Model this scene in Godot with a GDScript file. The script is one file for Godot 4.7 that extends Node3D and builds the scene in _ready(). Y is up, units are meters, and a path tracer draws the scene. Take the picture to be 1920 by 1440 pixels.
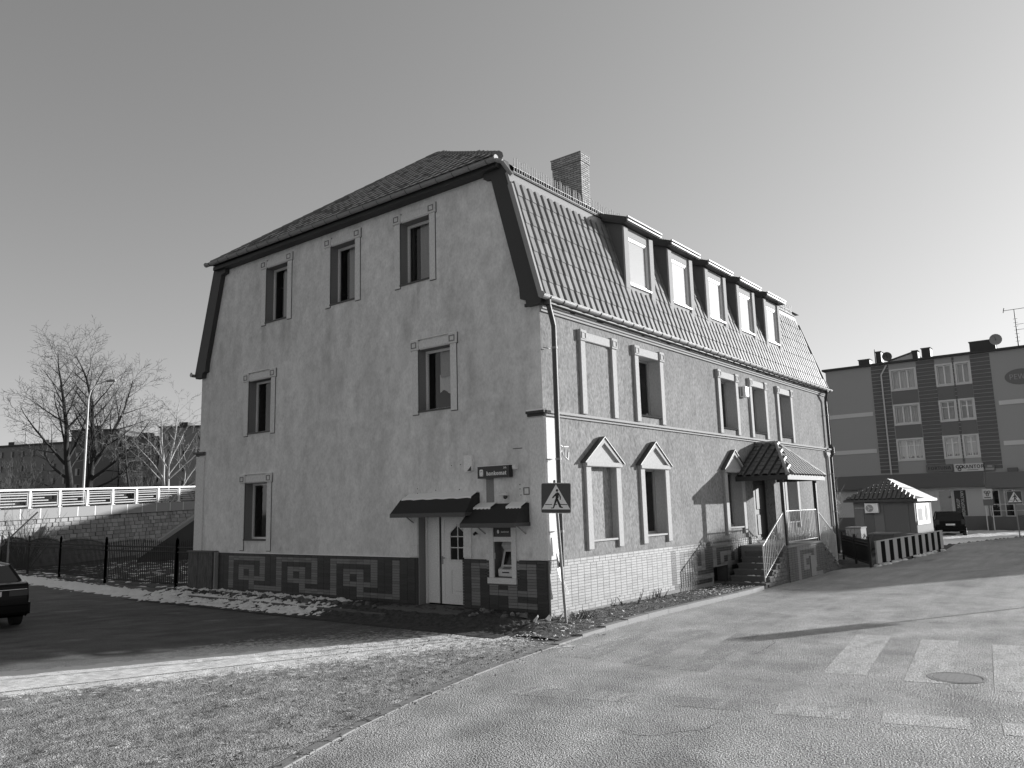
extends Node3D

# ---------------------------------------------------------------- mesh builder
class MB:
	var v := PackedVector3Array()
	var n := PackedVector3Array()
	var c := PackedColorArray()
	var T := Transform3D.IDENTITY
	var flip := false
	var col := Color(1, 1, 1)

	func _init(t := Transform3D.IDENTITY):
		T = t
		flip = t.basis.determinant() < 0.0

	func trin(a: Vector3, b: Vector3, d: Vector3, na: Vector3, nb: Vector3, nd: Vector3):
		v.append(a); n.append(na); c.append(col)
		v.append(d); n.append(nd); c.append(col)
		v.append(b); n.append(nb); c.append(col)

	func tri(a: Vector3, b: Vector3, d: Vector3):
		a = T * a; b = T * b; d = T * d
		var q := (b - a).cross(d - a)
		if q.length_squared() < 1e-16:
			return
		q = q.normalized()
		if flip:
			trin(a, d, b, -q, -q, -q)
		else:
			trin(a, b, d, q, q, q)

	func quad(a: Vector3, b: Vector3, d: Vector3, e: Vector3):
		tri(a, b, d); tri(a, d, e)

	func box(lo: Vector3, hi: Vector3):
		var x0 := lo.x; var y0 := lo.y; var z0 := lo.z
		var x1 := hi.x; var y1 := hi.y; var z1 := hi.z
		quad(Vector3(x0, y0, z1), Vector3(x1, y0, z1), Vector3(x1, y1, z1), Vector3(x0, y1, z1))
		quad(Vector3(x1, y0, z0), Vector3(x0, y0, z0), Vector3(x0, y1, z0), Vector3(x1, y1, z0))
		quad(Vector3(x1, y0, z1), Vector3(x1, y0, z0), Vector3(x1, y1, z0), Vector3(x1, y1, z1))
		quad(Vector3(x0, y0, z0), Vector3(x0, y0, z1), Vector3(x0, y1, z1), Vector3(x0, y1, z0))
		quad(Vector3(x0, y1, z1), Vector3(x1, y1, z1), Vector3(x1, y1, z0), Vector3(x0, y1, z0))
		quad(Vector3(x0, y0, z0), Vector3(x1, y0, z0), Vector3(x1, y0, z1), Vector3(x0, y0, z1))

	# a box whose +z face is bevelled by k (used for tiles, stones, trims)
	func bev(lo: Vector3, hi: Vector3, k: float):
		var x0 := lo.x; var y0 := lo.y; var z0 := lo.z
		var x1 := hi.x; var y1 := hi.y; var z1 := hi.z
		var zb := z1 - k
		var a := Vector3(x0, y0, zb); var b := Vector3(x1, y0, zb); var d := Vector3(x1, y1, zb); var e := Vector3(x0, y1, zb)
		var a2 := Vector3(x0 + k, y0 + k, z1); var b2 := Vector3(x1 - k, y0 + k, z1); var d2 := Vector3(x1 - k, y1 - k, z1); var e2 := Vector3(x0 + k, y1 - k, z1)
		quad(a2, b2, d2, e2)
		quad(a, b, b2, a2); quad(b, d, d2, b2); quad(d, e, e2, d2); quad(e, a, a2, e2)
		var f := Vector3(x0, y0, z0); var g := Vector3(x1, y0, z0); var h := Vector3(x1, y1, z0); var i := Vector3(x0, y1, z0)
		quad(f, g, b, a); quad(g, h, d, b); quad(h, i, e, d); quad(i, f, a, e)

	# polygon in the xy plane (counterclockwise), extruded from z0 to z1
	func prism(poly: PackedVector2Array, z0: float, z1: float):
		if Geometry2D.is_polygon_clockwise(poly):
			pass
		var idx := Geometry2D.triangulate_polygon(poly)
		var area := 0.0
		for i in poly.size():
			var p := poly[i]; var q := poly[(i + 1) % poly.size()]
			area += p.x * q.y - q.x * p.y
		var pp := poly.duplicate()
		if area < 0.0:
			pp.reverse()
			idx = Geometry2D.triangulate_polygon(pp)
		for i in range(0, idx.size(), 3):
			var a := pp[idx[i]]; var b := pp[idx[i + 1]]; var d := pp[idx[i + 2]]
			if (b - a).cross(d - a) < 0.0:
				var t := b; b = d; d = t
			tri(Vector3(a.x, a.y, z1), Vector3(b.x, b.y, z1), Vector3(d.x, d.y, z1))
			tri(Vector3(a.x, a.y, z0), Vector3(d.x, d.y, z0), Vector3(b.x, b.y, z0))
		for i in pp.size():
			var a := pp[i]; var b := pp[(i + 1) % pp.size()]
			quad(Vector3(a.x, a.y, z0), Vector3(b.x, b.y, z0), Vector3(b.x, b.y, z1), Vector3(a.x, a.y, z1))

	func cyl(a: Vector3, b: Vector3, r0: float, r1: float, seg := 8, caps := true):
		a = T * a; b = T * b
		var ax := b - a
		if ax.length() < 1e-6:
			return
		ax = ax.normalized()
		var u := ax.cross(Vector3.UP if absf(ax.y) < 0.9 else Vector3.RIGHT).normalized()
		var w := ax.cross(u)
		for i in seg:
			var t0 := TAU * i / seg
			var t1 := TAU * (i + 1) / seg
			var d0 := u * cos(t0) + w * sin(t0)
			var d1 := u * cos(t1) + w * sin(t1)
			trin(a + d0 * r0, a + d1 * r0, b + d1 * r1, d0, d1, d1)
			trin(a + d0 * r0, b + d1 * r1, b + d0 * r1, d0, d1, d0)
			if caps:
				trin(a, a + d1 * r0, a + d0 * r0, -ax, -ax, -ax)
				trin(b, b + d0 * r1, b + d1 * r1, ax, ax, ax)

	func tube(pts: Array, r: float, seg := 6):
		for i in pts.size() - 1:
			cyl(pts[i], pts[i + 1], r, r, seg, true)

	func ball(o: Vector3, r: Vector3, seg := 8, rings := 5):
		for j in rings:
			for i in seg:
				var q := []
				for k in [[i, j], [i + 1, j], [i + 1, j + 1], [i, j + 1]]:
					var th: float = TAU * k[0] / seg
					var ph: float = PI * k[1] / rings
					q.append(Vector3(sin(ph) * cos(th), cos(ph), sin(ph) * sin(th)))
				var w := []
				var nn := []
				for k in q:
					w.append(T * (o + k * r)); nn.append((T.basis * (k / r)).normalized())
				if j > 0:
					trin(w[0], w[1], w[2], nn[0], nn[1], nn[2])
				trin(w[0], w[2], w[3], nn[0], nn[2], nn[3])

	func mesh() -> ArrayMesh:
		var a := []
		a.resize(Mesh.ARRAY_MAX)
		a[Mesh.ARRAY_VERTEX] = v
		a[Mesh.ARRAY_NORMAL] = n
		a[Mesh.ARRAY_COLOR] = c
		var m := ArrayMesh.new()
		m.add_surface_from_arrays(Mesh.PRIMITIVE_TRIANGLES, a)
		return m

# ---------------------------------------------------------------- scene helpers
var M := {}
var used := {}
var rng := RandomNumberGenerator.new()
var nz := FastNoiseLite.new()
const SUN := Vector3(0.862, 0.1908, 0.469)
const EXPO := 1.5
var TG := Transform3D(Basis(Vector3(0, 0, 1), Vector3(0, 1, 0), Vector3(-1, 0, 0)), Vector3.ZERO)

func numbered(called: String) -> String:
	var k: int = used.get(called, 0)
	used[called] = k + 1
	return called if k == 0 else "%s_%03d" % [called, k]

func thing(called: String, label: String, category: String, at := Vector3.ZERO, turn := 0.0, group := "") -> Node3D:
	var o := Node3D.new()
	o.name = numbered(called)
	add_child(o)
	o.position = at
	o.rotation.y = turn
	tag(o, label, category, group)
	return o

func tag(o: Node, label: String, category: String, group := "", kind := ""):
	if label: o.set_meta("label", label)
	if category: o.set_meta("category", category)
	if group: o.set_meta("group", group)
	if kind: o.set_meta("kind", kind)

func part(called: String, parent: Node) -> Node3D:
	var o := Node3D.new()
	o.name = called
	parent.add_child(o, true)
	return o

func mi(called: String, mesh: Mesh, m: Material, parent: Node) -> MeshInstance3D:
	var o := MeshInstance3D.new()
	o.name = numbered(called) if parent == self else called
	o.mesh = mesh
	o.material_override = m
	o.cast_shadow = GeometryInstance3D.SHADOW_CASTING_SETTING_ON
	parent.add_child(o, true)
	return o

func obj(called: String, b: MB, m: Material, parent: Node) -> MeshInstance3D:
	return mi(called, b.mesh(), m, parent)

func struct(called: String, b: MB, m: Material) -> MeshInstance3D:
	var o := obj(called, b, m, self)
	o.set_meta("kind", "structure")
	return o

func bxp(called: String, parent: Node, T: Transform3D, lo: Vector3, hi: Vector3, m: Material) -> MeshInstance3D:
	var b := MB.new(T)
	b.box(lo, hi)
	return obj(called, b, m, parent)

func text(called: String, s: String, size: float, T: Transform3D, m: Material, parent: Node, depth := 0.006, bold := false) -> MeshInstance3D:
	var t := TextMesh.new()
	var f := SystemFont.new()
	f.font_names = PackedStringArray(["Droid Sans"])
	if bold: f.font_weight = 700
	t.font = f
	t.text = s
	t.font_size = 32
	t.pixel_size = size / 32.0
	t.depth = depth
	t.curve_step = 2.0
	var o := mi(called, t, m, parent)
	o.transform = T
	return o

# ---------------------------------------------------------------- materials
func nbytes(sd: int, freq: float, size: int, oct := 4, kind := FastNoiseLite.TYPE_SIMPLEX_SMOOTH) -> PackedByteArray:
	var f := FastNoiseLite.new()
	f.seed = sd
	f.noise_type = kind
	f.frequency = freq
	f.fractal_octaves = oct
	var im := f.get_seamless_image(size, size, false, false, 0.12, true)
	im.convert(Image.FORMAT_L8)
	return im.get_data()

func s8(lin: float) -> int:
	lin = clampf(lin, 0.0, 1.0)
	var s := 12.92 * lin if lin < 0.0031308 else 1.055 * pow(lin, 1.0 / 2.4) - 0.055
	return int(clampf(s * 255.0, 0, 255))

# layers: [bytes, weight]; the value is base * (1 + sum weight * (n - 0.5))
func ctex(size: int, base: float, layers: Array) -> ImageTexture:
	var lut := PackedByteArray()
	lut.resize(1024)
	for i in 1024:
		lut[i] = s8(i / 1023.0)
	var out := PackedByteArray()
	out.resize(size * size * 3)
	for i in size * size:
		var k := 0.0
		for l in layers:
			k += l[1] * (l[0][i] / 255.0 - 0.5)
		var b := lut[int(clampf(base * (1.0 + k), 0.0, 1.0) * 1023.0)]
		out[i * 3] = b; out[i * 3 + 1] = b; out[i * 3 + 2] = b
	return ImageTexture.create_from_image(Image.create_from_data(size, size, false, Image.FORMAT_RGB8, out))

func ntex(size: int, layers: Array, strength: float) -> ImageTexture:
	var out := PackedByteArray()
	out.resize(size * size * 4)
	for i in size * size:
		var k := 0.5
		for l in layers:
			k += l[1] * (l[0][i] / 255.0 - 0.5)
		var b := int(clampf(k, 0, 1) * 255.0)
		out[i * 4] = b; out[i * 4 + 1] = b; out[i * 4 + 2] = b; out[i * 4 + 3] = 255
	var im := Image.create_from_data(size, size, false, Image.FORMAT_RGBA8, out)
	im.bump_map_to_normal_map(strength)
	return ImageTexture.create_from_image(im)

func lin(g: float) -> Color:
	return Color(g, g, g).linear_to_srgb()

func mat(called: String, g: float, rough: float, o := {}) -> StandardMaterial3D:
	var m := StandardMaterial3D.new()
	m.albedo_color = lin(g)
	m.roughness = rough
	m.metallic = o.get("metal", 0.0)
	m.metallic_specular = o.get("spec", 0.5)
	if o.has("tex"):
		m.albedo_texture = o.tex
	if o.has("norm"):
		m.normal_enabled = true
		m.normal_texture = o.norm
		m.normal_scale = o.get("ns", 1.0)
	if o.has("tex") or o.has("norm"):
		m.uv1_triplanar = true
		m.uv1_world_triplanar = true
		m.uv1_scale = o.get("scale", Vector3.ONE)
	m.vertex_color_use_as_albedo = o.get("vc", false)
	m.cull_mode = BaseMaterial3D.CULL_DISABLED
	M[called] = m
	return m

func make_materials():
	var fine := nbytes(11, 0.16, 1024, 3)
	var grit := nbytes(12, 0.32, 1024, 2)
	var mid := nbytes(13, 0.035, 1024, 4)
	var coarse := nbytes(14, 0.009, 1024, 4)
	var streak := nbytes(15, 0.024, 1024, 4)
	var cell := nbytes(16, 0.05, 1024, 2, FastNoiseLite.TYPE_CELLULAR)
	var t_asph := ctex(1024, 0.66, [[grit, 1.5], [fine, 1.2], [mid, 0.25], [coarse, 0.1]])
	var n_asph := ntex(1024, [[grit, 0.5], [fine, 0.5]], 7.0)
	var t_frost := ctex(1024, 0.72, [[grit, 1.0], [fine, 1.0], [mid, 0.35], [coarse, 0.1]])
	var n_frost := ntex(1024, [[grit, 0.35], [fine, 0.7], [mid, 0.4]], 9.0)
	var t_plf := ctex(1024, 0.70, [[streak, 0.55], [fine, 0.35], [mid, 0.5], [coarse, 0.3]])
	var n_plf := ntex(1024, [[streak, 0.6], [fine, 0.3]], 4.0)
	var t_plg := ctex(1024, 0.78, [[fine, 0.16], [mid, 0.22], [coarse, 0.20], [streak, 0.10]])
	var n_plg := ntex(1024, [[fine, 0.5], [mid, 0.4]], 2.0)
	var t_grain := ctex(1024, 0.82, [[fine, 0.25], [mid, 0.3], [grit, 0.15]])
	var n_grain := ntex(1024, [[fine, 0.5], [mid, 0.4]], 3.0)
	var t_wood := ctex(1024, 0.7, [[streak, 1.1], [fine, 0.4], [coarse, 0.7]])
	var t_snow := ctex(1024, 0.9, [[fine, 0.1], [mid, 0.16]])
	var t_patch := ctex(1024, 0.5, [[mid, 1.6], [fine, 0.9], [coarse, 1.4]])
	var t_dirt := ctex(1024, 0.62, [[cell, 0.7], [fine, 0.7], [mid, 0.8]])
	var G := {"tex": t_grain, "norm": n_grain, "scale": Vector3.ONE * 0.6, "ns": 0.35}
	var g := func(called: String, lv: float, rough: float, extra := {}):
		var o := G.duplicate()
		o.merge(extra, true)
		mat(called, lv / 0.82, rough, o)
	mat("road", 0.74, 0.52, {"tex": t_asph, "norm": n_asph, "ns": 0.7, "scale": Vector3.ONE * 0.145, "vc": true, "spec": 0.5})
	mat("forecourt", 0.95, 0.75, {"tex": t_frost, "norm": n_frost, "ns": 0.7, "scale": Vector3.ONE * 0.17, "vc": true, "spec": 0.35})
	mat("ground", 0.14, 0.9, {"tex": t_patch, "norm": n_frost, "ns": 0.6, "scale": Vector3.ONE * 0.16})
	mat("paint", 1.0, 0.6, {"tex": t_asph, "norm": n_asph, "ns": 0.5, "scale": Vector3.ONE * 0.145, "vc": true})
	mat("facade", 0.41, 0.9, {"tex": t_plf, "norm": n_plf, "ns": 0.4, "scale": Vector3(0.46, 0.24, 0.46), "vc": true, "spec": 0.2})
	mat("gable", 1.0, 0.92, {"tex": t_plg, "norm": n_plg, "ns": 0.7, "scale": Vector3(0.34, 0.22, 0.34), "vc": true, "spec": 0.2})  # same paint as the facade, made paler to lift this shaded wall
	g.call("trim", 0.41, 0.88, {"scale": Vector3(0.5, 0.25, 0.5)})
	g.call("trim_gable", 0.66, 0.88, {"scale": Vector3(0.5, 0.25, 0.5)})  # facade trim colour, paled for the shaded gable
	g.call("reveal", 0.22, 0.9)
	g.call("tile_light", 0.30, 0.6)
	g.call("tile_light_b", 0.25, 0.6)
	g.call("tile_mid", 0.19, 0.5)
	g.call("tile_mid_b", 0.145, 0.5)
	g.call("tile_dark", 0.03, 0.45)
	g.call("tile_dark_b", 0.04, 0.45)
	g.call("mortar", 0.13, 0.95)
	g.call("concrete", 0.26, 0.92)
	g.call("concrete_dark", 0.12, 0.92)
	g.call("roof", 0.20, 0.54, {"spec": 0.45, "ns": 0.10})
	g.call("roof_b", 0.165, 0.57, {"spec": 0.45, "ns": 0.10})
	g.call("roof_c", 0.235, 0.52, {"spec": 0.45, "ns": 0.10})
	g.call("zinc", 0.26, 0.45, {"spec": 0.6})
	g.call("sill_dark", 0.05, 0.95, {"spec": 0.1})
	g.call("slat", 0.34, 0.6)
	g.call("mortar_light", 0.22, 0.95)
	g.call("mortar_dark", 0.05, 0.95)
	g.call("dormer_trim", 0.33, 0.88)
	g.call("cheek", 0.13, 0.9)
	g.call("zinc_light", 0.36, 0.5)
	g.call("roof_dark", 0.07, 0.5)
	g.call("frost_film", 0.62, 0.9)
	g.call("dormer_blind", 0.80, 0.8)
	g.call("dormer_sky_tone", 0.55, 0.8)
	g.call("board", 0.035, 0.6)
	g.call("pipe", 0.06, 0.5)
	g.call("brick", 0.38, 0.85)
	g.call("brick_b", 0.32, 0.85)
	g.call("brick_c", 0.45, 0.85)
	g.call("stone", 0.28, 0.92)
	g.call("stone_b", 0.23, 0.92)
	g.call("stone_c", 0.33, 0.92)
	g.call("awning", 0.022, 0.85)
	g.call("pvc", 0.72, 0.4)
	g.call("white", 0.75, 0.45)
	g.call("light_metal", 0.62, 0.4)
	g.call("grey_metal", 0.25, 0.5)
	g.call("sign_dark", 0.02, 0.35)
	g.call("sign_blue", 0.05, 0.35)
	g.call("iron", 0.018, 0.6)
	g.call("black", 0.008, 0.5)
	g.call("interior", 0.05, 0.95)
	g.call("blind", 0.42, 0.85)
	g.call("curtain", 0.78, 0.9)
	g.call("bark", 0.035, 0.95)
	g.call("twig", 0.09, 0.95)
	g.call("birch", 0.46, 0.85)
	g.call("birch_twig", 0.22, 0.9)
	g.call("shrub", 0.10, 0.95)
	g.call("block_wall", 0.36, 0.92)
	g.call("block_dark", 0.17, 0.9)
	g.call("block_light", 0.62, 0.9)
	g.call("siding", 0.125, 0.8)
	g.call("siding_gap", 0.42, 0.8)
	g.call("far_wall", 0.24, 0.95)
	g.call("far_wall_b", 0.13, 0.95)
	g.call("far_wall_c", 0.25, 0.95)
	g.call("poster", 0.5, 0.4)
	g.call("poster_dark", 0.03, 0.5)
	g.call("stripe_light", 0.42, 0.7)
	g.call("stripe_dark", 0.010, 0.95, {"spec": 0.1})
	g.call("kiosk", 0.15, 0.8)
	g.call("kiosk_b", 0.11, 0.8)
	g.call("rubber", 0.015, 0.9)
	g.call("stain", 0.22, 0.92)
	mat("kerb", 0.30, 0.85, {"tex": t_grain, "norm": n_grain, "ns": 0.5, "scale": Vector3.ONE * 0.8})
	mat("wood", 0.13, 0.9, {"tex": t_wood, "norm": n_grain, "ns": 0.6, "scale": Vector3(1.6, 0.16, 1.6)})
	mat("snow", 0.92, 0.9, {"tex": t_snow, "norm": n_frost, "ns": 0.25, "scale": Vector3.ONE * 0.8, "spec": 0.2})
	mat("soil", 0.24, 0.95, {"tex": t_dirt, "norm": n_frost, "ns": 0.9, "scale": Vector3.ONE * 0.9, "vc": true})
	mat("litter", 0.2, 0.9)
	mat("car_paint", 0.005, 0.16, {"spec": 0.25})
	mat("chrome", 0.6, 0.2, {"metal": 1.0})
	mat("lamp_red", 0.03, 0.15)
	var gl := mat("glass", 0.02, 0.03, {"spec": 0.6})
	gl.transparency = BaseMaterial3D.TRANSPARENCY_ALPHA
	gl.albedo_color = Color(0.05, 0.05, 0.05, 0.22)
	var dg := mat("glass_dark", 0.012, 0.04, {"spec": 0.6})
	dg.metallic_specular = 0.6

# ---------------------------------------------------------------- light, sky, camera
func sky_light(d: Vector3) -> float:
	var el := rad_to_deg(asin(clampf(d.y, -1, 1)))
	var ga := rad_to_deg(acos(clampf(d.dot(SUN.normalized()), -1, 1)))
	var e := maxf(el, 0.0)
	var ray := 1.0 + 0.6 * pow(cos(deg_to_rad(ga)), 2.0)
	return (0.085 + 0.25 * exp(-e / 30.0) + 0.36 * exp(-e / 10.0)) * ray + 0.74 * exp(-ga / 36.0) + 4.0 * exp(-ga / 6.5)

func set_light():
	var cam := Camera3D.new()
	cam.name = "camera"
	add_child(cam)
	cam.transform = Transform3D(Basis(Vector3(0.61783345, -0.02652128, 0.7858616), Vector3(-0.10527114, 0.98764378, 0.11609374), -Vector3(0.77923027, 0.15445514, -0.60740744)).orthonormalized(), Vector3(-14.509, 2.6, 10.435))
	cam.fov = 52.17
	cam.near = 0.1
	cam.far = 1500.0
	cam.current = true
	var im := Image.create(768, 384, false, Image.FORMAT_RGBF)
	for y in 384:
		var th := PI * (y + 0.5) / 384.0
		for x in 768:
			var ph := TAU * (x + 0.5) / 768.0
			var d := Vector3(sin(th) * sin(ph), cos(th), -sin(th) * cos(ph))
			var l := sky_light(d) / EXPO
			if d.y < 0.0:
				l = lerpf(l, 0.12, clampf(-d.y * 6.0, 0, 1))
			im.set_pixel(x, y, Color(l, l, l))
	var sm := PanoramaSkyMaterial.new()
	sm.panorama = ImageTexture.create_from_image(im)
	var sk := Sky.new()
	sk.sky_material = sm
	var env := Environment.new()
	env.background_mode = Environment.BG_SKY
	env.sky = sk
	env.tonemap_mode = Environment.TONE_MAPPER_LINEAR
	env.tonemap_exposure = EXPO
	env.sdfgi_enabled = true
	env.ssao_enabled = true
	env.ssil_enabled = true
	var we := WorldEnvironment.new()
	we.name = "world_environment"
	we.environment = env
	add_child(we)
	var sun := DirectionalLight3D.new()
	sun.name = "sun"
	add_child(sun)
	sun.light_energy = 1.6
	sun.light_angular_distance = 0.53
	sun.light_color = Color(1, 1, 1)
	sun.shadow_enabled = true
	sun.look_at_from_position(SUN * 100.0, Vector3.ZERO, Vector3.UP)

# ---------------------------------------------------------------- terrain
func n2(x: float, z: float, f := 1.0) -> float:
	return nz.get_noise_2d(x * f * 100.0, z * f * 100.0)

var KERB := [Vector2(-40, 16), Vector2(-14, 5.2), Vector2(-9.23, 3.22), Vector2(-7.46, 2.6), Vector2(-5.13, 2.04), Vector2(-3.61, 1.78), Vector2(-0.6, 1.48), Vector2(2.3, 1.42), Vector2(8.4, 1.66), Vector2(8.9, 1.5), Vector2(16.4, 1.5), Vector2(17.7, 2.55), Vector2(28, 3.05), Vector2(34, 2.6), Vector2(43, 5.0), Vector2(52, 6.2), Vector2(80, 6.2)]

func zk(x: float) -> float:
	for i in KERB.size() - 1:
		var a: Vector2 = KERB[i]
		var b: Vector2 = KERB[i + 1]
		if x <= b.x:
			return lerpf(a.y, b.y, clampf((x - a.x) / (b.x - a.x), 0, 1))
	return 6.2

func span(a: float, b: float, step: float) -> Array:
	var k := maxi(1, int(ceil(absf(b - a) / step)))
	var out := []
	for i in k:
		out.append(lerpf(a, b, float(i) / k))
	return out

# indexed height field; pos gives a point for (i, j), colour a tint, keep says whether a point belongs to it
func hfield(nx: int, ny: int, pos: Callable, colour: Callable, keep: Variant = null) -> ArrayMesh:
	var v := PackedVector3Array()
	var c := PackedColorArray()
	var n := PackedVector3Array()
	var k := PackedByteArray()
	v.resize(nx * ny); c.resize(nx * ny); n.resize(nx * ny); k.resize(nx * ny)
	for j in ny:
		for i in nx:
			var p: Vector3 = pos.call(i, j)
			v[j * nx + i] = p
			c[j * nx + i] = colour.call(p)
			k[j * nx + i] = 1 if (keep == null or keep.call(p, i, j)) else 0
	for j in ny:
		for i in nx:
			var du := v[j * nx + mini(i + 1, nx - 1)] - v[j * nx + maxi(i - 1, 0)]
			var dv := v[mini(j + 1, ny - 1) * nx + i] - v[maxi(j - 1, 0) * nx + i]
			var q := du.cross(dv)
			if q.y < 0.0: q = -q
			n[j * nx + i] = q.normalized() if q.length_squared() > 1e-14 else Vector3.UP
	var id := PackedInt32Array()
	for j in ny - 1:
		for i in nx - 1:
			var a := j * nx + i
			if k[a] + k[a + 1] + k[a + nx] + k[a + nx + 1] == 0:
				continue
			var up := (v[a + 1] - v[a]).cross(v[a + nx] - v[a]).y > 0.0
			if up:
				id.append_array([a, a + nx, a + 1, a + 1, a + nx, a + nx + 1])
			else:
				id.append_array([a, a + 1, a + nx, a + 1, a + nx + 1, a + nx])
	var arr := []
	arr.resize(Mesh.ARRAY_MAX)
	arr[Mesh.ARRAY_VERTEX] = v
	arr[Mesh.ARRAY_NORMAL] = n
	arr[Mesh.ARRAY_COLOR] = c
	arr[Mesh.ARRAY_INDEX] = id
	var m := ArrayMesh.new()
	m.add_surface_from_arrays(Mesh.PRIMITIVE_TRIANGLES, arr)
	return m

func g1(v: float) -> Color:
	v = clampf(v, 0.0, 1.0)
	return Color(v, v, v)

func road_tint(p: Vector3) -> Color:
	var t := 0.74 + 0.20 * n2(p.x, p.z, 0.006) + 0.10 * n2(p.x + 40, p.z, 0.03)
	# pale dry wheel tracks that swing round the corner, dark damp ones beside them
	var r := Vector2(p.x + 4.0, p.z - 16.0).length() + 0.35 * n2(p.x, p.z, 0.01)
	for k in [[9.4, 0.35, 0.14], [11.2, 0.22, 0.26], [12.7, 0.22, 0.2], [10.2, 0.5, -0.12], [14.1, 0.2, 0.2], [12.0, 0.4, -0.1]]:
		t += k[2] * exp(-pow((r - k[0]) / k[1], 2.0)) * (0.6 + 0.5 * n2(p.x, p.z, 0.05))
	# streaks drawn out along the traffic, and dull patches
	t += 0.12 * n2(p.x * 0.06, p.z * 1.1 + 0.04 * p.x, 0.03) * smoothstep(-2.0, 4.0, p.x)
	t -= 0.16 * smoothstep(0.25, 0.55, n2(p.x + 70.0, p.z * 1.4, 0.0035))
	t += 0.10 * smoothstep(0.2, 0.6, n2(p.x - 33.0, p.z, 0.01))
	var q := p.z - 0.03 * p.x + 0.2 * n2(p.x, p.z, 0.008)
	for k in [[4.3, 0.4, 0.07], [6.0, 0.35, -0.06], [7.6, 0.4, 0.08]]:
		t += k[2] * exp(-pow((q - k[0]) / k[1], 2.0)) * smoothstep(2.0, 8.0, p.x)
	return g1(t)

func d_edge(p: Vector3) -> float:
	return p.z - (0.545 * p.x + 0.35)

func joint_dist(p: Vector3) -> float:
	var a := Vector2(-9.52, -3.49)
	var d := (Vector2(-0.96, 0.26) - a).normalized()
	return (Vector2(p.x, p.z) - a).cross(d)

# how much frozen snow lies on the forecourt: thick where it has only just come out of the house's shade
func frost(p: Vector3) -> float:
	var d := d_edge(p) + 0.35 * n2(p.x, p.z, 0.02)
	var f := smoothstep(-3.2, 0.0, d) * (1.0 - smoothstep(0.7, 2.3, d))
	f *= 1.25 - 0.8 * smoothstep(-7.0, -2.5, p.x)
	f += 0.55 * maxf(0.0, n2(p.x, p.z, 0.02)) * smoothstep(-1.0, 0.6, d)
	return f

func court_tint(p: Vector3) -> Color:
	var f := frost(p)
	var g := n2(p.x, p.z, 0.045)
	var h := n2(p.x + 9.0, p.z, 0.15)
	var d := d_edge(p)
	var shade_base := lerpf(0.19, 0.43, smoothstep(-1.0, 0.5, d))  # base tone drops past the house shadow edge; shade put into the colour
	shade_base *= 1.0 + 0.35 * n2(p.x * 0.5, p.z * 1.5, 0.012)
	var t := shade_base * (1.0 + 0.2 * g) + 0.07 * h
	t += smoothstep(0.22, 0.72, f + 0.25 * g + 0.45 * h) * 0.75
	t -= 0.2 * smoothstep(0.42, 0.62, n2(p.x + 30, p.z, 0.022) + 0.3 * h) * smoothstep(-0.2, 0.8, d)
	return g1(t)

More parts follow.
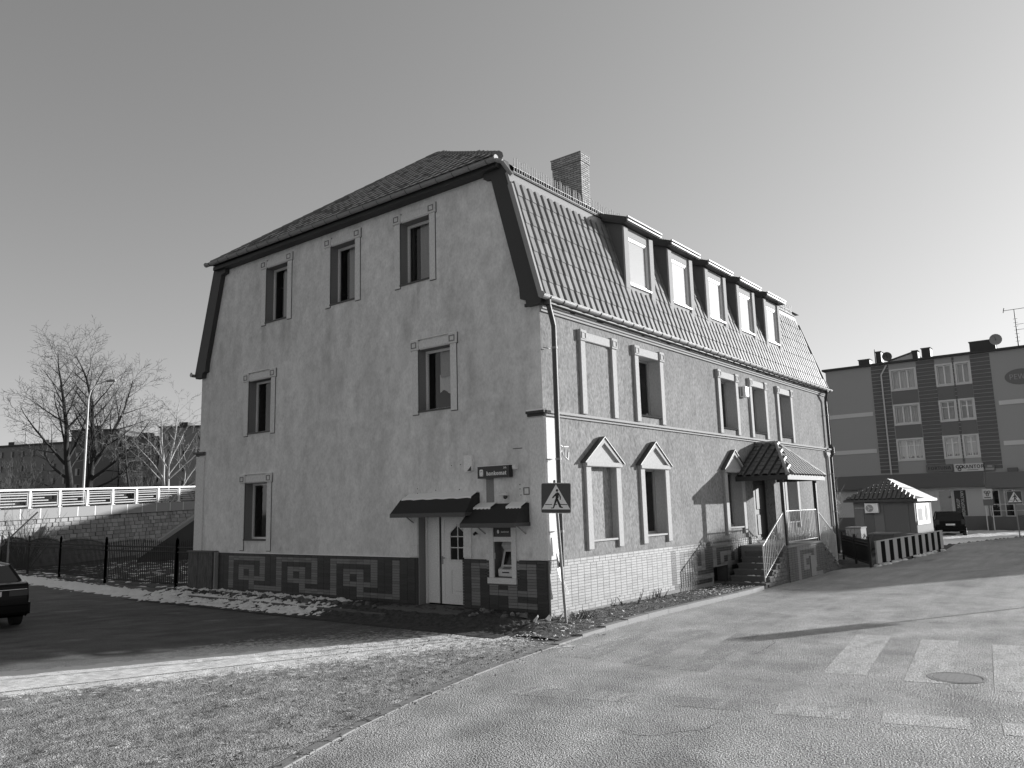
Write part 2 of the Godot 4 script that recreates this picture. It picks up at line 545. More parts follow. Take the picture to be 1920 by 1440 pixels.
func build_ground():
	nz.seed = 5
	nz.noise_type = FastNoiseLite.TYPE_SIMPLEX_SMOOTH
	nz.frequency = 1.0
	nz.fractal_octaves = 3
	var b := MB.new()
	b.quad(Vector3(-700, -0.06, 700), Vector3(900, -0.06, 700), Vector3(900, -0.06, -900), Vector3(-700, -0.06, -900))
	struct("ground", b, M.ground)
	# the road
	var xs := span(-40, -12, 2.0) + span(-12, 12, 0.12) + span(12, 70, 1.2) + [70.0]
	var ts := span(0, 9, 0.1) + span(9, 45, 3.0) + [45.0]
	var m := hfield(xs.size(), ts.size(), func(i, j): return Vector3(xs[i], 0.0, zk(xs[i]) + ts[j]), road_tint)
	var road := mi("road", m, M.road, self)
	road.set_meta("kind", "structure")
	markings(road)
	# the forecourt beside the gable: a finely uneven sheet in front, a plain one behind
	var cx := span(-12.6, 0.0, 0.032) + [0.0]
	var rows := 250
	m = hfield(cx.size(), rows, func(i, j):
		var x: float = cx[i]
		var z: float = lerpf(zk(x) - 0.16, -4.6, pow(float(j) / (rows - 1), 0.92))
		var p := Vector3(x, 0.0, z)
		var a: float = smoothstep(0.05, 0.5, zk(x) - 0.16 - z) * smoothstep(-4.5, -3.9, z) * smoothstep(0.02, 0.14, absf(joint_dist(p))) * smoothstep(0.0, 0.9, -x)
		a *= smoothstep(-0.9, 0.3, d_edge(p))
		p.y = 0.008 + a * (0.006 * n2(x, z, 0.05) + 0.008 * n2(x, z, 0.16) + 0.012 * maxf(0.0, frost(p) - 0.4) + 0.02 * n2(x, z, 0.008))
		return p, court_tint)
	var fc := mi("forecourt", m, M.forecourt, self)
	fc.set_meta("kind", "structure")
	var bx := span(-34, 0.6, 0.3) + [0.6]
	var bz := span(-4.6, -48, 0.3) + [-48.0]
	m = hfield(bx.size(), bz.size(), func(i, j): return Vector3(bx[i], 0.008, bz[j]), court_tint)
	mi("forecourt_yard", m, M.forecourt, fc)
	var lx := span(-34, -12.6, 0.4) + [-12.6]
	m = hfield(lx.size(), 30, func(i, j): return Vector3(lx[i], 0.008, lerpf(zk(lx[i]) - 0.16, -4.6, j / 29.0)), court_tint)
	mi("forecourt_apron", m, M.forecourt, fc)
	var sx := span(-12.6, -1.6, 0.045) + [-1.6]
	var film := func(x: float, z: float) -> float:
		var q := Vector3(x, 0, z)
		var d := d_edge(q)
		var v := 0.34 * smoothstep(-1.2, -0.1, d) * (1.0 - smoothstep(0.5, 2.2, d)) * (1.0 - 0.75 * smoothstep(-8.0, -3.4, x)) - 0.12
		v += 0.16 * n2(x, z, 0.03) + 0.13 * n2(x, z, 0.09)
		return 0.03 * minf(v, 0.25) - 0.05 * (1.0 - smoothstep(0.015, 0.04, absf(joint_dist(q))))
	m = hfield(sx.size(), 110, func(i, j):
		var x: float = sx[i]
		var z: float = 0.545 * x + 0.35 + lerpf(2.6, -1.4, j / 109.0)
		var q := Vector3(x, 0.0, z)
		var a: float = smoothstep(0.05, 0.5, zk(x) - 0.16 - z) * smoothstep(-0.9, 0.3, d_edge(q)) * smoothstep(0.02, 0.14, absf(joint_dist(q))) * smoothstep(0.0, 0.9, -x)
		var gy: float = 0.008 + a * (0.006 * n2(x, z, 0.05) + 0.008 * n2(x, z, 0.16) + 0.012 * maxf(0.0, frost(q) - 0.4) + 0.02 * n2(x, z, 0.008))
		return Vector3(x, gy + film.call(x, z), z), func(_p): return Color.WHITE, func(q, _i, _j): return film.call(q.x, q.z) > -0.002)
	var tsn := mi("trodden_snow", m, M.snow, self)
	tag(tsn, "thin trodden snow on the forecourt along the edge of the house's shade", "snow", "", "stuff")
	b = MB.new()
	var ja := Vector3(-12.6, 0.0135, -4.84); var jb := Vector3(-0.96, 0.0135, 0.26)
	var jn := Vector3(0.403, 0, -0.92) * 0.014
	b.quad(ja - jn, jb - jn * 0.5, jb + jn * 0.5, ja + jn)
	obj("tar_joint", b, M.black, fc)
	kerbs()
	verge()
	strip_and_snow()

func markings(road: Node):
	var sheet := func(called: String, q: Array, step: float, wear: float):
		var nx := maxi(2, int(q[0].distance_to(q[1]) / step))
		var ny := maxi(2, int(q[0].distance_to(q[3]) / step))
		var mm := hfield(nx, ny, func(i, j):
			var u: float = float(i) / (nx - 1); var w: float = float(j) / (ny - 1)
			var p: Vector2 = q[0].lerp(q[1], u).lerp(q[3].lerp(q[2], u), w)
			return Vector3(p.x, 0.0025, p.y),
			func(p):
				var s: float = 0.6 + 0.3 * n2(p.x * 0.35, p.z * 2.4, 0.02) + 0.34 * n2(p.x, p.z, 0.3) - wear
				return g1(lerpf(0.42, 0.80, smoothstep(0.05, 0.65, s))))
		mi(called, mm, M.paint, road)
	# crossing bars run along the road (x), the give-way dashes across it
	var z0 := 6.0
	for k in 5:
		var z := 5.98 + 1.12 * k
		sheet.call("zebra_bar", [Vector2(-1.92, z + 0.44), Vector2(-1.8, z + 1.02), Vector2(1.95, z + 0.54), Vector2(1.8, z - 0.04)], 0.04, 0.10)
	for k in 3:
		var z := 1.9 + 1.0 * k
		sheet.call("zebra_bar", [Vector2(-2.8, z + 0.55), Vector2(-2.75, z + 1.02), Vector2(1.0, z + 0.45), Vector2(0.9, z)], 0.04, 0.40 + 0.05 * k)
	var ds := [[-5.0, 3.02, 0.9, 0.35], [-4.66, 4.17, 0.86, 0.3], [-4.36, 5.31, 0.86, 0.52], [-4.08, 6.53, 0.88, 0.2], [-3.81, 7.71, 0.92, 0.02], [-3.62, 8.93, 0.92, 0.05], [-3.45, 10.2, 0.92, 0.1]]
	for d in ds:
		var a := Vector2(d[0], d[1])
		var w: Vector2 = Vector2(0.24, 1.0).normalized() * d[2]
		var u := Vector2(-0.51, 0.09)
		sheet.call("give_way_dash", [a, a + w, a + w + u, a + u], 0.03, d[3])
	# pale edge band along the kerb by the crossing
	# fine cracks in the asphalt
	var cr := RandomNumberGenerator.new()
	cr.seed = 9
	for c in [[-3.2, 3.6, 0.3], [1.2, 5.2, 1.2], [3.6, 3.0, 0.5], [-6.2, 5.4, 2.0], [-1.0, 5.0, 0.1]]:
		var cb := MB.new()
		var q := Vector2(c[0], c[1])
		var dr: float = c[2]
		for i in 14:
			dr += cr.randf_range(-0.5, 0.5)
			var e := q + Vector2(cos(dr), sin(dr)) * cr.randf_range(0.06, 0.16)
			var nn := Vector2(-sin(dr), cos(dr)) * cr.randf_range(0.002, 0.006)
			cb.quad(Vector3(q.x - nn.x, 0.002, q.y - nn.y), Vector3(e.x - nn.x, 0.002, e.y - nn.y), Vector3(e.x + nn.x, 0.002, e.y + nn.y), Vector3(q.x + nn.x, 0.002, q.y + nn.y))
			q = e
		obj("crack", cb, M.black, road)
	# manhole
	var mh := thing("manhole_cover", "round cast iron manhole cover set in the second zebra bar", "manhole cover", Vector3(-1.33, 0, 8.12))
	var b := MB.new()
	b.cyl(Vector3(0, -0.05, 0), Vector3(0, 0.005, 0), 0.32, 0.315, 28)
	obj("lid", b, M.concrete, mh)
	b = MB.new()
	for i in 28:
		var a0 := TAU * i / 28; var a1 := TAU * (i + 1) / 28
		b.quad(Vector3(cos(a0) * 0.335, 0.006, sin(a0) * 0.335), Vector3(cos(a0) * 0.385, 0.006, sin(a0) * 0.385), Vector3(cos(a1) * 0.385, 0.006, sin(a1) * 0.385), Vector3(cos(a1) * 0.335, 0.006, sin(a1) * 0.335))
	obj("rim", b, M.kerb, mh)
	b = MB.new()
	for i in 5:
		b.box(Vector3(-0.2, 0.004, -0.2 + i * 0.1 - 0.012), Vector3(0.2, 0.0065, -0.2 + i * 0.1 + 0.012))
	obj("rib", b, M.concrete, mh)

func kerb_top(x: float) -> float:
	return lerpf(0.013, 0.11, smoothstep(-2.6, 1.4, x))

# an angular lump of stone or masonry
func chunk(r: float) -> MB:
	var b := MB.new(Transform3D(Basis.from_euler(Vector3(rng.randf_range(-0.4, 0.4), rng.randf() * TAU, rng.randf_range(-0.4, 0.4))), Vector3.ZERO))
	var ring0 := []; var ring1 := []
	var n := 7
	for i in n:
		var a := TAU * i / n + rng.randf_range(-0.25, 0.25)
		var q := r * rng.randf_range(0.75, 1.15)
		ring0.append(Vector3(cos(a) * q, -r * 0.35, sin(a) * q * 0.8))
		ring1.append(Vector3(cos(a) * q * rng.randf_range(0.5, 0.85), r * rng.randf_range(0.25, 0.5), sin(a) * q * 0.65))
	var top := Vector3(0, r * 0.48, 0)
	for i in n:
		var k := (i + 1) % n
		b.quad(ring0[k], ring0[i], ring1[i], ring1[k])
		b.tri(ring1[k], ring1[i], top)
	return b

func kerbs():
	var kn := Node3D.new()
	kn.name = "kerb"
	kn.set_meta("kind", "structure")
	add_child(kn)
	var x := -13.5
	while x < 8.3:
		var a := Vector2(x, zk(x))
		var e := Vector2(x + 0.96, zk(x + 0.96))
		var dir := (e - a).normalized()
		var l := (e - a).length() - 0.004
		var top := kerb_top(x + 0.5) + rng.randf_range(-0.003, 0.003)
		var T := Transform3D(Basis(Vector3(dir.x, 0, dir.y), Vector3.UP, Vector3(-dir.y, 0, dir.x)), Vector3(a.x, 0, a.y))
		var b := MB.new(T)
		var k := 0.007
		b.prism(PackedVector2Array([Vector2(0.006, -0.05), Vector2(l, -0.05), Vector2(l, top), Vector2(0.006, top)]), -0.15, 0.0 - k)
		b.quad(Vector3(0.006, -0.05, 0), Vector3(l, -0.05, 0), Vector3(l, top - k, 0), Vector3(0.006, top - k, 0))
		b.quad(Vector3(0.006, top - k, 0), Vector3(l, top - k, 0), Vector3(l, top, -k), Vector3(0.006, top, -k))
		obj("kerb_stone", b, M.kerb, kn)
		x = e.x

func verge_h(x: float, z: float) -> float:
	var t := clampf(z / 1.4, 0, 1)
	return lerpf(0.13 - 0.012 * x + 0.03, kerb_top(x) - 0.012, t) * lerpf(smoothstep(-1.6, -0.4, x), 1.0, t) + (0.018 * n2(x, z, 0.03) + 0.012 * n2(x, z, 0.1)) * (1.0 - 0.7 * t * t)

func verge():
	var xs := span(-1.6, 9.4, 0.05) + [9.4]
	var m := hfield(xs.size(), 40, func(i, j):
		var x: float = xs[i]
		var z: float = lerpf(0.0, zk(x) - 0.155, j / 39.0)
		return Vector3(x, maxf(verge_h(x, z), 0.012), z),
		func(p): return g1(0.8 + 0.25 * n2(p.x, p.z, 0.05) + 0.2 * n2(p.x, p.z, 0.2)))
	var vg := mi("verge", m, M.soil, self)
	vg.set_meta("kind", "structure")
	# dead leaves and crumbs
	var lm := MB.new()
	lm.tri(Vector3(-0.03, 0, -0.016), Vector3(0.034, 0.006, 0.0), Vector3(-0.02, 0.012, 0.018))
	lm.tri(Vector3(-0.03, 0, -0.016), Vector3(0.01, 0.016, -0.03), Vector3(0.034, 0.006, 0.0))
	scatter("leaf_litter", lm.mesh(), M.litter, 1500, func():
		var x := rng.randf_range(-1.4, 8.2)
		var z := rng.randf_range(0.05, zk(x) - 0.2)
		return Vector3(x, verge_h(x, z) + 0.006, z), "dead leaves and crumbs strewn on the verge below the sunlit facade", "leaves", 0.35, 0.9)
	# loose grit and leaf scraps on the forecourt and along the kerb
	scatter("loose_grit", lm.mesh(), M.litter, 1300, func():
		var x := rng.randf_range(-11.5, -0.5)
		var z := zk(x) + rng.randf_range(-4.5, 0.6) * rng.randf()
		return Vector3(x, 0.014, z), "loose grit and leaf scraps strewn over the sunlit forecourt and kerb", "grit", 0.25, 0.9)
	# dry weeds at the foot of the sunlit wall
	shrub("dry_weed", "bent dry weed at the foot of the pale plinth, right of the sign post", Vector3(3.2, 0.08, 0.18), 0.42, 9, 0.5, M.twig, 71)
	shrub("dry_weed", "low dark weed tuft beside the crossing sign post", Vector3(0.55, 0.12, 0.35), 0.22, 22, 0.3, M.shrub, 72)
	shrub("dry_weed", "wispy dry weed below the second gabled window", Vector3(4.9, 0.06, 0.12), 0.34, 7, 0.25, M.twig, 73)
	var sm := MB.new()
	sm.ball(Vector3.ZERO, Vector3(0.06, 0.007, 0.03), 6, 4)
	scatter("snow_crumbs", sm.mesh(), M.snow, 420, func():
		var x := rng.randf_range(-2.2, 9.0)
		var z := rng.randf_range(0.02, zk(x) - 0.2)
		if rng.randf() < 0.55:
			x = rng.randf_range(6.0, 9.0)
		elif rng.randf() < 0.5:
			x = rng.randf_range(-2.0, 0.8); z = rng.randf_range(0.3, 1.3)
		return Vector3(x, verge_h(x, z) + 0.004, z), "crumbs of old snow lying on the verge by the kerb", "snow", 0.3, 1.0)

func scatter(called: String, mesh: Mesh, m: Material, count: int, spot: Callable, label: String, cat: String, s0 := 0.6, s1 := 1.4, parent: Node = null) -> MultiMeshInstance3D:
	var mm := MultiMesh.new()
	mm.transform_format = MultiMesh.TRANSFORM_3D
	mm.mesh = mesh
	mm.instance_count = count
	for i in count:
		var p: Vector3 = spot.call()
		var bs := Basis.from_euler(Vector3(rng.randf_range(-0.5, 0.5), rng.randf_range(0, TAU), rng.randf_range(-0.5, 0.5))) * Basis.from_scale(Vector3.ONE * rng.randf_range(s0, s1))
		mm.set_instance_transform(i, Transform3D(bs, p))
	var o := MultiMeshInstance3D.new()
	o.multimesh = mm
	o.material_override = m
	if parent:
		o.name = called
		parent.add_child(o, true)
		o.set_meta("kind", "stuff")
	else:
		o.name = numbered(called)
		add_child(o)
		tag(o, label, cat, "", "stuff")
	return o

func strip_h(x: float, z: float) -> float:
	var t := smoothstep(-1.75, -0.35, x)
	return 0.02 + 0.2 * t * smoothstep(0.25, -0.5, z) + (0.03 * n2(x, z, 0.03) + 0.03 * n2(x, z, 0.09)) * smoothstep(-1.9, -1.3, x)

func strip_and_snow():
	var xs := span(-2.0, 0.0, 0.045) + [0.0]
	var zs := span(-15.2, 0.1, 0.05) + [0.1]
	var m := hfield(xs.size(), zs.size(), func(i, j): return Vector3(xs[i], strip_h(xs[i], zs[j]), zs[j]),
		func(p): return g1(0.42 + 0.3 * n2(p.x, p.z, 0.05)))
	var st := mi("planting_strip", m, M.soil, self)
	st.set_meta("kind", "structure")
	# snow lying on the strip, thinning out towards the door and the corner
	var sd := func(x: float, z: float) -> float:
		var f: float = 0.22 - 1.5 * smoothstep(-7.0, -4.6, z) - 0.9 * smoothstep(-1.55, -2.0, x)
		f -= 0.5 * exp(-pow((x + 0.55) / 0.2, 2.0))
		return 0.07 * (f + 0.75 * n2(x, z, 0.024) + 0.45 * n2(x + 7.0, z, 0.07))
	m = hfield(xs.size(), zs.size(), func(i, j): return Vector3(xs[i], strip_h(xs[i], zs[j]) + sd.call(xs[i], zs[j]), zs[j]), func(_p): return Color.WHITE, func(_p, i, j): return sd.call(xs[i], zs[j]) > -0.004)
	var sn := mi("snow_strip", m, M.snow, self)
	tag(sn, "crusted snow lying along the foot of the shaded gable wall", "snow", "", "stuff")
	# snow ridge pushed up along the iron fence
	var bx := span(-4.2, 2.4, 0.07) + [2.4]
	var bz := span(-40, -12.6, 0.08) + [-12.6]
	var bd := func(x: float, z: float) -> float:
		var c := lerpf(0.35, -1.15, clampf((z + 34.0) / 21.0, 0, 1))
		var f := exp(-pow((x - c) / 1.0, 2.0))
		return 0.20 * (f - 0.72 + 0.5 * n2(x, z, 0.016) + 0.34 * n2(x, z, 0.05))
	m = hfield(bx.size(), bz.size(), func(i, j): return Vector3(bx[i], 0.01 + bd.call(bx[i], bz[j]), bz[j]), func(_p): return Color.WHITE, func(_p, i, j): return bd.call(bx[i], bz[j]) > -0.01)
	sn = mi("snow_ridge", m, M.snow, self)
	tag(sn, "ridge of crusted snow along the foot of the iron fence", "snow", "", "stuff")
	# snow tatters on the waste ground behind the fence
	var wx := span(0.5, 26, 0.14) + [26.0]
	var wz := span(-38, -14.8, 0.14) + [-14.8]
	var wd := func(x: float, z: float) -> float: return 0.10 * (-0.36 + 0.7 * n2(x, z, 0.009) + 0.5 * n2(x, z, 0.035))
	m = hfield(wx.size(), wz.size(), func(i, j): return Vector3(wx[i], -0.05 + wd.call(wx[i], wz[j]), wz[j]), func(_p): return Color.WHITE, func(_p, i, j): return wd.call(wx[i], wz[j]) > -0.01)
	sn = mi("snow_patches", m, M.snow, self)
	tag(sn, "ragged snow patches on the waste ground behind the iron fence", "snow", "", "stuff")
	# snow by the shops
	var ax := span(30, 51, 0.2) + [51.0]
	var az := span(-3, 5.6, 0.15) + [5.6]
	var ad := func(x: float, z: float) -> float: return 0.12 * (0.25 - 1.6 * smoothstep(-0.5, 0.35, z - (zk(x) - 0.3)) - 0.9 * smoothstep(0.2, -1.6, z) + 0.5 * n2(x, z, 0.01))
	m = hfield(ax.size(), az.size(), func(i, j): return Vector3(ax[i], 0.0 + ad.call(ax[i], az[j]), az[j]), func(_p): return Color.WHITE, func(_p, i, j): return ad.call(ax[i], az[j]) > -0.01)
	sn = mi("snow_verge", m, M.snow, self)
	tag(sn, "bright snow beside the dark hatchback in front of the shops", "snow", "", "stuff")
	# dark stones along the gable strip
	for i in 26:
		var z := -12.4 + i * 0.31 + rng.randf_range(-0.12, 0.12)
		if z > -4.7:
			continue
		var x := -0.62 + rng.randf_range(-0.12, 0.14)
		var b := chunk(rng.randf_range(0.09, 0.15))
		var o := obj("stone", b, M.soil if i % 3 == 0 else M.concrete_dark, self)
		o.position = Vector3(x, strip_h(x, z), z)
		tag(o, "fist sized dark stone half sunk in snow along the gable wall", "stone", "stones along the gable strip")
	# edging of the strip
	var en := Node3D.new()
	en.name = "strip_edging"
	en.set_meta("kind", "structure")
	add_child(en)
	var z := -13.0
	while z < -4.9:
		var b := MB.new()
		b.box(Vector3(-1.12, 0.0, z + 0.01), Vector3(-1.04, 0.155 + rng.randf_range(-0.015, 0.01), z + 0.98))
		obj("edging_stone", b, M.concrete_dark, en)
		z += 0.99
	# rubble near the corner
	for i in 22:
		var r := rng.randf_range(0.04, 0.13)
		var b := chunk(r)
		var o := obj("rubble_lump", b, [M.concrete, M.concrete_dark, M.soil][i % 3], self)
		var p := Vector3(rng.randf_range(-0.75, -0.1), 0, rng.randf_range(-1.9, 0.35))
		p.y = maxf(strip_h(p.x, p.z), 0.02) + r * 0.25
		o.position = p
		tag(o, "lump of broken masonry at the foot of the wall by the cash machine", "rubble", "rubble by the corner")
	# shards of white cladding that have fallen from the corner
	for q in [[0.02, 0.28, 0.5, 0.20], [-0.32, 0.18, 1.9, 0.13], [0.2, 0.3, 2.6, 0.2], [-0.62, 0.05, 1.1, 0.15]]:
		var b := MB.new(Transform3D(Basis.from_euler(Vector3(0.5, q[2], 0.3)), Vector3.ZERO))
		b.prism(PackedVector2Array([Vector2(-q[3] * 0.5, -0.02), Vector2(q[3] * 0.5, 0.0), Vector2(q[3] * 0.15, q[3]), Vector2(-q[3] * 0.2, q[3] * 0.8)]), -0.008, 0.008)
		var o := obj("cladding_shard", b, M.white, self)
		o.position = Vector3(q[0], 0.16, q[1])
		tag(o, "white broken cladding shard on the ground at the house corner", "debris", "fallen cladding shards")

# ---------------------------------------------------------------- the corner house
const HL := 21.6
const HW := 14.45
const EAVE := 7.3
const TOP := 10.9
var house: Node3D
var tile_nodes := 0

# a wall sheet in the plane out = off of frame T, cut by openings (Rect2 in a, h), optionally clipped to a polygon
func wall(called: String, T: Transform3D, a0: float, a1: float, h0: float, h1: float, holes: Array, m: Material, tint: Callable, clip := PackedVector2Array(), off := 0.0, step := 0.5) -> MeshInstance3D:
	var xs := [a0, a1]; var ys := [h0, h1]
	for r in holes:
		xs.append(r.position.x); xs.append(r.end.x); ys.append(r.position.y); ys.append(r.end.y)
	for q in clip: ys.append(q.y)
	xs.sort(); ys.sort()
	var fx := []; var fy := []
	for i in xs.size() - 1:
		if xs[i] >= a0 - 1e-4 and xs[i + 1] <= a1 + 1e-4 and xs[i + 1] - xs[i] > 1e-4: fx += span(xs[i], xs[i + 1], step)
	fx.append(a1)
	for i in ys.size() - 1:
		if ys[i] >= h0 - 1e-4 and ys[i + 1] <= h1 + 1e-4 and ys[i + 1] - ys[i] > 1e-4: fy += span(ys[i], ys[i + 1], step)
	fy.append(h1)
	var b := MB.new(T)
	for i in fx.size() - 1:
		for j in fy.size() - 1:
			var c := Vector2((fx[i] + fx[i + 1]) / 2, (fy[j] + fy[j + 1]) / 2)
			var inside := false
			for r in holes:
				if r.has_point(c): inside = true
			if inside: continue
			var poly := PackedVector2Array([Vector2(fx[i], fy[j]), Vector2(fx[i + 1], fy[j]), Vector2(fx[i + 1], fy[j + 1]), Vector2(fx[i], fy[j + 1])])
			var polys := [poly]
			if clip.size() > 0:
				polys = Geometry2D.intersect_polygons(poly, clip)
			for q in polys:
				var nn := (T.basis * Vector3(0, 0, 1)).normalized()
				var rev := Geometry2D.is_polygon_clockwise(q)
				# in this plane y points up, so the engine's idea of clockwise is mirrored
				var w := []
				for k in q: w.append(k)
				var area := 0.0
				for k in w.size():
					area += w[k].cross(w[(k + 1) % w.size()])
				if area < 0: w.reverse()
				for k in range(1, w.size() - 1):
					for e in [w[0], w[k + 1], w[k]]:
						b.v.append(T * Vector3(e.x, e.y, off)); b.n.append(nn); b.c.append(tint.call(e.x, e.y))
	return obj(called, b, m, house)

func gable_tint(a: float, h: float) -> Color:
	var t := 0.86 + 0.16 * n2(a * 1.5, h * 0.35, 0.004) + 0.10 * n2(a, h, 0.02)
	# darker run-off stains in the middle of the wall, cleaner paint lower down
	t -= 0.10 * smoothstep(0.1, 0.5, n2(a * 1.6 + 20, h * 0.5, 0.006)) * smoothstep(3.0, 5.0, h)
	# rain runs below the sills and splashed dirt over the plinth ledge
	for w in [[-10.25, 8.55, 0.8], [-7.05, 8.55, 0.8], [-4.08, 8.55, 0.8], [-3.4, 5.03, 0.8], [-11.04, 5.05, 0.8], [-2.0, 3.3, 0.3]]:
		var q: float = w[1] - h
		if q > 0.0 and absf(a - w[0]) < w[2]:
			t -= 0.16 * exp(-q / 1.3) * smoothstep(-0.1, 0.5, n2(a * 3.0, h * 0.12, 0.03))
	t -= 0.12 * (1.0 - smoothstep(1.4, 2.0, h)) * smoothstep(-0.2, 0.5, n2(a, h * 0.6, 0.03))
	t -= 0.10 * smoothstep(0.35, 0.6, n2(a + 50.0, h, 0.035)) * smoothstep(0.0, 0.4, n2(a, h, 0.003))
	return g1(t)

func facade_tint(a: float, h: float) -> Color:
	return g1(0.87 + 0.16 * n2(a * 1.4, h * 0.5, 0.004) + 0.10 * n2(a * 1.3, h * 0.6, 0.016) - 0.08 * smoothstep(0.2, 0.6, n2(a * 2.0, h * 0.2, 0.02)))

# the four faces of a recess
func reveal(called: String, parent: Node, T: Transform3D, r: Rect2, d: float, m: Material, d0 := 0.0):
	var b := MB.new(T)
	var x0 := r.position.x; var x1 := r.end.x; var y0 := r.position.y; var y1 := r.end.y
	b.quad(Vector3(x0, y0, d0), Vector3(x0, y0, -d), Vector3(x0, y1, -d), Vector3(x0, y1, d0))
	b.quad(Vector3(x1, y0, -d), Vector3(x1, y0, d0), Vector3(x1, y1, d0), Vector3(x1, y1, -d))
	b.quad(Vector3(x0, y1, -d), Vector3(x1, y1, -d), Vector3(x1, y1, d0), Vector3(x0, y1, d0))
	b.quad(Vector3(x0, y0, d0), Vector3(x1, y0, d0), Vector3(x1, y0, -d), Vector3(x0, y0, -d))
	obj(called, b, m, parent)

func ring(b: MB, r: Rect2, w: float, z0: float, z1: float):
	var x0 := r.position.x; var x1 := r.end.x; var y0 := r.position.y; var y1 := r.end.y
	b.box(Vector3(x0, y0, z0), Vector3(x0 + w, y1, z1))
	b.box(Vector3(x1 - w, y0, z0), Vector3(x1, y1, z1))
	b.box(Vector3(x0 + w, y0, z0), Vector3(x1 - w, y0 + w, z1))
	b.box(Vector3(x0 + w, y1 - w, z0), Vector3(x1 - w, y1, z1))

func glazing(parent: Node, T: Transform3D, r: Rect2, d: float, blind: Array, mullion := 0.0, fm: Material = null):
	var b := MB.new(T)
	ring(b, r, 0.07, -d, -d + 0.06)
	if mullion > 0.0:
		var xm := lerpf(r.position.x, r.end.x, mullion)
		b.box(Vector3(xm - 0.04, r.position.y + 0.07, -d), Vector3(xm + 0.04, r.end.y - 0.07, -d + 0.055))
	obj("frame", b, fm if fm else M.pvc, parent)
	b = MB.new(T)
	var q := r.grow(-0.06)
	b.quad(Vector3(q.position.x, q.position.y, -d + 0.03), Vector3(q.end.x, q.position.y, -d + 0.03), Vector3(q.end.x, q.end.y, -d + 0.03), Vector3(q.position.x, q.end.y, -d + 0.03))
	obj("pane", b, M.glass, parent)
	if blind.size() > 0:
		# blind: [from share, to share, bottom share, top share]
		b = MB.new(T)
		var x0 := lerpf(r.position.x, r.end.x, blind[0]); var x1 := lerpf(r.position.x, r.end.x, blind[1])
		var y0 := lerpf(r.position.y, r.end.y, blind[2]); var y1 := lerpf(r.position.y, r.end.y, blind[3])
		var k := 14
		for i in k:
			var u0 := lerpf(x0, x1, float(i) / k); var u1 := lerpf(x0, x1, float(i + 1) / k)
			var e0 := -d - 0.07 - 0.012 * sin(i * 2.1); var e1 := -d - 0.07 - 0.012 * sin((i + 1) * 2.1)
			b.quad(Vector3(u0, y0, e0), Vector3(u1, y0, e1), Vector3(u1, y1, e1), Vector3(u0, y1, e0))
		obj("curtain", b, M.blind, parent)

# plain plaster surround with corner blocks, as round every upper window
func surround(parent: Node, T: Transform3D, o: Rect2, jw: float, lh: float, out: float, m: Material, foot := 0.0):
	var x0 := o.position.x; var x1 := o.end.x; var y0 := o.position.y; var y1 := o.end.y
	for s in [[x0, x0 + jw], [x1 - jw, x1]]:
		var b := MB.new(T)
		b.bev(Vector3(s[0], y0 - foot, 0.0), Vector3(s[1], y1 - lh, out), 0.012)
		obj("jamb_trim", b, m, parent)
		b = MB.new(T)
		var g := 0.035
		b.bev(Vector3(s[0] - g, y1 - lh, 0.0), Vector3(s[1] + g, y1 + g * 0.6, out + 0.03), 0.01)
		obj("corner_block", b, m, parent)
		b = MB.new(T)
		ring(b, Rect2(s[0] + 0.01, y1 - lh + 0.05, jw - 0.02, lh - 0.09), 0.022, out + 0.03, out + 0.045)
		obj("block_moulding", b, m if out > 0.05 else M.reveal, parent)  # on the gable a darker ring draws the shadow line of the block
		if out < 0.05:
			# dark strips drawing the gap shadow and dirt line along the trim
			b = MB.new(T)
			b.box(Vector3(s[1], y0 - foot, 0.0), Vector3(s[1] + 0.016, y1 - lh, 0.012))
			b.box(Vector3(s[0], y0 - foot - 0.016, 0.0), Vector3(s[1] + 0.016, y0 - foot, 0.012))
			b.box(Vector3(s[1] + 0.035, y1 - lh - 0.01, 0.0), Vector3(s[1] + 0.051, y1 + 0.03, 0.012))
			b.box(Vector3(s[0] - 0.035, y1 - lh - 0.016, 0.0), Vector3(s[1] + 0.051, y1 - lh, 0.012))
			obj("trim_outline", b, M.board, parent)
	var b2 := MB.new(T)
	b2.bev(Vector3(x0 + jw + 0.035, y1 - lh + 0.02, 0.0), Vector3(x1 - jw - 0.035, y1 - 0.02, out - 0.006), 0.012)
	obj("lintel_trim", b2, m, parent)

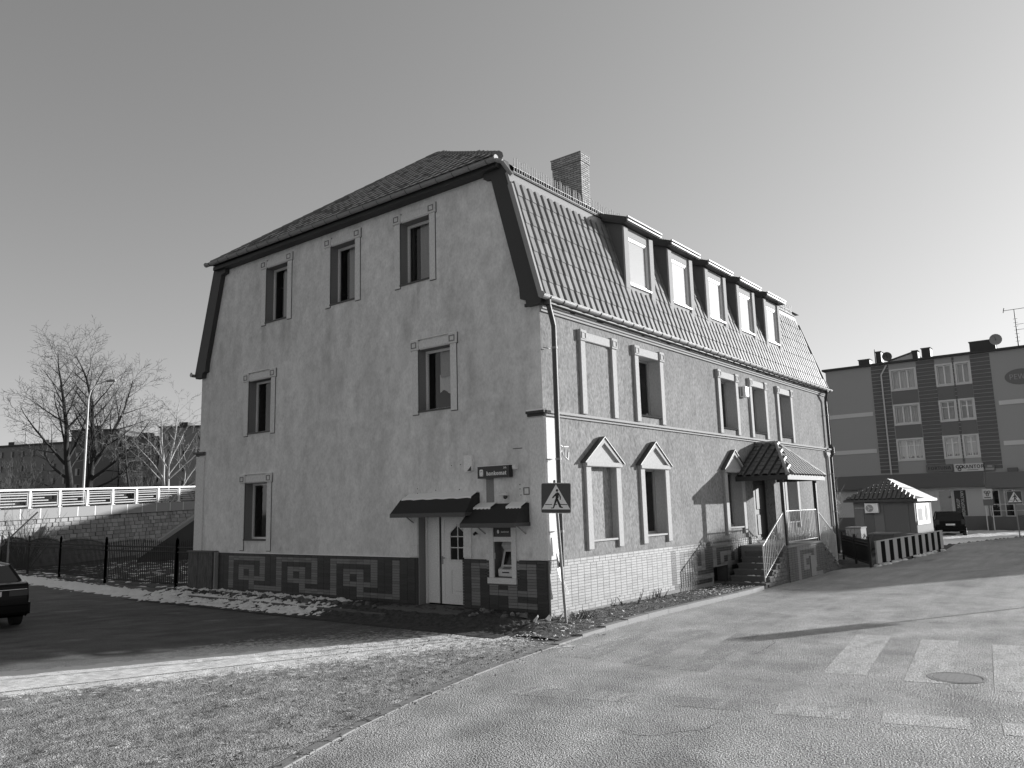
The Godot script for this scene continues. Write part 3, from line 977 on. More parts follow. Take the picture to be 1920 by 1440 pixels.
func build_house():
	house = thing("corner_house", "three storey plastered corner house with tiled mansard roof and tiled plinth", "house")
	# openings: [outer a0, a1, h0, h1] on the gable, a = z
	var gw := [[-11.04, -9.48, 8.55, 10.68, 0], [-7.82, -6.28, 8.55, 10.66, 0], [-4.85, -3.31, 8.55, 10.64, 0], [-4.19, -2.62, 5.03, 6.99, 1], [-11.86, -10.22, 5.05, 7.06, 2], [-11.93, -10.31, 1.72, 3.80, 3]]
	var holes := []
	for w in gw:
		holes.append(Rect2(w[0] + 0.21, w[2] + 0.08, w[1] - w[0] - 0.42, w[3] - w[2] - 0.33))
	var door := Rect2(-4.02, 0.22, 1.54, 2.28)
	var atm := Rect2(-1.66, 0.98, 0.80, 1.24)
	holes.append(door)
	holes.append(atm)
	var prof := PackedVector2Array([Vector2(-HW, 0), Vector2(0, 0), Vector2(0, 7.25), Vector2(-0.33, 7.5), Vector2(-1.22, TOP), Vector2(-13.15, TOP), Vector2(-14.05, 8.5), Vector2(-HW, 7.3)])
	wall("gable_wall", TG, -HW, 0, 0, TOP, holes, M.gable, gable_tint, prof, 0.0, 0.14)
	# facade
	var up := [[4.23, 6.01, true], [9.76, 11.55, true], [12.5, 14.28, true], [15.27, 17.1, true]]
	var fh := []
	for w in up:
		fh.append(Rect2(w[0] + 0.33, 5.0, w[1] - w[0] - 0.56, 1.68))
	var low := [[4.2, 6.02], [9.76, 11.55], [15.3, 17.1]]
	for w in low:
		fh.append(Rect2(w[0] + 0.33, 1.75, w[1] - w[0] - 0.56, 1.80))
	var niche := Rect2(1.85, 1.75, 1.22, 1.80)
	var fdoor := Rect2(12.4, 1.18, 2.05, 2.32)
	var cellar := Rect2(8.6, 0.1, 1.15, 0.5)
	fh.append(niche); fh.append(fdoor); fh.append(cellar)
	var TF := Transform3D.IDENTITY
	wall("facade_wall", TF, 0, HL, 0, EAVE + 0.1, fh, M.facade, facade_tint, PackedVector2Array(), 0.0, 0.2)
	# the two walls nobody sees from the street, floors and attic so that rooms are dark
	var tb := Transform3D(Basis(Vector3(0, 0, -1), Vector3.UP, Vector3(1, 0, 0)), Vector3(HL, 0, 0))
	wall("east_wall", tb, 0, HW, 0, TOP, [], M.gable, gable_tint, PackedVector2Array([Vector2(0, 0), Vector2(HW, 0), Vector2(HW, 7.3), Vector2(13.15, TOP), Vector2(1.22, TOP), Vector2(0, 7.3)]), 0.0, 1.0)
	var tn := Transform3D(Basis(Vector3(-1, 0, 0), Vector3.UP, Vector3(0, 0, -1)), Vector3(HL, 0, -HW))
	wall("north_wall", tn, 0, HL, 0, EAVE + 0.1, [], M.gable, gable_tint, PackedVector2Array(), 0.0, 1.0)
	for h in [1.0, 4.5, 7.6, 10.84]:
		bxp("floor_slab", house, TF, Vector3(0.35, h, -HW + 0.9), Vector3(HL - 0.35, h + 0.12, -0.9), M.interior)
	bxp("partition", house, TF, Vector3(4.4, 0.1, -HW + 1.0), Vector3(4.5, 10.8, -1.0), M.interior)
	bxp("partition", house, TF, Vector3(0.4, 0.1, -4.6), Vector3(HL - 0.4, 10.8, -4.5), M.interior)
	# gable windows
	for w in gw:
		var o := Rect2(w[0], w[2], w[1] - w[0], w[3] - w[2])
		var r := Rect2(w[0] + 0.21, w[2] + 0.08, w[1] - w[0] - 0.42, w[3] - w[2] - 0.33)
		var wn := part("window", house)
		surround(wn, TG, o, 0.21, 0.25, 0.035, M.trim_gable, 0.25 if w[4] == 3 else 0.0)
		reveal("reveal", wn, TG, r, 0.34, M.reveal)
		var bl: Array = [[0.34, 1.0, 0.0, 1.0], [0.36, 1.0, 0.55, 1.0], [0.5, 1.0, 0.0, 1.0], [0.6, 1.0, 0.0, 1.0]][w[4]]
		glazing(wn, TG, r, 0.34, bl)
		var b := MB.new(TG)
		b.box(Vector3(r.position.x, r.position.y - 0.03, -0.3), Vector3(r.end.x, r.position.y + 0.012, 0.035))
		obj("sill", b, M.pipe, wn)
		if w[4] == 1:
			# net valance hanging low in the window by the sign
			b = MB.new(TG)
			for i in 16:
				var u0 := lerpf(r.position.x + 0.36, r.end.x - 0.02, i / 16.0); var u1 := lerpf(r.position.x + 0.36, r.end.x - 0.02, (i + 1) / 16.0)
				var e0 := -0.44 - 0.02 * (i % 2); var e1 := -0.44 - 0.02 * ((i + 1) % 2)
				b.quad(Vector3(u0, r.position.y + 0.50 + 0.06 * sin(i * 0.6), e0), Vector3(u1, r.position.y + 0.50 + 0.06 * sin(i * 0.6 + 0.6), e1), Vector3(u1, r.position.y + 0.98, e1), Vector3(u0, r.position.y + 0.98, e0))
			obj("net_curtain", b, M.curtain, wn)
		if w[4] > 0:
			b = MB.new(TG)
			b.box(Vector3(w[0] - 0.02, w[3] + 0.021, 0.0), Vector3(w[1] + 0.02, w[3] + 0.036, 0.06))
			obj("snow_line", b, M.snow, wn)
	# gable door: recessed white leaf and side panel
	var dn := part("door", house)
	reveal("reveal", dn, TG, door, 0.30, M.reveal)
	var b := MB.new(TG)
	b.box(Vector3(-4.0, 0.24, -0.30), Vector3(-3.93, 2.5, -0.22)); b.box(Vector3(-3.93, 2.43, -0.30), Vector3(-2.49, 2.5, -0.22))
	b.box(Vector3(-2.56, 0.24, -0.30), Vector3(-2.49, 2.43, -0.22))
	obj("frame", b, M.pvc, dn)
	b = MB.new(TG)
	b.bev(Vector3(-3.93, 0.26, -0.29), Vector3(-3.54, 2.43, -0.24), 0.01)
	b.bev(Vector3(-3.87, 0.40, -0.245), Vector3(-3.58, 2.38, -0.228), 0.012)
	obj("side_panel", b, M.pvc, dn)
	bxp("dark_gap", dn, TG, Vector3(-3.54, 0.25, -0.30), Vector3(-3.46, 2.43, -0.27), M.black)
	b = MB.new(TG)
	# leaf with a house-shaped light cut out: built as strips round the opening
	var lx0 := -3.46; var lx1 := -2.56; var px0 := -3.16; var px1 := -2.66; var pm := (px0 + px1) / 2
	b.box(Vector3(lx0, 0.26, -0.29), Vector3(px0, 2.43, -0.245))
	b.box(Vector3(px1, 0.26, -0.29), Vector3(lx1, 2.43, -0.245))
	b.box(Vector3(px0, 0.26, -0.29), Vector3(px1, 1.34, -0.245))
	b.prism(PackedVector2Array([Vector2(px0, 2.0), Vector2(pm, 2.2), Vector2(px1, 2.0), Vector2(px1, 2.43), Vector2(px0, 2.43)]), -0.29, -0.245)
	obj("leaf", b, M.pvc, dn)
	b = MB.new(TG)
	b.prism(PackedVector2Array([Vector2(px0, 1.34), Vector2(px1, 1.34), Vector2(px1, 2.0), Vector2(pm, 2.2), Vector2(px0, 2.0)]), -0.275, -0.265)
	obj("pane", b, M.glass_dark, dn)
	b = MB.new(TG)
	b.box(Vector3(pm - 0.012, 1.34, -0.265), Vector3(pm + 0.012, 2.19, -0.25))
	for y in [1.62, 1.89]:
		b.box(Vector3(px0, y, -0.265), Vector3(pm - 0.012, y + 0.022, -0.25)); b.box(Vector3(pm + 0.012, y, -0.265), Vector3(px1, y + 0.022, -0.25))
	for s in [[px0, 1.31, px0, 2.0], [px1, 1.31, px1, 2.0], [px0, 1.32, px1, 1.32], [px0, 2.0, pm, 2.2], [px1, 2.0, pm, 2.2]]:
		b.cyl(Vector3(s[0], s[1], -0.243), Vector3(s[2], s[3], -0.243), 0.022, 0.022, 6)
	obj("glazing_bar", b, M.pvc, dn)
	b = MB.new(TG)
	ring(b, Rect2(-3.14, 0.48, 0.50, 0.62), 0.03, -0.245, -0.225)
	b.bev(Vector3(-3.06, 0.56, -0.245), Vector3(-2.72, 1.02, -0.228), 0.03)
	ring(b, Rect2(-3.36, 0.36, 0.74, 1.98), 0.014, -0.245, -0.238)
	obj("panel_moulding", b, M.pvc, dn)
	b = MB.new(TG)
	b.box(Vector3(-3.44, 1.22, -0.245), Vector3(-3.405, 1.42, -0.235))
	b.tube([Vector3(-3.42, 1.38, -0.24), Vector3(-3.42, 1.38, -0.19), Vector3(-3.30, 1.375, -0.19)], 0.011)
	obj("handle", b, M.grey_metal, dn)
	bxp("doorstep", house, TG, Vector3(-4.75, 0.0, -0.28), Vector3(-2.05, 0.225, 0.75), M.concrete_dark)
	# jamb strips beside the door
	bxp("jamb_trim", house, TG, Vector3(-4.28, 1.70, 0), Vector3(-4.03, 2.6, 0.035), M.trim_gable)
	bxp("jamb_trim", house, TG, Vector3(-4.28, 1.42, 0), Vector3(-4.03, 1.69, 0.045), M.trim_gable)
	bxp("jamb_trim", house, TG, Vector3(-2.47, 1.70, 0), Vector3(-2.22, 2.4, 0.035), M.trim_gable)
	bxp("jamb_trim", house, TG, Vector3(-2.47, 1.42, 0), Vector3(-2.22, 1.69, 0.045), M.trim_gable)
	# ghost of a removed sign on the plaster: a cleaner, darker strip and cable holes
	bxp("paint_patch", house, TG, Vector3(-1.74, 2.7, 0), Vector3(-1.5, 3.3, 0.003), M.stain)
	b = MB.new(TG)
	for q in [[-2.6, 3.05], [-2.6, 2.96], [-4.05, 3.12], [-4.05, 3.0], [-3.4, 3.06], [-0.72, 3.1], [-0.72, 3.0], [-0.7, 2.86], [-2.55, 3.66], [-2.85, 3.65]]:
		b.cyl(Vector3(q[0], q[1], 0), Vector3(q[0], q[1], 0.006), 0.014, 0.014, 6)
	obj("anchor_hole", b, M.black, house)
	b = MB.new(TG)
	ring(b, Rect2(-0.62, 2.86, 0.17, 0.17), 0.02, 0, 0.008)
	b.box(Vector3(-0.9, 3.93, 0), Vector3(-0.62, 3.95, 0.006))
	obj("plaster_mark", b, M.concrete_dark, house)
	facade_details(TF, up, low, niche, fdoor, cellar)
	plinths(cellar, door, atm)
	corner_trims(TF)
	roofs(TF)
	chimney()

func facade_details(TF: Transform3D, up: Array, low: Array, niche: Rect2, fdoor: Rect2, cellar: Rect2):
	# blind window above the niche: only the plaster surround
	var bw := part("blind_window", house)
	surround(bw, TF, Rect2(1.60, 4.80, 1.72, 2.10), 0.22, 0.26, 0.07, M.trim)
	var k := 0
	for w in up:
		var wn := part("window", house)
		surround(wn, TF, Rect2(w[0] + 0.08, 4.80, w[1] - w[0] - 0.10, 2.10), 0.22, 0.26, 0.07, M.trim)
		var r := Rect2(w[0] + 0.33, 5.0, w[1] - w[0] - 0.56, 1.68)
		reveal("reveal", wn, TF, r, 0.36, M.trim)
		glazing(wn, TF, r, 0.36, [], 0.5, M.block_wall)
		var b := MB.new(TF)
		b.box(Vector3(r.position.x - 0.02, 4.97, -0.3), Vector3(r.end.x + 0.02, 5.012, 0.05))
		obj("sill", b, M.sill_dark, wn)
		k += 1
	for i in 4:
		var x0: float = [1.52, 4.22, 9.77, 15.32][i]
		var wn := part("window" if i > 0 else "blind_niche", house)
		var x1 := x0 + 1.80
		# pilaster strips
		for s in [[x0 + 0.10, x0 + 0.34], [x1 - 0.28, x1 - 0.04]]:
			var q := MB.new(TF)
			q.bev(Vector3(s[0], 1.53, 0), Vector3(s[1], 3.52, 0.07), 0.012)
			obj("jamb_trim", q, M.trim, wn)
		# pediment: base ledge, tympanum and two raking mouldings
		var b := MB.new(TF)
		b.bev(Vector3(x0 + 0.06, 3.52, 0), Vector3(x1 - 0.02, 3.64, 0.125), 0.015)
		obj("pediment_base", b, M.trim, wn)
		b = MB.new(TF)
		var xm := (x0 + x1) / 2
		b.prism(PackedVector2Array([Vector2(x0 + 0.16, 3.64), Vector2(x1 - 0.12, 3.64), Vector2(xm + 0.02, 4.15)]), 0.0, 0.06)
		obj("tympanum", b, M.trim, wn)
		for s in [-1, 1]:
			b = MB.new(TF)
			var e := x0 if s < 0 else x1
			var inn: float = 0.19 * s
			b.prism(PackedVector2Array([Vector2(e, 3.60), Vector2(e - inn, 3.64), Vector2(xm, 4.12), Vector2(xm, 4.25)]), 0.0, 0.13)
			obj("raking_moulding", b, M.trim, wn)
			b = MB.new(TF)
			b.prism(PackedVector2Array([Vector2(e + 0.02 * s, 3.605), Vector2(xm, 4.255), Vector2(xm, 4.285), Vector2(e + 0.045 * s, 3.62)]), 0.0, 0.16)
			obj("flashing", b, M.pipe, wn)
		var r := Rect2([1.85, 4.53, 10.09, 15.63][i], 1.75, [1.22, 1.26, 1.23, 1.24][i], 1.80)
		if i == 0:
			reveal("reveal", wn, TF, niche, 0.13, M.trim)
			var back := MB.new(TF)
			back.quad(Vector3(niche.position.x, niche.position.y, -0.13), Vector3(niche.end.x, niche.position.y, -0.13), Vector3(niche.end.x, niche.end.y, -0.13), Vector3(niche.position.x, niche.end.y, -0.13))
			obj("niche_back", back, M.facade, wn)
		else:
			reveal("reveal", wn, TF, r, 0.36, M.trim)
			glazing(wn, TF, r, 0.36, [], 0.5, M.block_wall)
		b = MB.new(TF)
		b.box(Vector3(r.position.x - 0.02, 1.71, -0.2), Vector3(r.end.x + 0.02, 1.755, 0.05))
		obj("sill", b, M.trim, wn)
	# street door under the porch
	var dn := part("street_door", house)
	reveal("reveal", dn, TF, fdoor, 0.42, M.facade)
	var b2 := MB.new(TF)
	ring(b2, fdoor, 0.08, -0.42, -0.34)
	obj("frame", b2, M.board, dn)
	b2 = MB.new(TF)
	b2.box(Vector3(12.48, 1.18, -0.41), Vector3(14.37, 3.42, -0.37))
	for q in [[12.6, 13.35], [13.5, 14.25]]:
		b2.bev(Vector3(q[0], 1.35, -0.37), Vector3(q[1], 2.1, -0.35), 0.03); b2.bev(Vector3(q[0], 2.25, -0.37), Vector3(q[1], 3.2, -0.35), 0.03)
	obj("leaf", b2, M.board, dn)
	# cellar light
	reveal("cellar_reveal", house, TF, cellar, 0.35, M.concrete_dark)
	bxp("cellar_shutter", house, TF, Vector3(cellar.position.x, cellar.position.y, -0.37), Vector3(cellar.end.x, cellar.end.y, -0.35), M.black)

func stroke(u: float, row: int, s: float, last := 99) -> bool:
	# Greek key in tile columns: true where the band of lighter tiles runs
	var c := int(floor((u - s) / 0.2778 + 1e-3))
	if c < 0 or c > last: return false
	var q := posmod(c, 9)
	if q == 0 and row >= 1 and row <= 15: return true
	if q <= 6 and row in [1, 2]: return true
	if q == 6 and row >= 1 and row <= 11: return true
	if q >= 2 and q <= 6 and row in [10, 11]: return true
	if q == 2 and row >= 5 and row <= 11: return true
	if q >= 2 and q <= 4 and row in [5, 6]: return true
	if q == 4 and row >= 5 and row <= 15: return true
	if q >= 4 and row in [14, 15]: return true
	return false

func plinths(cellar: Rect2, door: Rect2, atm: Rect2):
	# gable plinth body, proud of the plaster, with a ledge; then one tile after another
	var pg := part("gable_plinth", house)
	var b := MB.new(TG)
	b.box(Vector3(-13.1, 0.0, -0.02), Vector3(-4.03, 1.385, 0.035))
	b.box(Vector3(-2.47, 0.0, -0.02), Vector3(-1.78, 1.385, 0.035))
	b.box(Vector3(-1.78, 0.0, -0.02), Vector3(-0.78, 0.93, 0.035))
	b.box(Vector3(-0.78, 0.0, -0.02), Vector3(-0.0, 1.385, 0.035))
	obj("plinth_core", b, M.mortar_dark, pg)
	b = MB.new(TG)
	b.box(Vector3(-12.4, 1.386, 0.0), Vector3(-4.3, 1.402, 0.05))
	obj("snow_line", b, M.snow, pg)
	var pf := part("facade_plinth", house)
	b = MB.new()
	b.box(Vector3(0.0, 0.0, -0.02), Vector3(8.6, 1.385, 0.035)); b.box(Vector3(8.6, 0.6, -0.02), Vector3(9.75, 1.385, 0.035)); b.box(Vector3(9.75, 0.0, -0.02), Vector3(12.4, 1.385, 0.035)); b.box(Vector3(14.45, 0.0, -0.02), Vector3(21.6, 1.385, 0.035))
	obj("plinth_core", b, M.mortar_light, pf)
	var P := 0.2778
	var H := 0.066
	var shape := MB.new()
	shape.bev(Vector3(0.004, 0.004, 0.03), Vector3(P - 0.004, H - 0.004, 0.048), 0.003)
	var tile := shape.mesh()
	var half := MB.new()
	half.bev(Vector3(0.004, 0.004, 0.03), Vector3(P / 2 - 0.004, H - 0.004, 0.048), 0.003)
	var htile := half.mesh()
	var picks := []      # [distance, parent, T, kind, half]
	var eye := Vector3(-14.5, 2.6, 10.4)
	for row in 18:
		var y := 1.37 - H * (row + 1)
		# gable
		for side in 2:
			var run := [[-12.95, -4.1], [-2.5, 0.0]][side] as Array
			var s: float = [-12.45, -2.23][side]
			var u: float = s - P * ceil((s - run[0]) / P)
			while u < run[1] + 0.02:
				var w := minf(P, 0.005 - u)
				var mid := u + P * 0.5
				var ok: bool = u > run[0] - 0.15 and w > 0.1
				if side == 1 and mid > -1.80 and mid < -0.76 and y > 0.85: ok = false
				if side == 0 and u + P > -4.02: ok = false
				if side == 1 and u < -2.52: ok = false
				if ok and y > 0.2:
					var light := stroke(mid, row, s, 27 if side == 0 else 6)
					var kind := ("tile_mid" if light else "tile_dark") + ("_b" if rng.randf() < 0.4 else "")
					var T := Transform3D(TG.basis, TG * Vector3(u, y, 0.0))
					picks.append([(T.origin - eye).length(), pg, T, kind, w < P * 0.9])
				u += P
		# facade: pale tiles near the corner, the key pattern further on
		var off := P * 0.5 if (row < 2 or row > 15) else 0.0
		var u2 := -off
		while u2 < 20.8:
			var mid2 := u2 + P * 0.5
			if not (mid2 > 12.3 and mid2 < 14.5) and not (mid2 > 8.6 and mid2 < 9.75 and y < 0.6):
				var light2 := stroke(mid2, row, 6.0, 99)
				var kind := "tile_light" if mid2 < 5.85 else ("tile_mid" if light2 else "tile_dark")
				kind += "_b" if rng.randf() < 0.35 else ""
				if u2 < -0.01:
					picks.append([(Vector3(0, y, 0) - eye).length(), pf, Transform3D(Basis.IDENTITY, Vector3(0.0, y, 0)), kind, true])
				else:
					picks.append([(Vector3(u2, y, 0) - eye).length(), pf, Transform3D(Basis.IDENTITY, Vector3(u2, y, 0)), kind, false])
			u2 += P
	picks.sort_custom(func(a, c): return a[0] < c[0])
	var rest := {}
	for i in picks.size():
		var q: Array = picks[i]
		var ms: ArrayMesh = htile if q[4] else tile
		if i < 296:
			var o := mi("plinth_tile", ms, M[q[3]], q[1])
			o.transform = q[2]
		else:
			var key: String = q[3] + ("|g" if q[1] == pg else "|f")
			if not rest.has(key): rest[key] = [MB.new(), q[1]]
			var mbr: MB = rest[key][0]
			var sh := half if q[4] else shape
			for k in sh.v.size():
				mbr.v.append(q[2] * sh.v[k]); mbr.n.append(q[2].basis * sh.n[k]); mbr.c.append(Color.WHITE)
	for key in rest:
		var o := obj("plinth_tiles", rest[key][0], M[key.split("|")[0]], rest[key][1])
		o.set_meta("kind", "stuff")

func corner_trims(TF: Transform3D):
	# pilasters wrap both street corners up to the string course
	var b := MB.new()
	b.box(Vector3(-0.045, 1.40, -0.38), Vector3(0.0, 4.60, 0.045))
	b.box(Vector3(0.0, 1.40, 0.0), Vector3(0.42, 4.60, 0.045))
	obj("pilaster", b, M.trim_gable, house)
	b = MB.new()
	b.box(Vector3(-0.045, 1.40, -HW - 0.12), Vector3(0.2, 4.55, -HW + 0.36))
	obj("pilaster", b, M.trim_gable, house)
	b = MB.new()
	b.box(Vector3(HL - 0.55, 1.40, 0.0), Vector3(HL + 0.045, 4.60, 0.05))
	obj("pilaster", b, M.trim, house)
	for q in [[0.0, 4.645, 0.05], [0.05, 4.705, 0.11]]:
		b = MB.new()
		bxp("pilaster_cap", house, Transform3D.IDENTITY, Vector3(-q[2], q[1], -0.42), Vector3(0.0, q[1] + 0.058, q[2]), M.board)
		b.box(Vector3(0.0, q[1], 0.0), Vector3(HL + q[2], q[1] + 0.058, q[2]))
		obj("string_course", b, M.dormer_trim, house)
		b = MB.new()
		b.box(Vector3(-q[2], q[1] - 0.06, -HW - 0.12 - q[2]), Vector3(0.3, q[1], -HW + 0.38))
		obj("pilaster_cap", b, M.concrete_dark, house)
	b = MB.new()
	b.box(Vector3(-0.11, 4.764, -0.40), Vector3(0.0, 4.80, 0.10))
	obj("snow_cap", b, M.snow, house)
	# eaves cornice with a ledge of old snow
	b = MB.new()
	b.box(Vector3(0.0, 7.10, 0.0), Vector3(HL, 7.16, 0.05)); b.box(Vector3(0.0, 7.16, 0.0), Vector3(HL, 7.24, 0.09))
	obj("cornice", b, M.dormer_trim, house)
	b = MB.new()
	var x := 0.3
	while x < HL - 0.5:
		var l := rng.randf_range(0.3, 1.3)
		b.box(Vector3(x, 7.241, 0.0), Vector3(x + l, 7.241 + rng.randf_range(0.010, 0.022), 0.10))
		x += l + rng.randf_range(0.02, 0.35)
	obj("snow_ledge", b, M.snow, house)
	b = MB.new()
	b.box(Vector3(-0.05, 7.26, -0.4), Vector3(HL + 0.1, 7.33, 0.24))
	obj("soffit", b, M.board, house)
	# graffiti tag near the downpipe
	b = MB.new()
	for s in [[0.5, 3.92, 0.62, 3.97], [0.66, 3.99, 0.76, 3.95], [0.8, 3.96, 0.98, 3.97], [0.5, 3.85, 0.6, 3.76], [0.6, 3.76, 0.7, 3.88], [0.72, 3.86, 0.78, 3.74], [0.86, 3.9, 0.84, 3.72], [0.84, 3.72, 0.95, 3.66], [0.95, 3.66, 0.98, 3.84], [0.55, 3.7, 0.66, 3.68]]:
		b.cyl(Vector3(s[0], s[1], 0.0), Vector3(s[2], s[3], 0.0), 0.017, 0.017, 5)
	obj("graffiti", b, M.white, house)

func tile_shape(w: float, l: float) -> MB:
	# one pressed roof tile: flat pan and a round roll, its lower edge proud of the tile below
	var pr := [Vector2(0, 0.0), Vector2(0.082, 0.0), Vector2(0.086, 0.060), Vector2(0.096, 0.078), Vector2(0.110, 0.082), Vector2(w - 0.03, 0.082), Vector2(w - 0.012, 0.06), Vector2(w, 0.0)]
	var b := MB.new()
	for i in pr.size() - 1:
		var p: Vector2 = pr[i]; var q: Vector2 = pr[i + 1]
		b.quad(Vector3(p.x, 0, p.y + 0.016), Vector3(q.x, 0, q.y + 0.016), Vector3(q.x, l, q.y), Vector3(p.x, l, p.y))
		b.quad(Vector3(p.x, 0, p.y - 0.002), Vector3(q.x, 0, q.y - 0.002), Vector3(q.x, 0, q.y + 0.016), Vector3(p.x, 0, p.y + 0.016))
	return b

func add_tiles(spots: Array, parent: Node, shape: MB, limit: int, called := "roof_tile"):
	var mesh := shape.mesh()
	var rest := {}
	for T in spots:
		var key: String = ["roof", "roof", "roof_b", "roof_c"][rng.randi() % 4]
		if tile_nodes < limit:
			var o := mi(called, mesh, M[key], parent)
			o.transform = T
			tile_nodes += 1
		else:
			if not rest.has(key): rest[key] = MB.new()
			var mb: MB = rest[key]
			for k in shape.v.size():
				mb.v.append(T * shape.v[k]); mb.n.append(T.basis * shape.n[k]); mb.c.append(Color.WHITE)
	for key in rest:
		var o := obj(called + "s", rest[key], M[key], parent)
		o.set_meta("kind", "stuff")

const DX := 2.69
func roofs(TF: Transform3D):
	var slope := Vector3(0, 1, -0.278).normalized()
	var nrm := Vector3(0, 0.278, 1).normalized()
	var mr := part("mansard_roof", house)
	var o0 := Vector3(-0.17, 7.42, 0.17)
	# boarding below the tiles
	var b := MB.new()
	var t0 := o0 - nrm * 0.06
	b.quad(t0, t0 + Vector3(HL + 0.2, 0, 0), t0 + Vector3(HL - 0.6, 0, 0) + slope * 3.6, t0 + slope * 3.6)
	obj("boarding", b, M.board, mr)
	var W := 0.29
	var L := 0.3875
	var shape := tile_shape(W, L + 0.03)
	var spots := []
	var col := 0
	while col * W < HL:
		for row in 8:
			var x := col * W
			var far := HL + 0.0 - 0.25 * (row + 1) * L
			if x + W > far: continue
			var p := o0 + Vector3(x, 0, 0) + slope * (row * L) + nrm * 0.004 * (row % 2)
			var hid := false
			for k in 5:
				var dx := 4.28 + DX * k
				if p.x > dx + 0.05 and p.x + W < dx + 1.66 and p.y > 8.5: hid = true
			if not hid:
				spots.append(Transform3D(Basis(Vector3(1, 0, 0), slope, nrm).rotated(nrm, rng.randf_range(-0.006, 0.006)).rotated(slope, rng.randf_range(-0.012, 0.012)).rotated(Vector3(1, 0, 0), rng.randf_range(-0.008, 0.008)), p))
		col += 1
	spots.sort_custom(func(a, c): return a.origin.x < c.origin.x)
	add_tiles(spots, mr, shape, 296)
	# verge flashing on the street corner, far verge, band above the tiles
	b = MB.new()
	b.T = Transform3D(Basis(Vector3(1, 0, 0), slope, nrm), o0)
	b.box(Vector3(-0.03, -0.02, -0.05), Vector3(0.05, 3.05, 0.075))
	obj("verge_flashing", b, M.zinc, mr)
	b = MB.new()
	b.cyl(o0 + Vector3(HL + 0.02, 0, 0) + nrm * 0.04, o0 + Vector3(HL - 0.72, 0, 0) + slope * 3.0 + nrm * 0.04, 0.07, 0.07, 7)
	obj("verge_cap", b, M.roof_b, mr)
	b = MB.new()
	b.T = Transform3D(Basis(Vector3(1, 0, 0), slope, nrm), o0)
	b.box(Vector3(0.0, 3.06, -0.04), Vector3(HL - 0.75, 3.40, 0.03))
	obj("fascia_band", b, M.zinc, mr)
	b = MB.new()
	b.T = Transform3D(Basis(Vector3(1, 0, 0), slope, nrm), o0)
	b.box(Vector3(0.0, 3.40, -0.1), Vector3(HL - 0.75, 3.45, 0.07))
	obj("fascia_edge", b, M.board, mr)
	# snow fence of upright prongs above the break
	b = MB.new()
	var top := o0 + slope * 3.45 + nrm * 0.05
	var i := 0
	var x := 0.35
	while x < HL - 0.9:
		var p := top + Vector3(x, 0, -0.06)
		b.cyl(p, p + Vector3(rng.randf_range(-0.02, 0.02), 0.44 + 0.03 * sin(i * 1.7), rng.randf_range(-0.02, 0.02)), 0.018, 0.012, 4, false)
		x += 0.105
		i += 1
	for h in [0.08, 0.2]:
		b.cyl(top + Vector3(0.3, h, -0.06), top + Vector3(HL - 0.9, h, -0.06), 0.009, 0.009, 4, false)
	var sg := obj("snow_guard", b, M.light_metal, house)
	sg.set_meta("kind", "stuff")
	# upper hipped roof
	var ur := part("upper_roof", house)
	var A := Vector3(-0.32, 11.08, -13.55); var B := Vector3(-0.32, 11.08, -0.85); var R := Vector3(4.25, 14.69, -7.2)
	var R2 := Vector3(HL - 4.6, 14.69, -7.2); var C := Vector3(HL + 0.2, 11.08, -0.85); var D := Vector3(HL + 0.2, 11.08, -13.55)
	b = MB.new()
	var dn := Vector3(0, -0.05, 0)
	b.tri(A + dn, B + dn, R + dn); b.quad(B + dn, C + dn, R2 + dn, R + dn); b.tri(C + dn, D + dn, R2 + dn); b.quad(D + dn, A + dn, R + dn, R2 + dn)
	obj("deck", b, M.roof_b, ur)
	b = MB.new()
	b.quad(B, A, Vector3(0.4, 11.0, -13.3), Vector3(0.4, 11.0, -0.9))
	b.box(Vector3(-0.30, 10.86, -13.5), Vector3(0.0, 10.98, -0.95))
	obj("soffit", b, M.board, ur)
	var w := (R - Vector3(-0.32, 11.08, -7.2)).normalized()
	var un := Vector3(0, 0, 1).cross(w).normalized()
	spots = []
	var rows := 14
	var LL := 5.85 / rows
	var hs := tile_shape(W, LL + 0.03)
	for row in rows:
		var f := (row + 0.5) / rows
		var z0 := lerpf(-13.5, -7.2, f); var z1 := lerpf(-0.9, -7.2, f)
		var z := z0
		while z + W < z1 + 0.16:
			spots.append(Transform3D(Basis(Vector3(0, 0, 1), w, un), Vector3(-0.32, 11.08, z) + w * (row * LL)))
			z += W
	var hm := MB.new(); var fr := MB.new()
	for q in spots:
		for e in hs.v.size():
			hm.v.append(q * hs.v[e]); hm.n.append(q.basis * hs.n[e]); hm.c.append(Color.WHITE)
		var share := smoothstep(-12.8, -6.5, q.origin.z)
		if rng.randf() < 0.35 + 0.6 * share:
			fr.T = q
			var e0 := rng.randf_range(0.02, 0.06); var e1 := rng.randf_range(0.22, LL)
			fr.quad(Vector3(0.09, e0, 0.104 - e0 * 0.03), Vector3(W - 0.055, e0, 0.104 - e0 * 0.03), Vector3(W - 0.055, e1, 0.104 - e1 * 0.03), Vector3(0.09, e1, 0.104 - e1 * 0.03))
	obj("hip_tiles", hm, M.roof_dark, ur).set_meta("kind", "stuff")
	obj("frost", fr, M.frost_film, ur).set_meta("kind", "stuff")
	b = MB.new()
	for e in [[A, R], [B, R], [R, R2]]:
		var d: Vector3 = e[1] - e[0]
		var n := int(d.length() / 0.38)
		for q in n:
			var p0: Vector3 = e[0] + d * (float(q) / n); var p1: Vector3 = e[0] + d * ((q + 1.0) / n)
			b.cyl(p0 + Vector3(0, 0.03, 0), p1 + Vector3(0, 0.045, 0), 0.12, 0.095, 8, true)
	obj("ridge_cap", b, M.roof_b, ur)
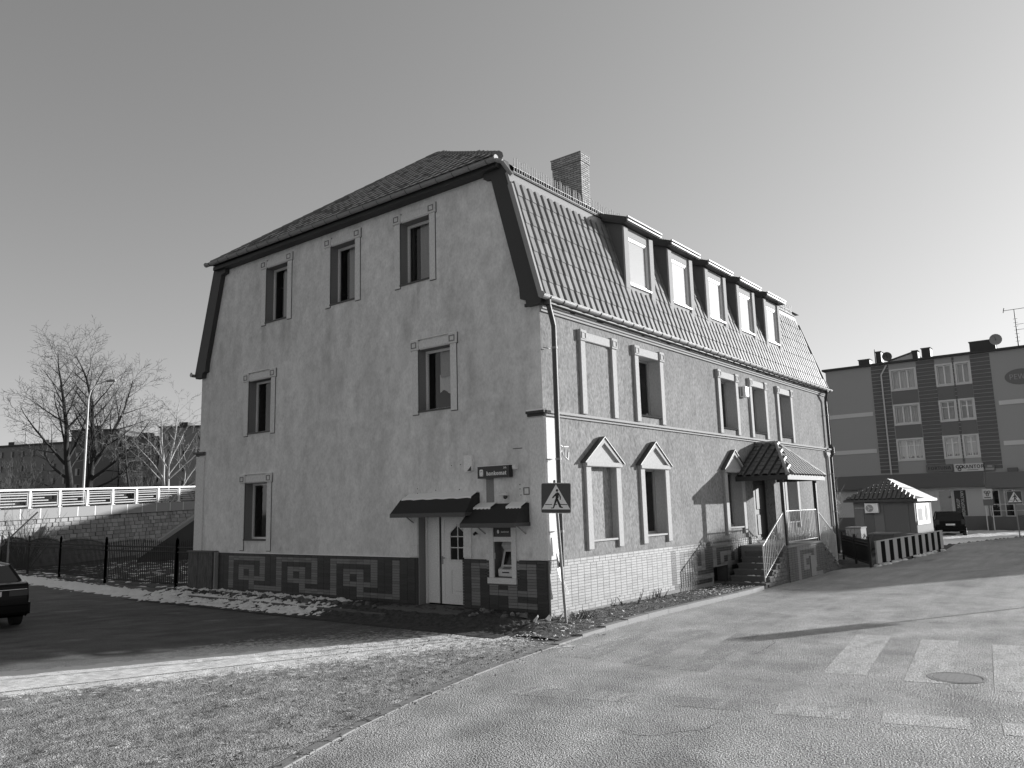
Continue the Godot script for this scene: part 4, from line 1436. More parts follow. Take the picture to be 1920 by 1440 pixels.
	# barge boards of the gable
	for s in 2:
		b = MB.new(TG)
		var poly := PackedVector2Array([Vector2(0.19, 7.42), Vector2(-0.76, 10.85), Vector2(-0.80, 11.04), Vector2(-1.48, 11.04), Vector2(-1.48, 10.72), Vector2(-1.25, 10.68), Vector2(-0.46, 7.72), Vector2(-0.44, 7.44), Vector2(-0.28, 7.40), Vector2(-0.26, 7.24), Vector2(0.14, 7.24)])
		if s == 1:
			for q in poly.size(): poly[q] = Vector2(-HW - poly[q].x * 1.0, poly[q].y)
		b.prism(poly, 0.0, 0.165)
		obj("barge_board", b, M.board, house)
	# north mansard slope, closed against the sky
	b = MB.new()
	b.quad(Vector3(HL, 7.3, -HW - 0.2), Vector3(-0.17, 7.3, -HW - 0.2), Vector3(-0.17, 11.0, -HW + 0.85), Vector3(HL, 11.0, -HW + 0.85))
	obj("north_slope", b, M.roof_b, house)
	# gutters
	gutter("gutter", Vector3(-0.28, 7.40, 0.27), Vector3(HL + 0.15, 7.36, 0.27), 0.085)
	gutter("gutter", Vector3(-0.42, 11.08, -13.75), Vector3(-0.42, 11.02, -0.85), 0.085)
	gutter("gutter", Vector3(-0.25, 7.40, -HW - 0.3), Vector3(HL, 7.36, -HW - 0.3), 0.08)
	b = MB.new()
	b.tube([Vector3(-0.42, 11.0, -0.93), Vector3(-0.36, 10.9, -0.72), Vector3(-0.2, 10.55, -0.55)], 0.055, 8)
	obj("gutter_outlet", b, M.grey_metal, house)
	for q in [[0.24, 0.0], [HL - 0.25, 0.06]]:
		b = MB.new()
		b.tube([Vector3(q[0] - 0.22, 7.36, 0.27), Vector3(q[0] - 0.22, 7.22, 0.27), Vector3(q[0], 6.85, 0.12), Vector3(q[0], 4.9, 0.12), Vector3(q[0], 4.82, 0.25), Vector3(q[0], 4.55, 0.25), Vector3(q[0], 4.4, 0.14), Vector3(q[0], 0.25 if q[0] > 5 else 1.35, 0.13)] if q[0] > 5.0 else [Vector3(q[0] - 0.25, 7.36, 0.27), Vector3(q[0] - 0.25, 7.2, 0.27), Vector3(q[0], 6.75, 0.22), Vector3(q[0], 1.25, 0.22)], 0.062, 10)
		var dp := obj("downpipe", b, M.pipe, house)
		b = MB.new()
		for y in [6.2, 3.62, 2.0]:
			b.cyl(Vector3(q[0], y, 0.22 if q[0] < 5 else 0.13), Vector3(q[0], y + 0.05, 0.22 if q[0] < 5 else 0.13), 0.072, 0.072, 10)
			b.box(Vector3(q[0] - 0.25, y + 0.02, 0.06), Vector3(q[0], y + 0.03, 0.10))
		obj("pipe_clip", b, M.grey_metal, dp)
	for k in 5: dormer(k)

func gutter(called: String, a: Vector3, c: Vector3, r: float):
	var b := MB.new()
	var ax := (c - a).normalized()
	var u := ax.cross(Vector3.UP).normalized()
	var seg := 9
	for i in seg:
		var t0 := PI * i / seg; var t1 := PI * (i + 1) / seg
		var d0 := u * cos(t0) - Vector3.UP * sin(t0); var d1 := u * cos(t1) - Vector3.UP * sin(t1)
		b.trin(a + d0 * r, a + d1 * r, c + d1 * r, d0, d1, d1)
		b.trin(a + d0 * r, c + d1 * r, c + d0 * r, d0, d1, d0)
	b.cyl(a + u * r, c + u * r, 0.012, 0.012, 6); b.cyl(a - u * r, c - u * r, 0.012, 0.012, 6)
	b.cyl(a, a + ax * 0.01, r, r, 10)
	b.cyl(c, c - ax * 0.01, r, r, 10)
	var g := obj(called, b, M.zinc, house)
	b = MB.new()
	var n := int((c - a).length() / 0.55)
	for i in n:
		var p := a + (c - a) * ((i + 0.5) / n)
		for k in seg:
			var t0 := PI * k / seg; var t1 := PI * (k + 1) / seg
			var d0 := u * cos(t0) - Vector3.UP * sin(t0); var d1 := u * cos(t1) - Vector3.UP * sin(t1)
			b.cyl(p + d0 * (r + 0.005), p + d1 * (r + 0.005), 0.011, 0.011, 4, false)
	obj("gutter_bracket", b, M.pipe, g)

func dormer(k: int):
	var x0 := 4.28 + DX * k
	var x1 := x0 + 1.70
	var zf := -0.10
	var T := Transform3D(Basis.IDENTITY, Vector3(0, 0, zf))
	var dn := part("dormer", house)
	var y0 := 8.42; var y1 := 10.40
	var gl := Rect2(x0 + 0.245, 8.74, 1.21, 1.40)
	# front wall round the window
	var b := MB.new(T)
	b.box(Vector3(x0 + 0.004, y0, -0.2), Vector3(gl.position.x, y1, 0)); b.box(Vector3(gl.end.x, y0, -0.2), Vector3(x1 - 0.004, y1, 0))
	b.box(Vector3(gl.position.x, y0, -0.2), Vector3(gl.end.x, gl.position.y, 0)); b.box(Vector3(gl.position.x, gl.end.y, -0.2), Vector3(gl.end.x, y1, 0))
	obj("front", b, M.dormer_trim, dn)
	for s in [[x0 - 0.02, x0 + 0.24], [x1 - 0.24, x1 + 0.02]]:
		b = MB.new(T)
		b.bev(Vector3(s[0], y0 - 0.02, 0), Vector3(s[1], y1 - 0.02, 0.05), 0.012)
		b.cyl(Vector3(s[0] + 0.01, y0 + 0.0, 0.03), Vector3(s[1] - 0.01, y0 + 0.0, 0.03), 0.035, 0.035, 8)
		obj("jamb_trim", b, M.dormer_trim, dn)
	# cheeks
	for s in [x0, x1]:
		b = MB.new()
		var zr := func(y): return 0.17 - 0.278 * (y - 7.42) - 0.05
		b.tri(Vector3(s, y0 - 0.1, zf), Vector3(s, 10.5, zf), Vector3(s, 10.7, zr.call(10.7)))
		b.tri(Vector3(s, y0 - 0.1, zf), Vector3(s, 10.7, zr.call(10.7)), Vector3(s, y0 - 0.1, zr.call(y0 - 0.1)))
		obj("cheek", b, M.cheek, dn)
	b = MB.new(T)
	for q in [[0.0, 0.045, -0.015], [0.045, 0.04, -0.035]]:
		ring(b, gl.grow(-q[0]), q[1], -0.09, q[2])
	obj("frame", b, M.pvc, dn)
	b = MB.new(T)
	var g := gl.grow(-0.08)
	b.quad(Vector3(g.position.x, g.position.y, -0.05), Vector3(g.end.x, g.position.y, -0.05), Vector3(g.end.x, g.end.y, -0.05), Vector3(g.position.x, g.end.y, -0.05))
	obj("pane", b, M.glass, dn)
	b = MB.new(T)
	b.quad(Vector3(g.position.x, g.position.y, -0.062), Vector3(g.end.x, g.position.y, -0.062), Vector3(g.end.x, g.end.y, -0.062), Vector3(g.position.x, g.end.y, -0.062))
	obj("blind", b, M.dormer_blind if k > 0 else M.dormer_sky_tone, dn)  # on the nearest dormers this pale sheet paints the reflected sky
	b = MB.new(T)
	b.box(Vector3(gl.position.x - 0.02, gl.position.y - 0.05, -0.1), Vector3(gl.end.x + 0.02, gl.position.y, 0.06))
	obj("sill", b, M.white, dn)
	# the little roof: board edge, fascia gutter, gently sloped sheet
	b = MB.new(Transform3D(Basis(Vector3(0, 0, -1), Vector3.UP, Vector3(1, 0, 0)), Vector3.ZERO))
	b.prism(PackedVector2Array([Vector2(-0.14, 10.42), Vector2(-0.14, 10.56), Vector2(0.84, 10.92), Vector2(0.84, 10.70), Vector2(0.1, 10.42)]), x0 - 0.14, x1 + 0.14)
	obj("dormer_roof", b, M.board, dn)
	b = MB.new()
	b.box(Vector3(x0 - 0.16, 10.44, 0.14), Vector3(x1 + 0.16, 10.485, 0.18)); b.box(Vector3(x0 - 0.17, 10.53, 0.14), Vector3(x1 + 0.17, 10.57, 0.20))
	obj("fascia", b, M.zinc_light, dn)

func chimney():
	var ch := part("chimney", house)
	var x0 := 7.62; var x1 := 8.18; var z0 := -4.72; var z1 := -3.5; var y0 := 11.6; var y1 := 14.86
	var b := MB.new()
	b.box(Vector3(x0 + 0.012, y0, z0 + 0.012), Vector3(x1 - 0.012, y1 - 0.01, z1 - 0.012))
	obj("core", b, M.mortar_dark, ch)
	var n := 0
	var far := MB.new()
	var y := y1 - 0.078
	while y > 12.3:
		var e := 0.025 if y > y1 - 0.32 else 0.0
		for side in 4:
			var run: float = [z1 - z0, x1 - x0, z1 - z0, x1 - x0][side] + 2 * e
			var T: Transform3D = [Transform3D(TG.basis, Vector3(x0 - e, y, z0 - e)), Transform3D(Basis.IDENTITY, Vector3(x0 - e, y, z1 + e)), Transform3D(Basis(Vector3(0, 0, -1), Vector3.UP, Vector3(1, 0, 0)), Vector3(x1 + e, y, z1 + e)), Transform3D(Basis(Vector3(-1, 0, 0), Vector3.UP, Vector3(0, 0, -1)), Vector3(x1 + e, y, z0 - e))][side]
			var u := -0.13 if n % 2 == side % 2 else 0.0
			while u < run - 0.02:
				var a := maxf(u, 0.0); var c := minf(u + 0.26, run)
				if c - a > 0.05:
					if side > 1:
						far.T = T
						far.bev(Vector3(a + 0.009, 0.009, -0.1), Vector3(c - 0.009, 0.069, 0.006), 0.004)
						u += 0.26
						continue
					var q := MB.new()
					q.bev(Vector3(a + 0.009, 0.009, -0.1), Vector3(c - 0.009, 0.069, 0.006), 0.004)
					var o := obj("brick", q, M[["brick", "brick_b", "brick_c"][rng.randi() % 3]], ch)
					o.transform = T
				u += 0.26
		y -= 0.078
		n += 1
	obj("bricks", far, M.brick, ch).set_meta("kind", "stuff")
	b = MB.new()
	b.box(Vector3(x0 - 0.04, y1 - 0.002, z0 - 0.04), Vector3(x1 + 0.04, y1 + 0.035, z1 + 0.04))
	obj("crown", b, M.concrete, ch)

# ---------------------------------------------------------------- porch on the facade
func build_porch():
	var t := thing("entrance_porch", "raised street porch with tiled canopy, steps and wrought iron railing", "porch", Vector3(10.85, 0, 0))
	var o := -t.position
	var TP := Transform3D(Basis.IDENTITY, o)
	var PX0 := 10.85; var PX1 := 14.5; var PZ := 1.58; var PH := 1.14
	var b := MB.new(TP)
	b.box(Vector3(PX0, 0, 0.05), Vector3(PX1, PH - 0.06, PZ - 0.01))
	obj("platform", b, M.concrete, t)
	b = MB.new(TP)
	b.box(Vector3(PX0 - 0.03, PH - 0.06, 0.05), Vector3(PX1 + 0.03, PH, PZ + 0.04))
	obj("platform_slab", b, M.concrete, t)
	# tiled face with the key pattern and a little hatch
	var P := 0.2778
	for row in 15:
		var y := 1.07 - 0.072 * (row + 1)
		var n := 13
		for i in n:
			var x := PX0 + i * 0.2805
			if x > 12.75 and x < 13.35 and y < 0.66: continue
			var q := MB.new(TP)
			q.bev(Vector3(x + 0.004, y + 0.004, PZ - 0.01), Vector3(x + 0.2765, y + 0.068, PZ + 0.01), 0.003)
			obj("facing_tile", q, M["tile_mid" if stroke(x + 0.14, row + 1, PX0 + 0.84, 8) else "tile_dark_b"], t)
	bxp("hatch", t, TP, Vector3(12.92, 0.03, PZ - 0.01), Vector3(13.42, 0.70, PZ + 0.03), M.concrete)
	# steps down both ways
	for s in 2:
		for i in 6:
			var h := PH - 0.165 * (i + 1)
			if h < 0.05: continue
			var x0 := PX0 - 0.33 * (i + 1) if s == 0 else PX1 + 0.33 * i
			b = MB.new(TP)
			b.box(Vector3(x0, 0, 0.32), Vector3(x0 + 0.33, h - 0.05, PZ - 0.06))
			b.box(Vector3(x0 - (0.02 if s == 0 else -0.002), h - 0.05, 0.30), Vector3(x0 + 0.33 + (-0.002 if s == 0 else 0.02), h, PZ - 0.02))
			obj("step", b, M.concrete_dark, t)
			# risers clad in slabs
			if s == 0:
				for q in 4:
					b = MB.new(TP)
					b.box(Vector3(x0 - 0.012, maxf(h - 0.165, 0.0), 0.34 + q * 0.295), Vector3(x0, h - 0.055, 0.34 + q * 0.295 + 0.283))
					obj("riser_slab", b, M.concrete_dark, t)
		# brick flank of the stair, course by course under the step profile
		for row in 9:
			var y := 0.02 + row * 0.115
			var x := (PX0 - 1.98) if s == 0 else PX1
			var k := 0
			while k < 9:
				var xa := x + k * 0.245 - (0.12 if row % 2 else 0.0)
				var xb := xa + 0.235
				var run: float = (PX0 - xa) if s == 0 else (xb - PX1)
				var top: float = PH - 0.165 * ceilf(maxf(run, 0.01) / 0.33)
				if y + 0.105 < top and xa > PX0 - 2.0 and (xb < PX0 + 0.02 if s == 0 else xa > PX1 - 0.02) and xb < PX1 + 2.0:
					var q := MB.new(TP)
					q.bev(Vector3(xa, y, PZ - 0.08), Vector3(xb, y + 0.105, PZ - 0.035 + rng.randf_range(-0.004, 0.004)), 0.006)
					obj("flank_brick", q, M["tile_dark_b" if rng.randf() < 0.6 else "concrete_dark"], t)
				k += 1
		# patchy snow on the treads
	b = MB.new(TP)
	for q in [[9.35, 0.325, 0.85], [9.7, 0.487, 1.0], [10.0, 0.65, 0.9], [9.05, 0.16, 1.0], [10.35, 0.815, 0.85]]:
		for i in 4:
			b.ball(Vector3(q[0] + rng.randf_range(-0.1, 0.1), q[1], q[2] + rng.randf_range(-0.2, 0.4)), Vector3(rng.randf_range(0.03, 0.08), 0.012, rng.randf_range(0.03, 0.1)), 6, 4)
	obj("snow_remnant", b, M.snow, t)
	# posts and railing
	for q in [[11.02, PZ - 0.08], [14.33, PZ - 0.08]]:
		b = MB.new(TP)
		b.box(Vector3(q[0] - 0.055, PH, q[1] - 0.055), Vector3(q[0] + 0.055, 3.38, q[1] + 0.055))
		obj("post", b, M.board, t)
	railing(t, TP, Vector3(11.09, PH, PZ - 0.08), Vector3(14.26, PH, PZ - 0.08), 1.08, true)
	railing(t, TP, Vector3(10.94, PH, PZ - 0.1), Vector3(9.0, 0.18, PZ - 0.1), 1.05, false)
	railing(t, TP, Vector3(14.42, PH, PZ - 0.1), Vector3(16.35, 0.18, PZ - 0.1), 1.05, false)
	# canopy: three tiled slopes, ridge to the wall
	var ez := 1.77; var ey := 3.37
	var ap := Vector3(12.9, 4.53, 0.73); var rw := Vector3(12.9, 4.53, 0.02)
	var A := Vector3(10.84, ey, ez); var B := Vector3(14.72, ey, ez); var C := Vector3(14.72, ey, 0.02); var D := Vector3(10.84, ey, 0.02)
	b = MB.new(TP)
	b.tri(A, B, ap); b.quad(B, C, rw, ap); b.quad(D, A, ap, rw)
	b.quad(A + Vector3(0, -0.05, 0), D + Vector3(0, -0.05, 0), C + Vector3(0, -0.05, 0), B + Vector3(0, -0.05, 0))
	obj("canopy_deck", b, M.board, t)
	b = MB.new(TP)
	b.box(A + Vector3(0, -0.14, -0.04), B + Vector3(0, 0.02, 0.0)); b.box(Vector3(A.x, ey - 0.14, 0.02), Vector3(A.x + 0.05, ey + 0.02, ez - 0.04)); b.box(Vector3(B.x - 0.05, ey - 0.14, 0.02), Vector3(B.x, ey + 0.02, ez - 0.04))
	obj("canopy_edge", b, M.board, t)
	var shape := tile_shape(0.28, 0.36)
	for s in 3:
		var e0: Vector3 = [A, D, B][s]; var e1: Vector3 = [B, A, C][s]
		var u := (e1 - e0).normalized()
		var apf := ap if s == 0 else Vector3(ap.x, ap.y, (e0.z + e1.z) / 2)
		var foot := e0 + u * ((apf - e0).dot(u))
		var w := (apf - foot).normalized()
		var len := (apf - foot).length()
		var nn := u.cross(w).normalized()
		var rows := int(ceil(len / 0.335))
		for row in rows:
			var f := (row + 0.5) / rows
			var run := (e1 - e0).length()
			var a0 := 0.0; var a1 := run
			if s == 0:
				a0 = lerpf(0.0, (ap - e0).dot(u), f); a1 = lerpf(run, (ap - e0).dot(u), f)
			elif s == 1:
				a1 = lerpf(run, (ap - e0).dot(u), f)
			else:
				a0 = lerpf(0.0, (ap - e0).dot(u), f)
			var x := a0 + (0.17 if s != 1 else 0.0)
			while x + 0.28 < a1 + 0.18:
				var T := Transform3D(Basis(u, w, nn), TP * (e0 + u * x + w * (row * len / rows)))
				var k := mi("canopy_tile", _ctile(shape), M["roof_c" if s == 0 else "roof_dark"], t)  # light and shade put into the tile colour: pale front, dark side slopes
				k.transform = T
				x += 0.28
	b = MB.new(TP)
	for e in [[A, ap], [B, ap], [ap, rw]]:
		b.cyl(e[0] + Vector3(0, 0.04, 0), e[1] + Vector3(0, 0.05, 0), 0.075, 0.065, 8)
	obj("hip_cap", b, M.zinc, t)

var _ct: ArrayMesh
func _ctile(s: MB) -> ArrayMesh:
	if _ct == null: _ct = s.mesh()
	return _ct

func railing(t: Node, TP: Transform3D, a: Vector3, c: Vector3, h: float, ornate: bool):
	var r := part("railing", t)
	var up := Vector3(0, h, 0)
	var b := MB.new(TP)
	b.cyl(a + up, c + up, 0.022, 0.022, 8)
	b.cyl(a + Vector3(0, 0.1, 0), c + Vector3(0, 0.1, 0), 0.014, 0.014, 6)
	b.cyl(a, a + up, 0.02, 0.02, 6); b.cyl(c, c + up, 0.02, 0.02, 6)
	obj("handrail", b, M.light_metal, r)
	var n := int((c - a).length() / 0.155)
	for i in range(1, n):
		var p := a.lerp(c, float(i) / n)
		b = MB.new(TP)
		b.cyl(p + Vector3(0, 0.1, 0), p + up, 0.014, 0.014, 4, false)
		obj("baluster", b, M.light_metal, r)
	if ornate or true:
		for f in ([0.3, 0.68] if ornate else [0.45]):
			var m := a.lerp(c, f) + Vector3(0, h * 0.52, 0.012)
			b = MB.new(TP)
			for k in 16:
				var t0 := TAU * k / 16; var t1 := TAU * (k + 1) / 16
				b.cyl(m + Vector3(cos(t0) * 0.12, sin(t0) * 0.24, 0), m + Vector3(cos(t1) * 0.12, sin(t1) * 0.24, 0), 0.011, 0.011, 4, false)
				b.cyl(m + Vector3(cos(t0) * 0.05 - 0.1, sin(t0) * 0.05 + 0.3, 0), m + Vector3(cos(t1) * 0.05 - 0.1, sin(t1) * 0.05 + 0.3, 0), 0.009, 0.009, 4, false)
				b.cyl(m + Vector3(cos(t0) * 0.05 + 0.1, sin(t0) * 0.05 - 0.3, 0), m + Vector3(cos(t1) * 0.05 + 0.1, sin(t1) * 0.05 - 0.3, 0), 0.009, 0.009, 4, false)
			obj("scroll", b, M.light_metal, r)

# ---------------------------------------------------------------- things on the gable
func awning(label: String, z0: float, z1: float, yb: float, yf: float, yt: float, snow: Array):
	var t := thing("door_awning", label, "awning", Vector3(0, yb, (z0 + z1) / 2), 0.0, "awnings on the gable")
	var T := Transform3D(TG.basis, -t.position)
	var L := [Vector3(z0, yt, 0.0), Vector3(z0 + 0.03, yf, 0.26), Vector3(z0 - 0.02, yb + 0.1, 0.56), Vector3(z0 - 0.02, yb, 0.57)]
	var R := [Vector3(z1, yt, 0.0), Vector3(z1 - 0.03, yf, 0.26), Vector3(z1 + 0.02, yb + 0.1, 0.56), Vector3(z1 + 0.02, yb, 0.57)]
	var b := MB.new(T)
	# rounded shoulder
	var n := 8
	for i in 2:
		b.quad(L[i + 1], R[i + 1], R[i], L[i])
	for S in [L, R]:
		var w := Vector3(S[0].x, yb + 0.02, 0.0)
		b.tri(w, S[0], S[1]); b.tri(w, S[1], S[2])
	obj("hood", b, M.awning, t)
	b = MB.new(T)
	b.box(Vector3(z0 - 0.02, yb, 0.55), Vector3(z1 + 0.02, yb + 0.1, 0.575))
	b.box(Vector3(z0 - 0.02, yb + 0.02, 0.0), Vector3(z0 + 0.0, yb + 0.1, 0.55)); b.box(Vector3(z1, yb + 0.02, 0.0), Vector3(z1 + 0.02, yb + 0.1, 0.55))
	obj("valance", b, M.pipe, t)
	for z in [z0 + 0.28, z1 - 0.12]:
		b = MB.new(T)
		b.cyl(Vector3(z, yb - 0.16, 0.0), Vector3(z, yb + 0.04, 0.34), 0.014, 0.014, 6)
		obj("bracket", b, M.grey_metal, t)
	# snow crust on top
	for q in snow:
		b = MB.new(T)
		var k := 16
		for i in k:
			var u0: float = lerpf(q[0], q[1], float(i) / k); var u1: float = lerpf(q[0], q[1], float(i + 1) / k)
			var e0 := 0.24 + 0.02 * sin(i * 1.9 + z0); var e1 := 0.24 + 0.02 * sin((i + 1) * 1.9 + z0)
			var h := 0.035
			var f := func(u, e, up): return Vector3(u, lerpf(yt, yf, e / 0.26) + up, e)
			b.quad(f.call(u0, e0, h), f.call(u1, e1, h), f.call(u1, 0.0, h), f.call(u0, 0.0, h))
			b.quad(f.call(u0, e0 + 0.015, 0.0), f.call(u1, e1 + 0.015, 0.0), f.call(u1, e1, h), f.call(u0, e0, h))
		obj("snow", b, M.snow, t)

func gable_things():
	awning("long dark hipped awning with snow on top above the white door", -4.45, -1.95, 2.40, 2.83, 2.96, [[-4.36, -2.0]])
	awning("short dark awning with broken snow above the cash machine", -2.08, -0.47, 2.14, 2.56, 2.68, [[-2.0, -1.42], [-0.98, -0.52]])
	# lit sign box
	var t := thing("cash_machine_sign", "dark box sign reading bankomat on the gable above the cash machine", "sign", Vector3(0, 3.42, -1.38))
	var T := Transform3D(TG.basis, Vector3.ZERO)
	var b := MB.new(T)
	b.box(Vector3(-0.48, -0.14, 0.03), Vector3(0.48, 0.14, 0.17))
	b.box(Vector3(-0.3, -0.05, 0.0), Vector3(-0.2, 0.05, 0.03)); b.box(Vector3(0.2, -0.05, 0.0), Vector3(0.3, 0.05, 0.03))
	obj("box", b, M.sign_dark, t)
	b = MB.new(T)
	b.box(Vector3(-0.47, 0.14, 0.04), Vector3(0.47, 0.155, 0.165))
	obj("snow", b, M.snow, t)
	text("lettering", "bankomat", 0.125, Transform3D(TG.basis, T * Vector3(0.1, -0.035, 0.172)), M.white, t, 0.006, true)
	text("lettering", "24h", 0.055, Transform3D(TG.basis, T * Vector3(0.36, 0.085, 0.172)), M.white, t)
	b = MB.new(T)
	# drum-shaped emblem
	b.prism(_ellipse(Vector2(-0.36, 0.05), 0.055, 0.024, 14), 0.17, 0.178)
	b.box(Vector3(-0.415, -0.07, 0.17), Vector3(-0.39, 0.035, 0.176)); b.box(Vector3(-0.33, -0.07, 0.17), Vector3(-0.305, 0.035, 0.176)); b.box(Vector3(-0.385, -0.075, 0.17), Vector3(-0.335, 0.015, 0.175)); b.box(Vector3(-0.41, -0.09, 0.17), Vector3(-0.31, -0.076, 0.176))
	obj("emblem", b, M.white, t)
	# alarm siren
	t = thing("alarm_siren", "white rounded alarm siren box on the gable wall left of the bankomat sign", "alarm", Vector3(0, 3.67, -2.24))
	b = MB.new(T)
	b.prism(_rounded(0.13, 0.2, 0.045), 0.0, 0.09)
	obj("housing", b, M.white, t)
	b = MB.new(T)
	b.prism(PackedVector2Array([Vector2(-0.02, -0.19), Vector2(0.11, -0.19), Vector2(0.11, -0.07)]), 0.085, 0.096)
	obj("lens", b, M.sign_dark, t)
	# cameras
	t = thing("security_camera", "small pale security camera on a bracket beside the bankomat sign", "camera", Vector3(0, 3.52, -0.78))
	b = MB.new(T)
	b.cyl(Vector3(-0.08, 0, 0.0), Vector3(-0.08, 0, 0.1), 0.012, 0.012, 6); b.cyl(Vector3(-0.08, 0, 0.1), Vector3(0.02, 0, 0.14), 0.012, 0.012, 6)
	obj("arm", b, M.grey_metal, t)
	b = MB.new(T)
	b.box(Vector3(0.0, -0.06, 0.09), Vector3(0.09, 0.05, 0.2))
	obj("body", b, M.light_metal, t)
	t = thing("dome_camera", "small dome camera below a bracket above the short awning", "camera", Vector3(0, 2.86, -1.15))
	b = MB.new(T)
	b.bev(Vector3(-0.12, 0.0, 0.0), Vector3(0.1, 0.08, 0.12), 0.01)
	obj("bracket", b, M.light_metal, t)
	b = MB.new(T)
	b.ball(Vector3(0.05, -0.03, 0.08), Vector3(0.05, 0.055, 0.05), 10, 7)
	obj("dome", b, M.glass_dark, t)
	t = thing("wall_lamp", "tiny spot lamp on the wall between door and cash machine", "lamp", Vector3(0, 1.98, -2.05))
	b = MB.new(T)
	b.cyl(Vector3(0, 0, 0), Vector3(0.02, 0, 0.08), 0.012, 0.012, 6); b.cyl(Vector3(-0.03, -0.01, 0.08), Vector3(0.05, 0.03, 0.12), 0.035, 0.03, 8)
	obj("spot", b, M.iron, t)
	# facade bulkhead lamp
	t = thing("bulkhead_lamp", "white box lamp on the sunlit facade between two upper windows", "lamp", Vector3(12.0, 6.36, 0))
	b = MB.new()
	b.bev(Vector3(-0.16, -0.19, 0.0), Vector3(0.16, 0.19, 0.2), 0.03)
	obj("housing", b, M.white, t)
	b = MB.new()
	b.box(Vector3(-0.165, -0.16, 0.03), Vector3(-0.16, 0.16, 0.1))
	obj("gasket", b, M.grey_metal, t)
	cash_machine()
	# weathered board over the end of the plinth
	t = thing("weathered_board", "weathered dark plywood box covering the far end of the gable plinth", "board", Vector3(0, 0, -13.85))
	for i in 5:
		b = MB.new(T)
		b.box(Vector3(-0.74 + i * 0.29, 0.04 + rng.randf_range(0, 0.05), 0.0), Vector3(-0.74 + i * 0.29 + 0.284, 1.40, 0.20 + rng.randf_range(-0.008, 0.008)))
		obj("plank", b, M.wood, t)
	b = MB.new(T)
	b.box(Vector3(-0.78, 1.40, 0.0), Vector3(0.74, 1.44, 0.24))
	obj("cover", b, M.concrete_dark, t)
	b = MB.new(T)
	b.box(Vector3(0.735, 0.1, 0.0), Vector3(0.80, 1.40, 0.16))
	obj("end_post", b, M.concrete, t)
	# torn poster at the corner
	t = thing("torn_poster", "torn white banner strip hanging loose from the sunlit house corner", "banner", Vector3(0.1, 0.75, 0.07))
	b = MB.new()
	var pts := [[0.02, 1.15, 0.0], [0.06, 0.8, 0.05], [0.02, 0.45, 0.10], [0.10, 0.15, 0.14], [0.2, -0.05, 0.17]]
	for i in pts.size() - 1:
		var p: Array = pts[i]; var q: Array = pts[i + 1]
		b.quad(Vector3(q[0], q[1], q[2]), Vector3(q[0] + 0.14, q[1] - 0.05, q[2]), Vector3(p[0] + 0.06 + 0.02 * i, p[1], p[2]), Vector3(p[0], p[1], p[2]))
	obj("sheet", b, M.white, t)
	b = MB.new()
	b.quad(Vector3(0.20, -0.12, 0.18), Vector3(0.36, -0.12, 0.18), Vector3(0.34, -0.05, 0.172), Vector3(0.2, 0.2, 0.15))
	obj("dark_corner", b, M.sign_dark, t)

func _ellipse(o: Vector2, rx: float, ry: float, n: int) -> PackedVector2Array:
	var out := PackedVector2Array()
	for i in n:
		out.append(o + Vector2(cos(TAU * i / n) * rx, sin(TAU * i / n) * ry))
	return out

func _rounded(hw: float, hh: float, r: float) -> PackedVector2Array:
	var out := PackedVector2Array()
	for c in [[hw - r, hh - r, 0.0], [-hw + r, hh - r, PI / 2], [-hw + r, -hh + r, PI], [hw - r, -hh + r, PI * 1.5]]:
		for k in 5:
			var a: float = c[2] + PI / 2 * k / 4.0
			out.append(Vector2(c[0] + cos(a) * r, c[1] + sin(a) * r))
	return out

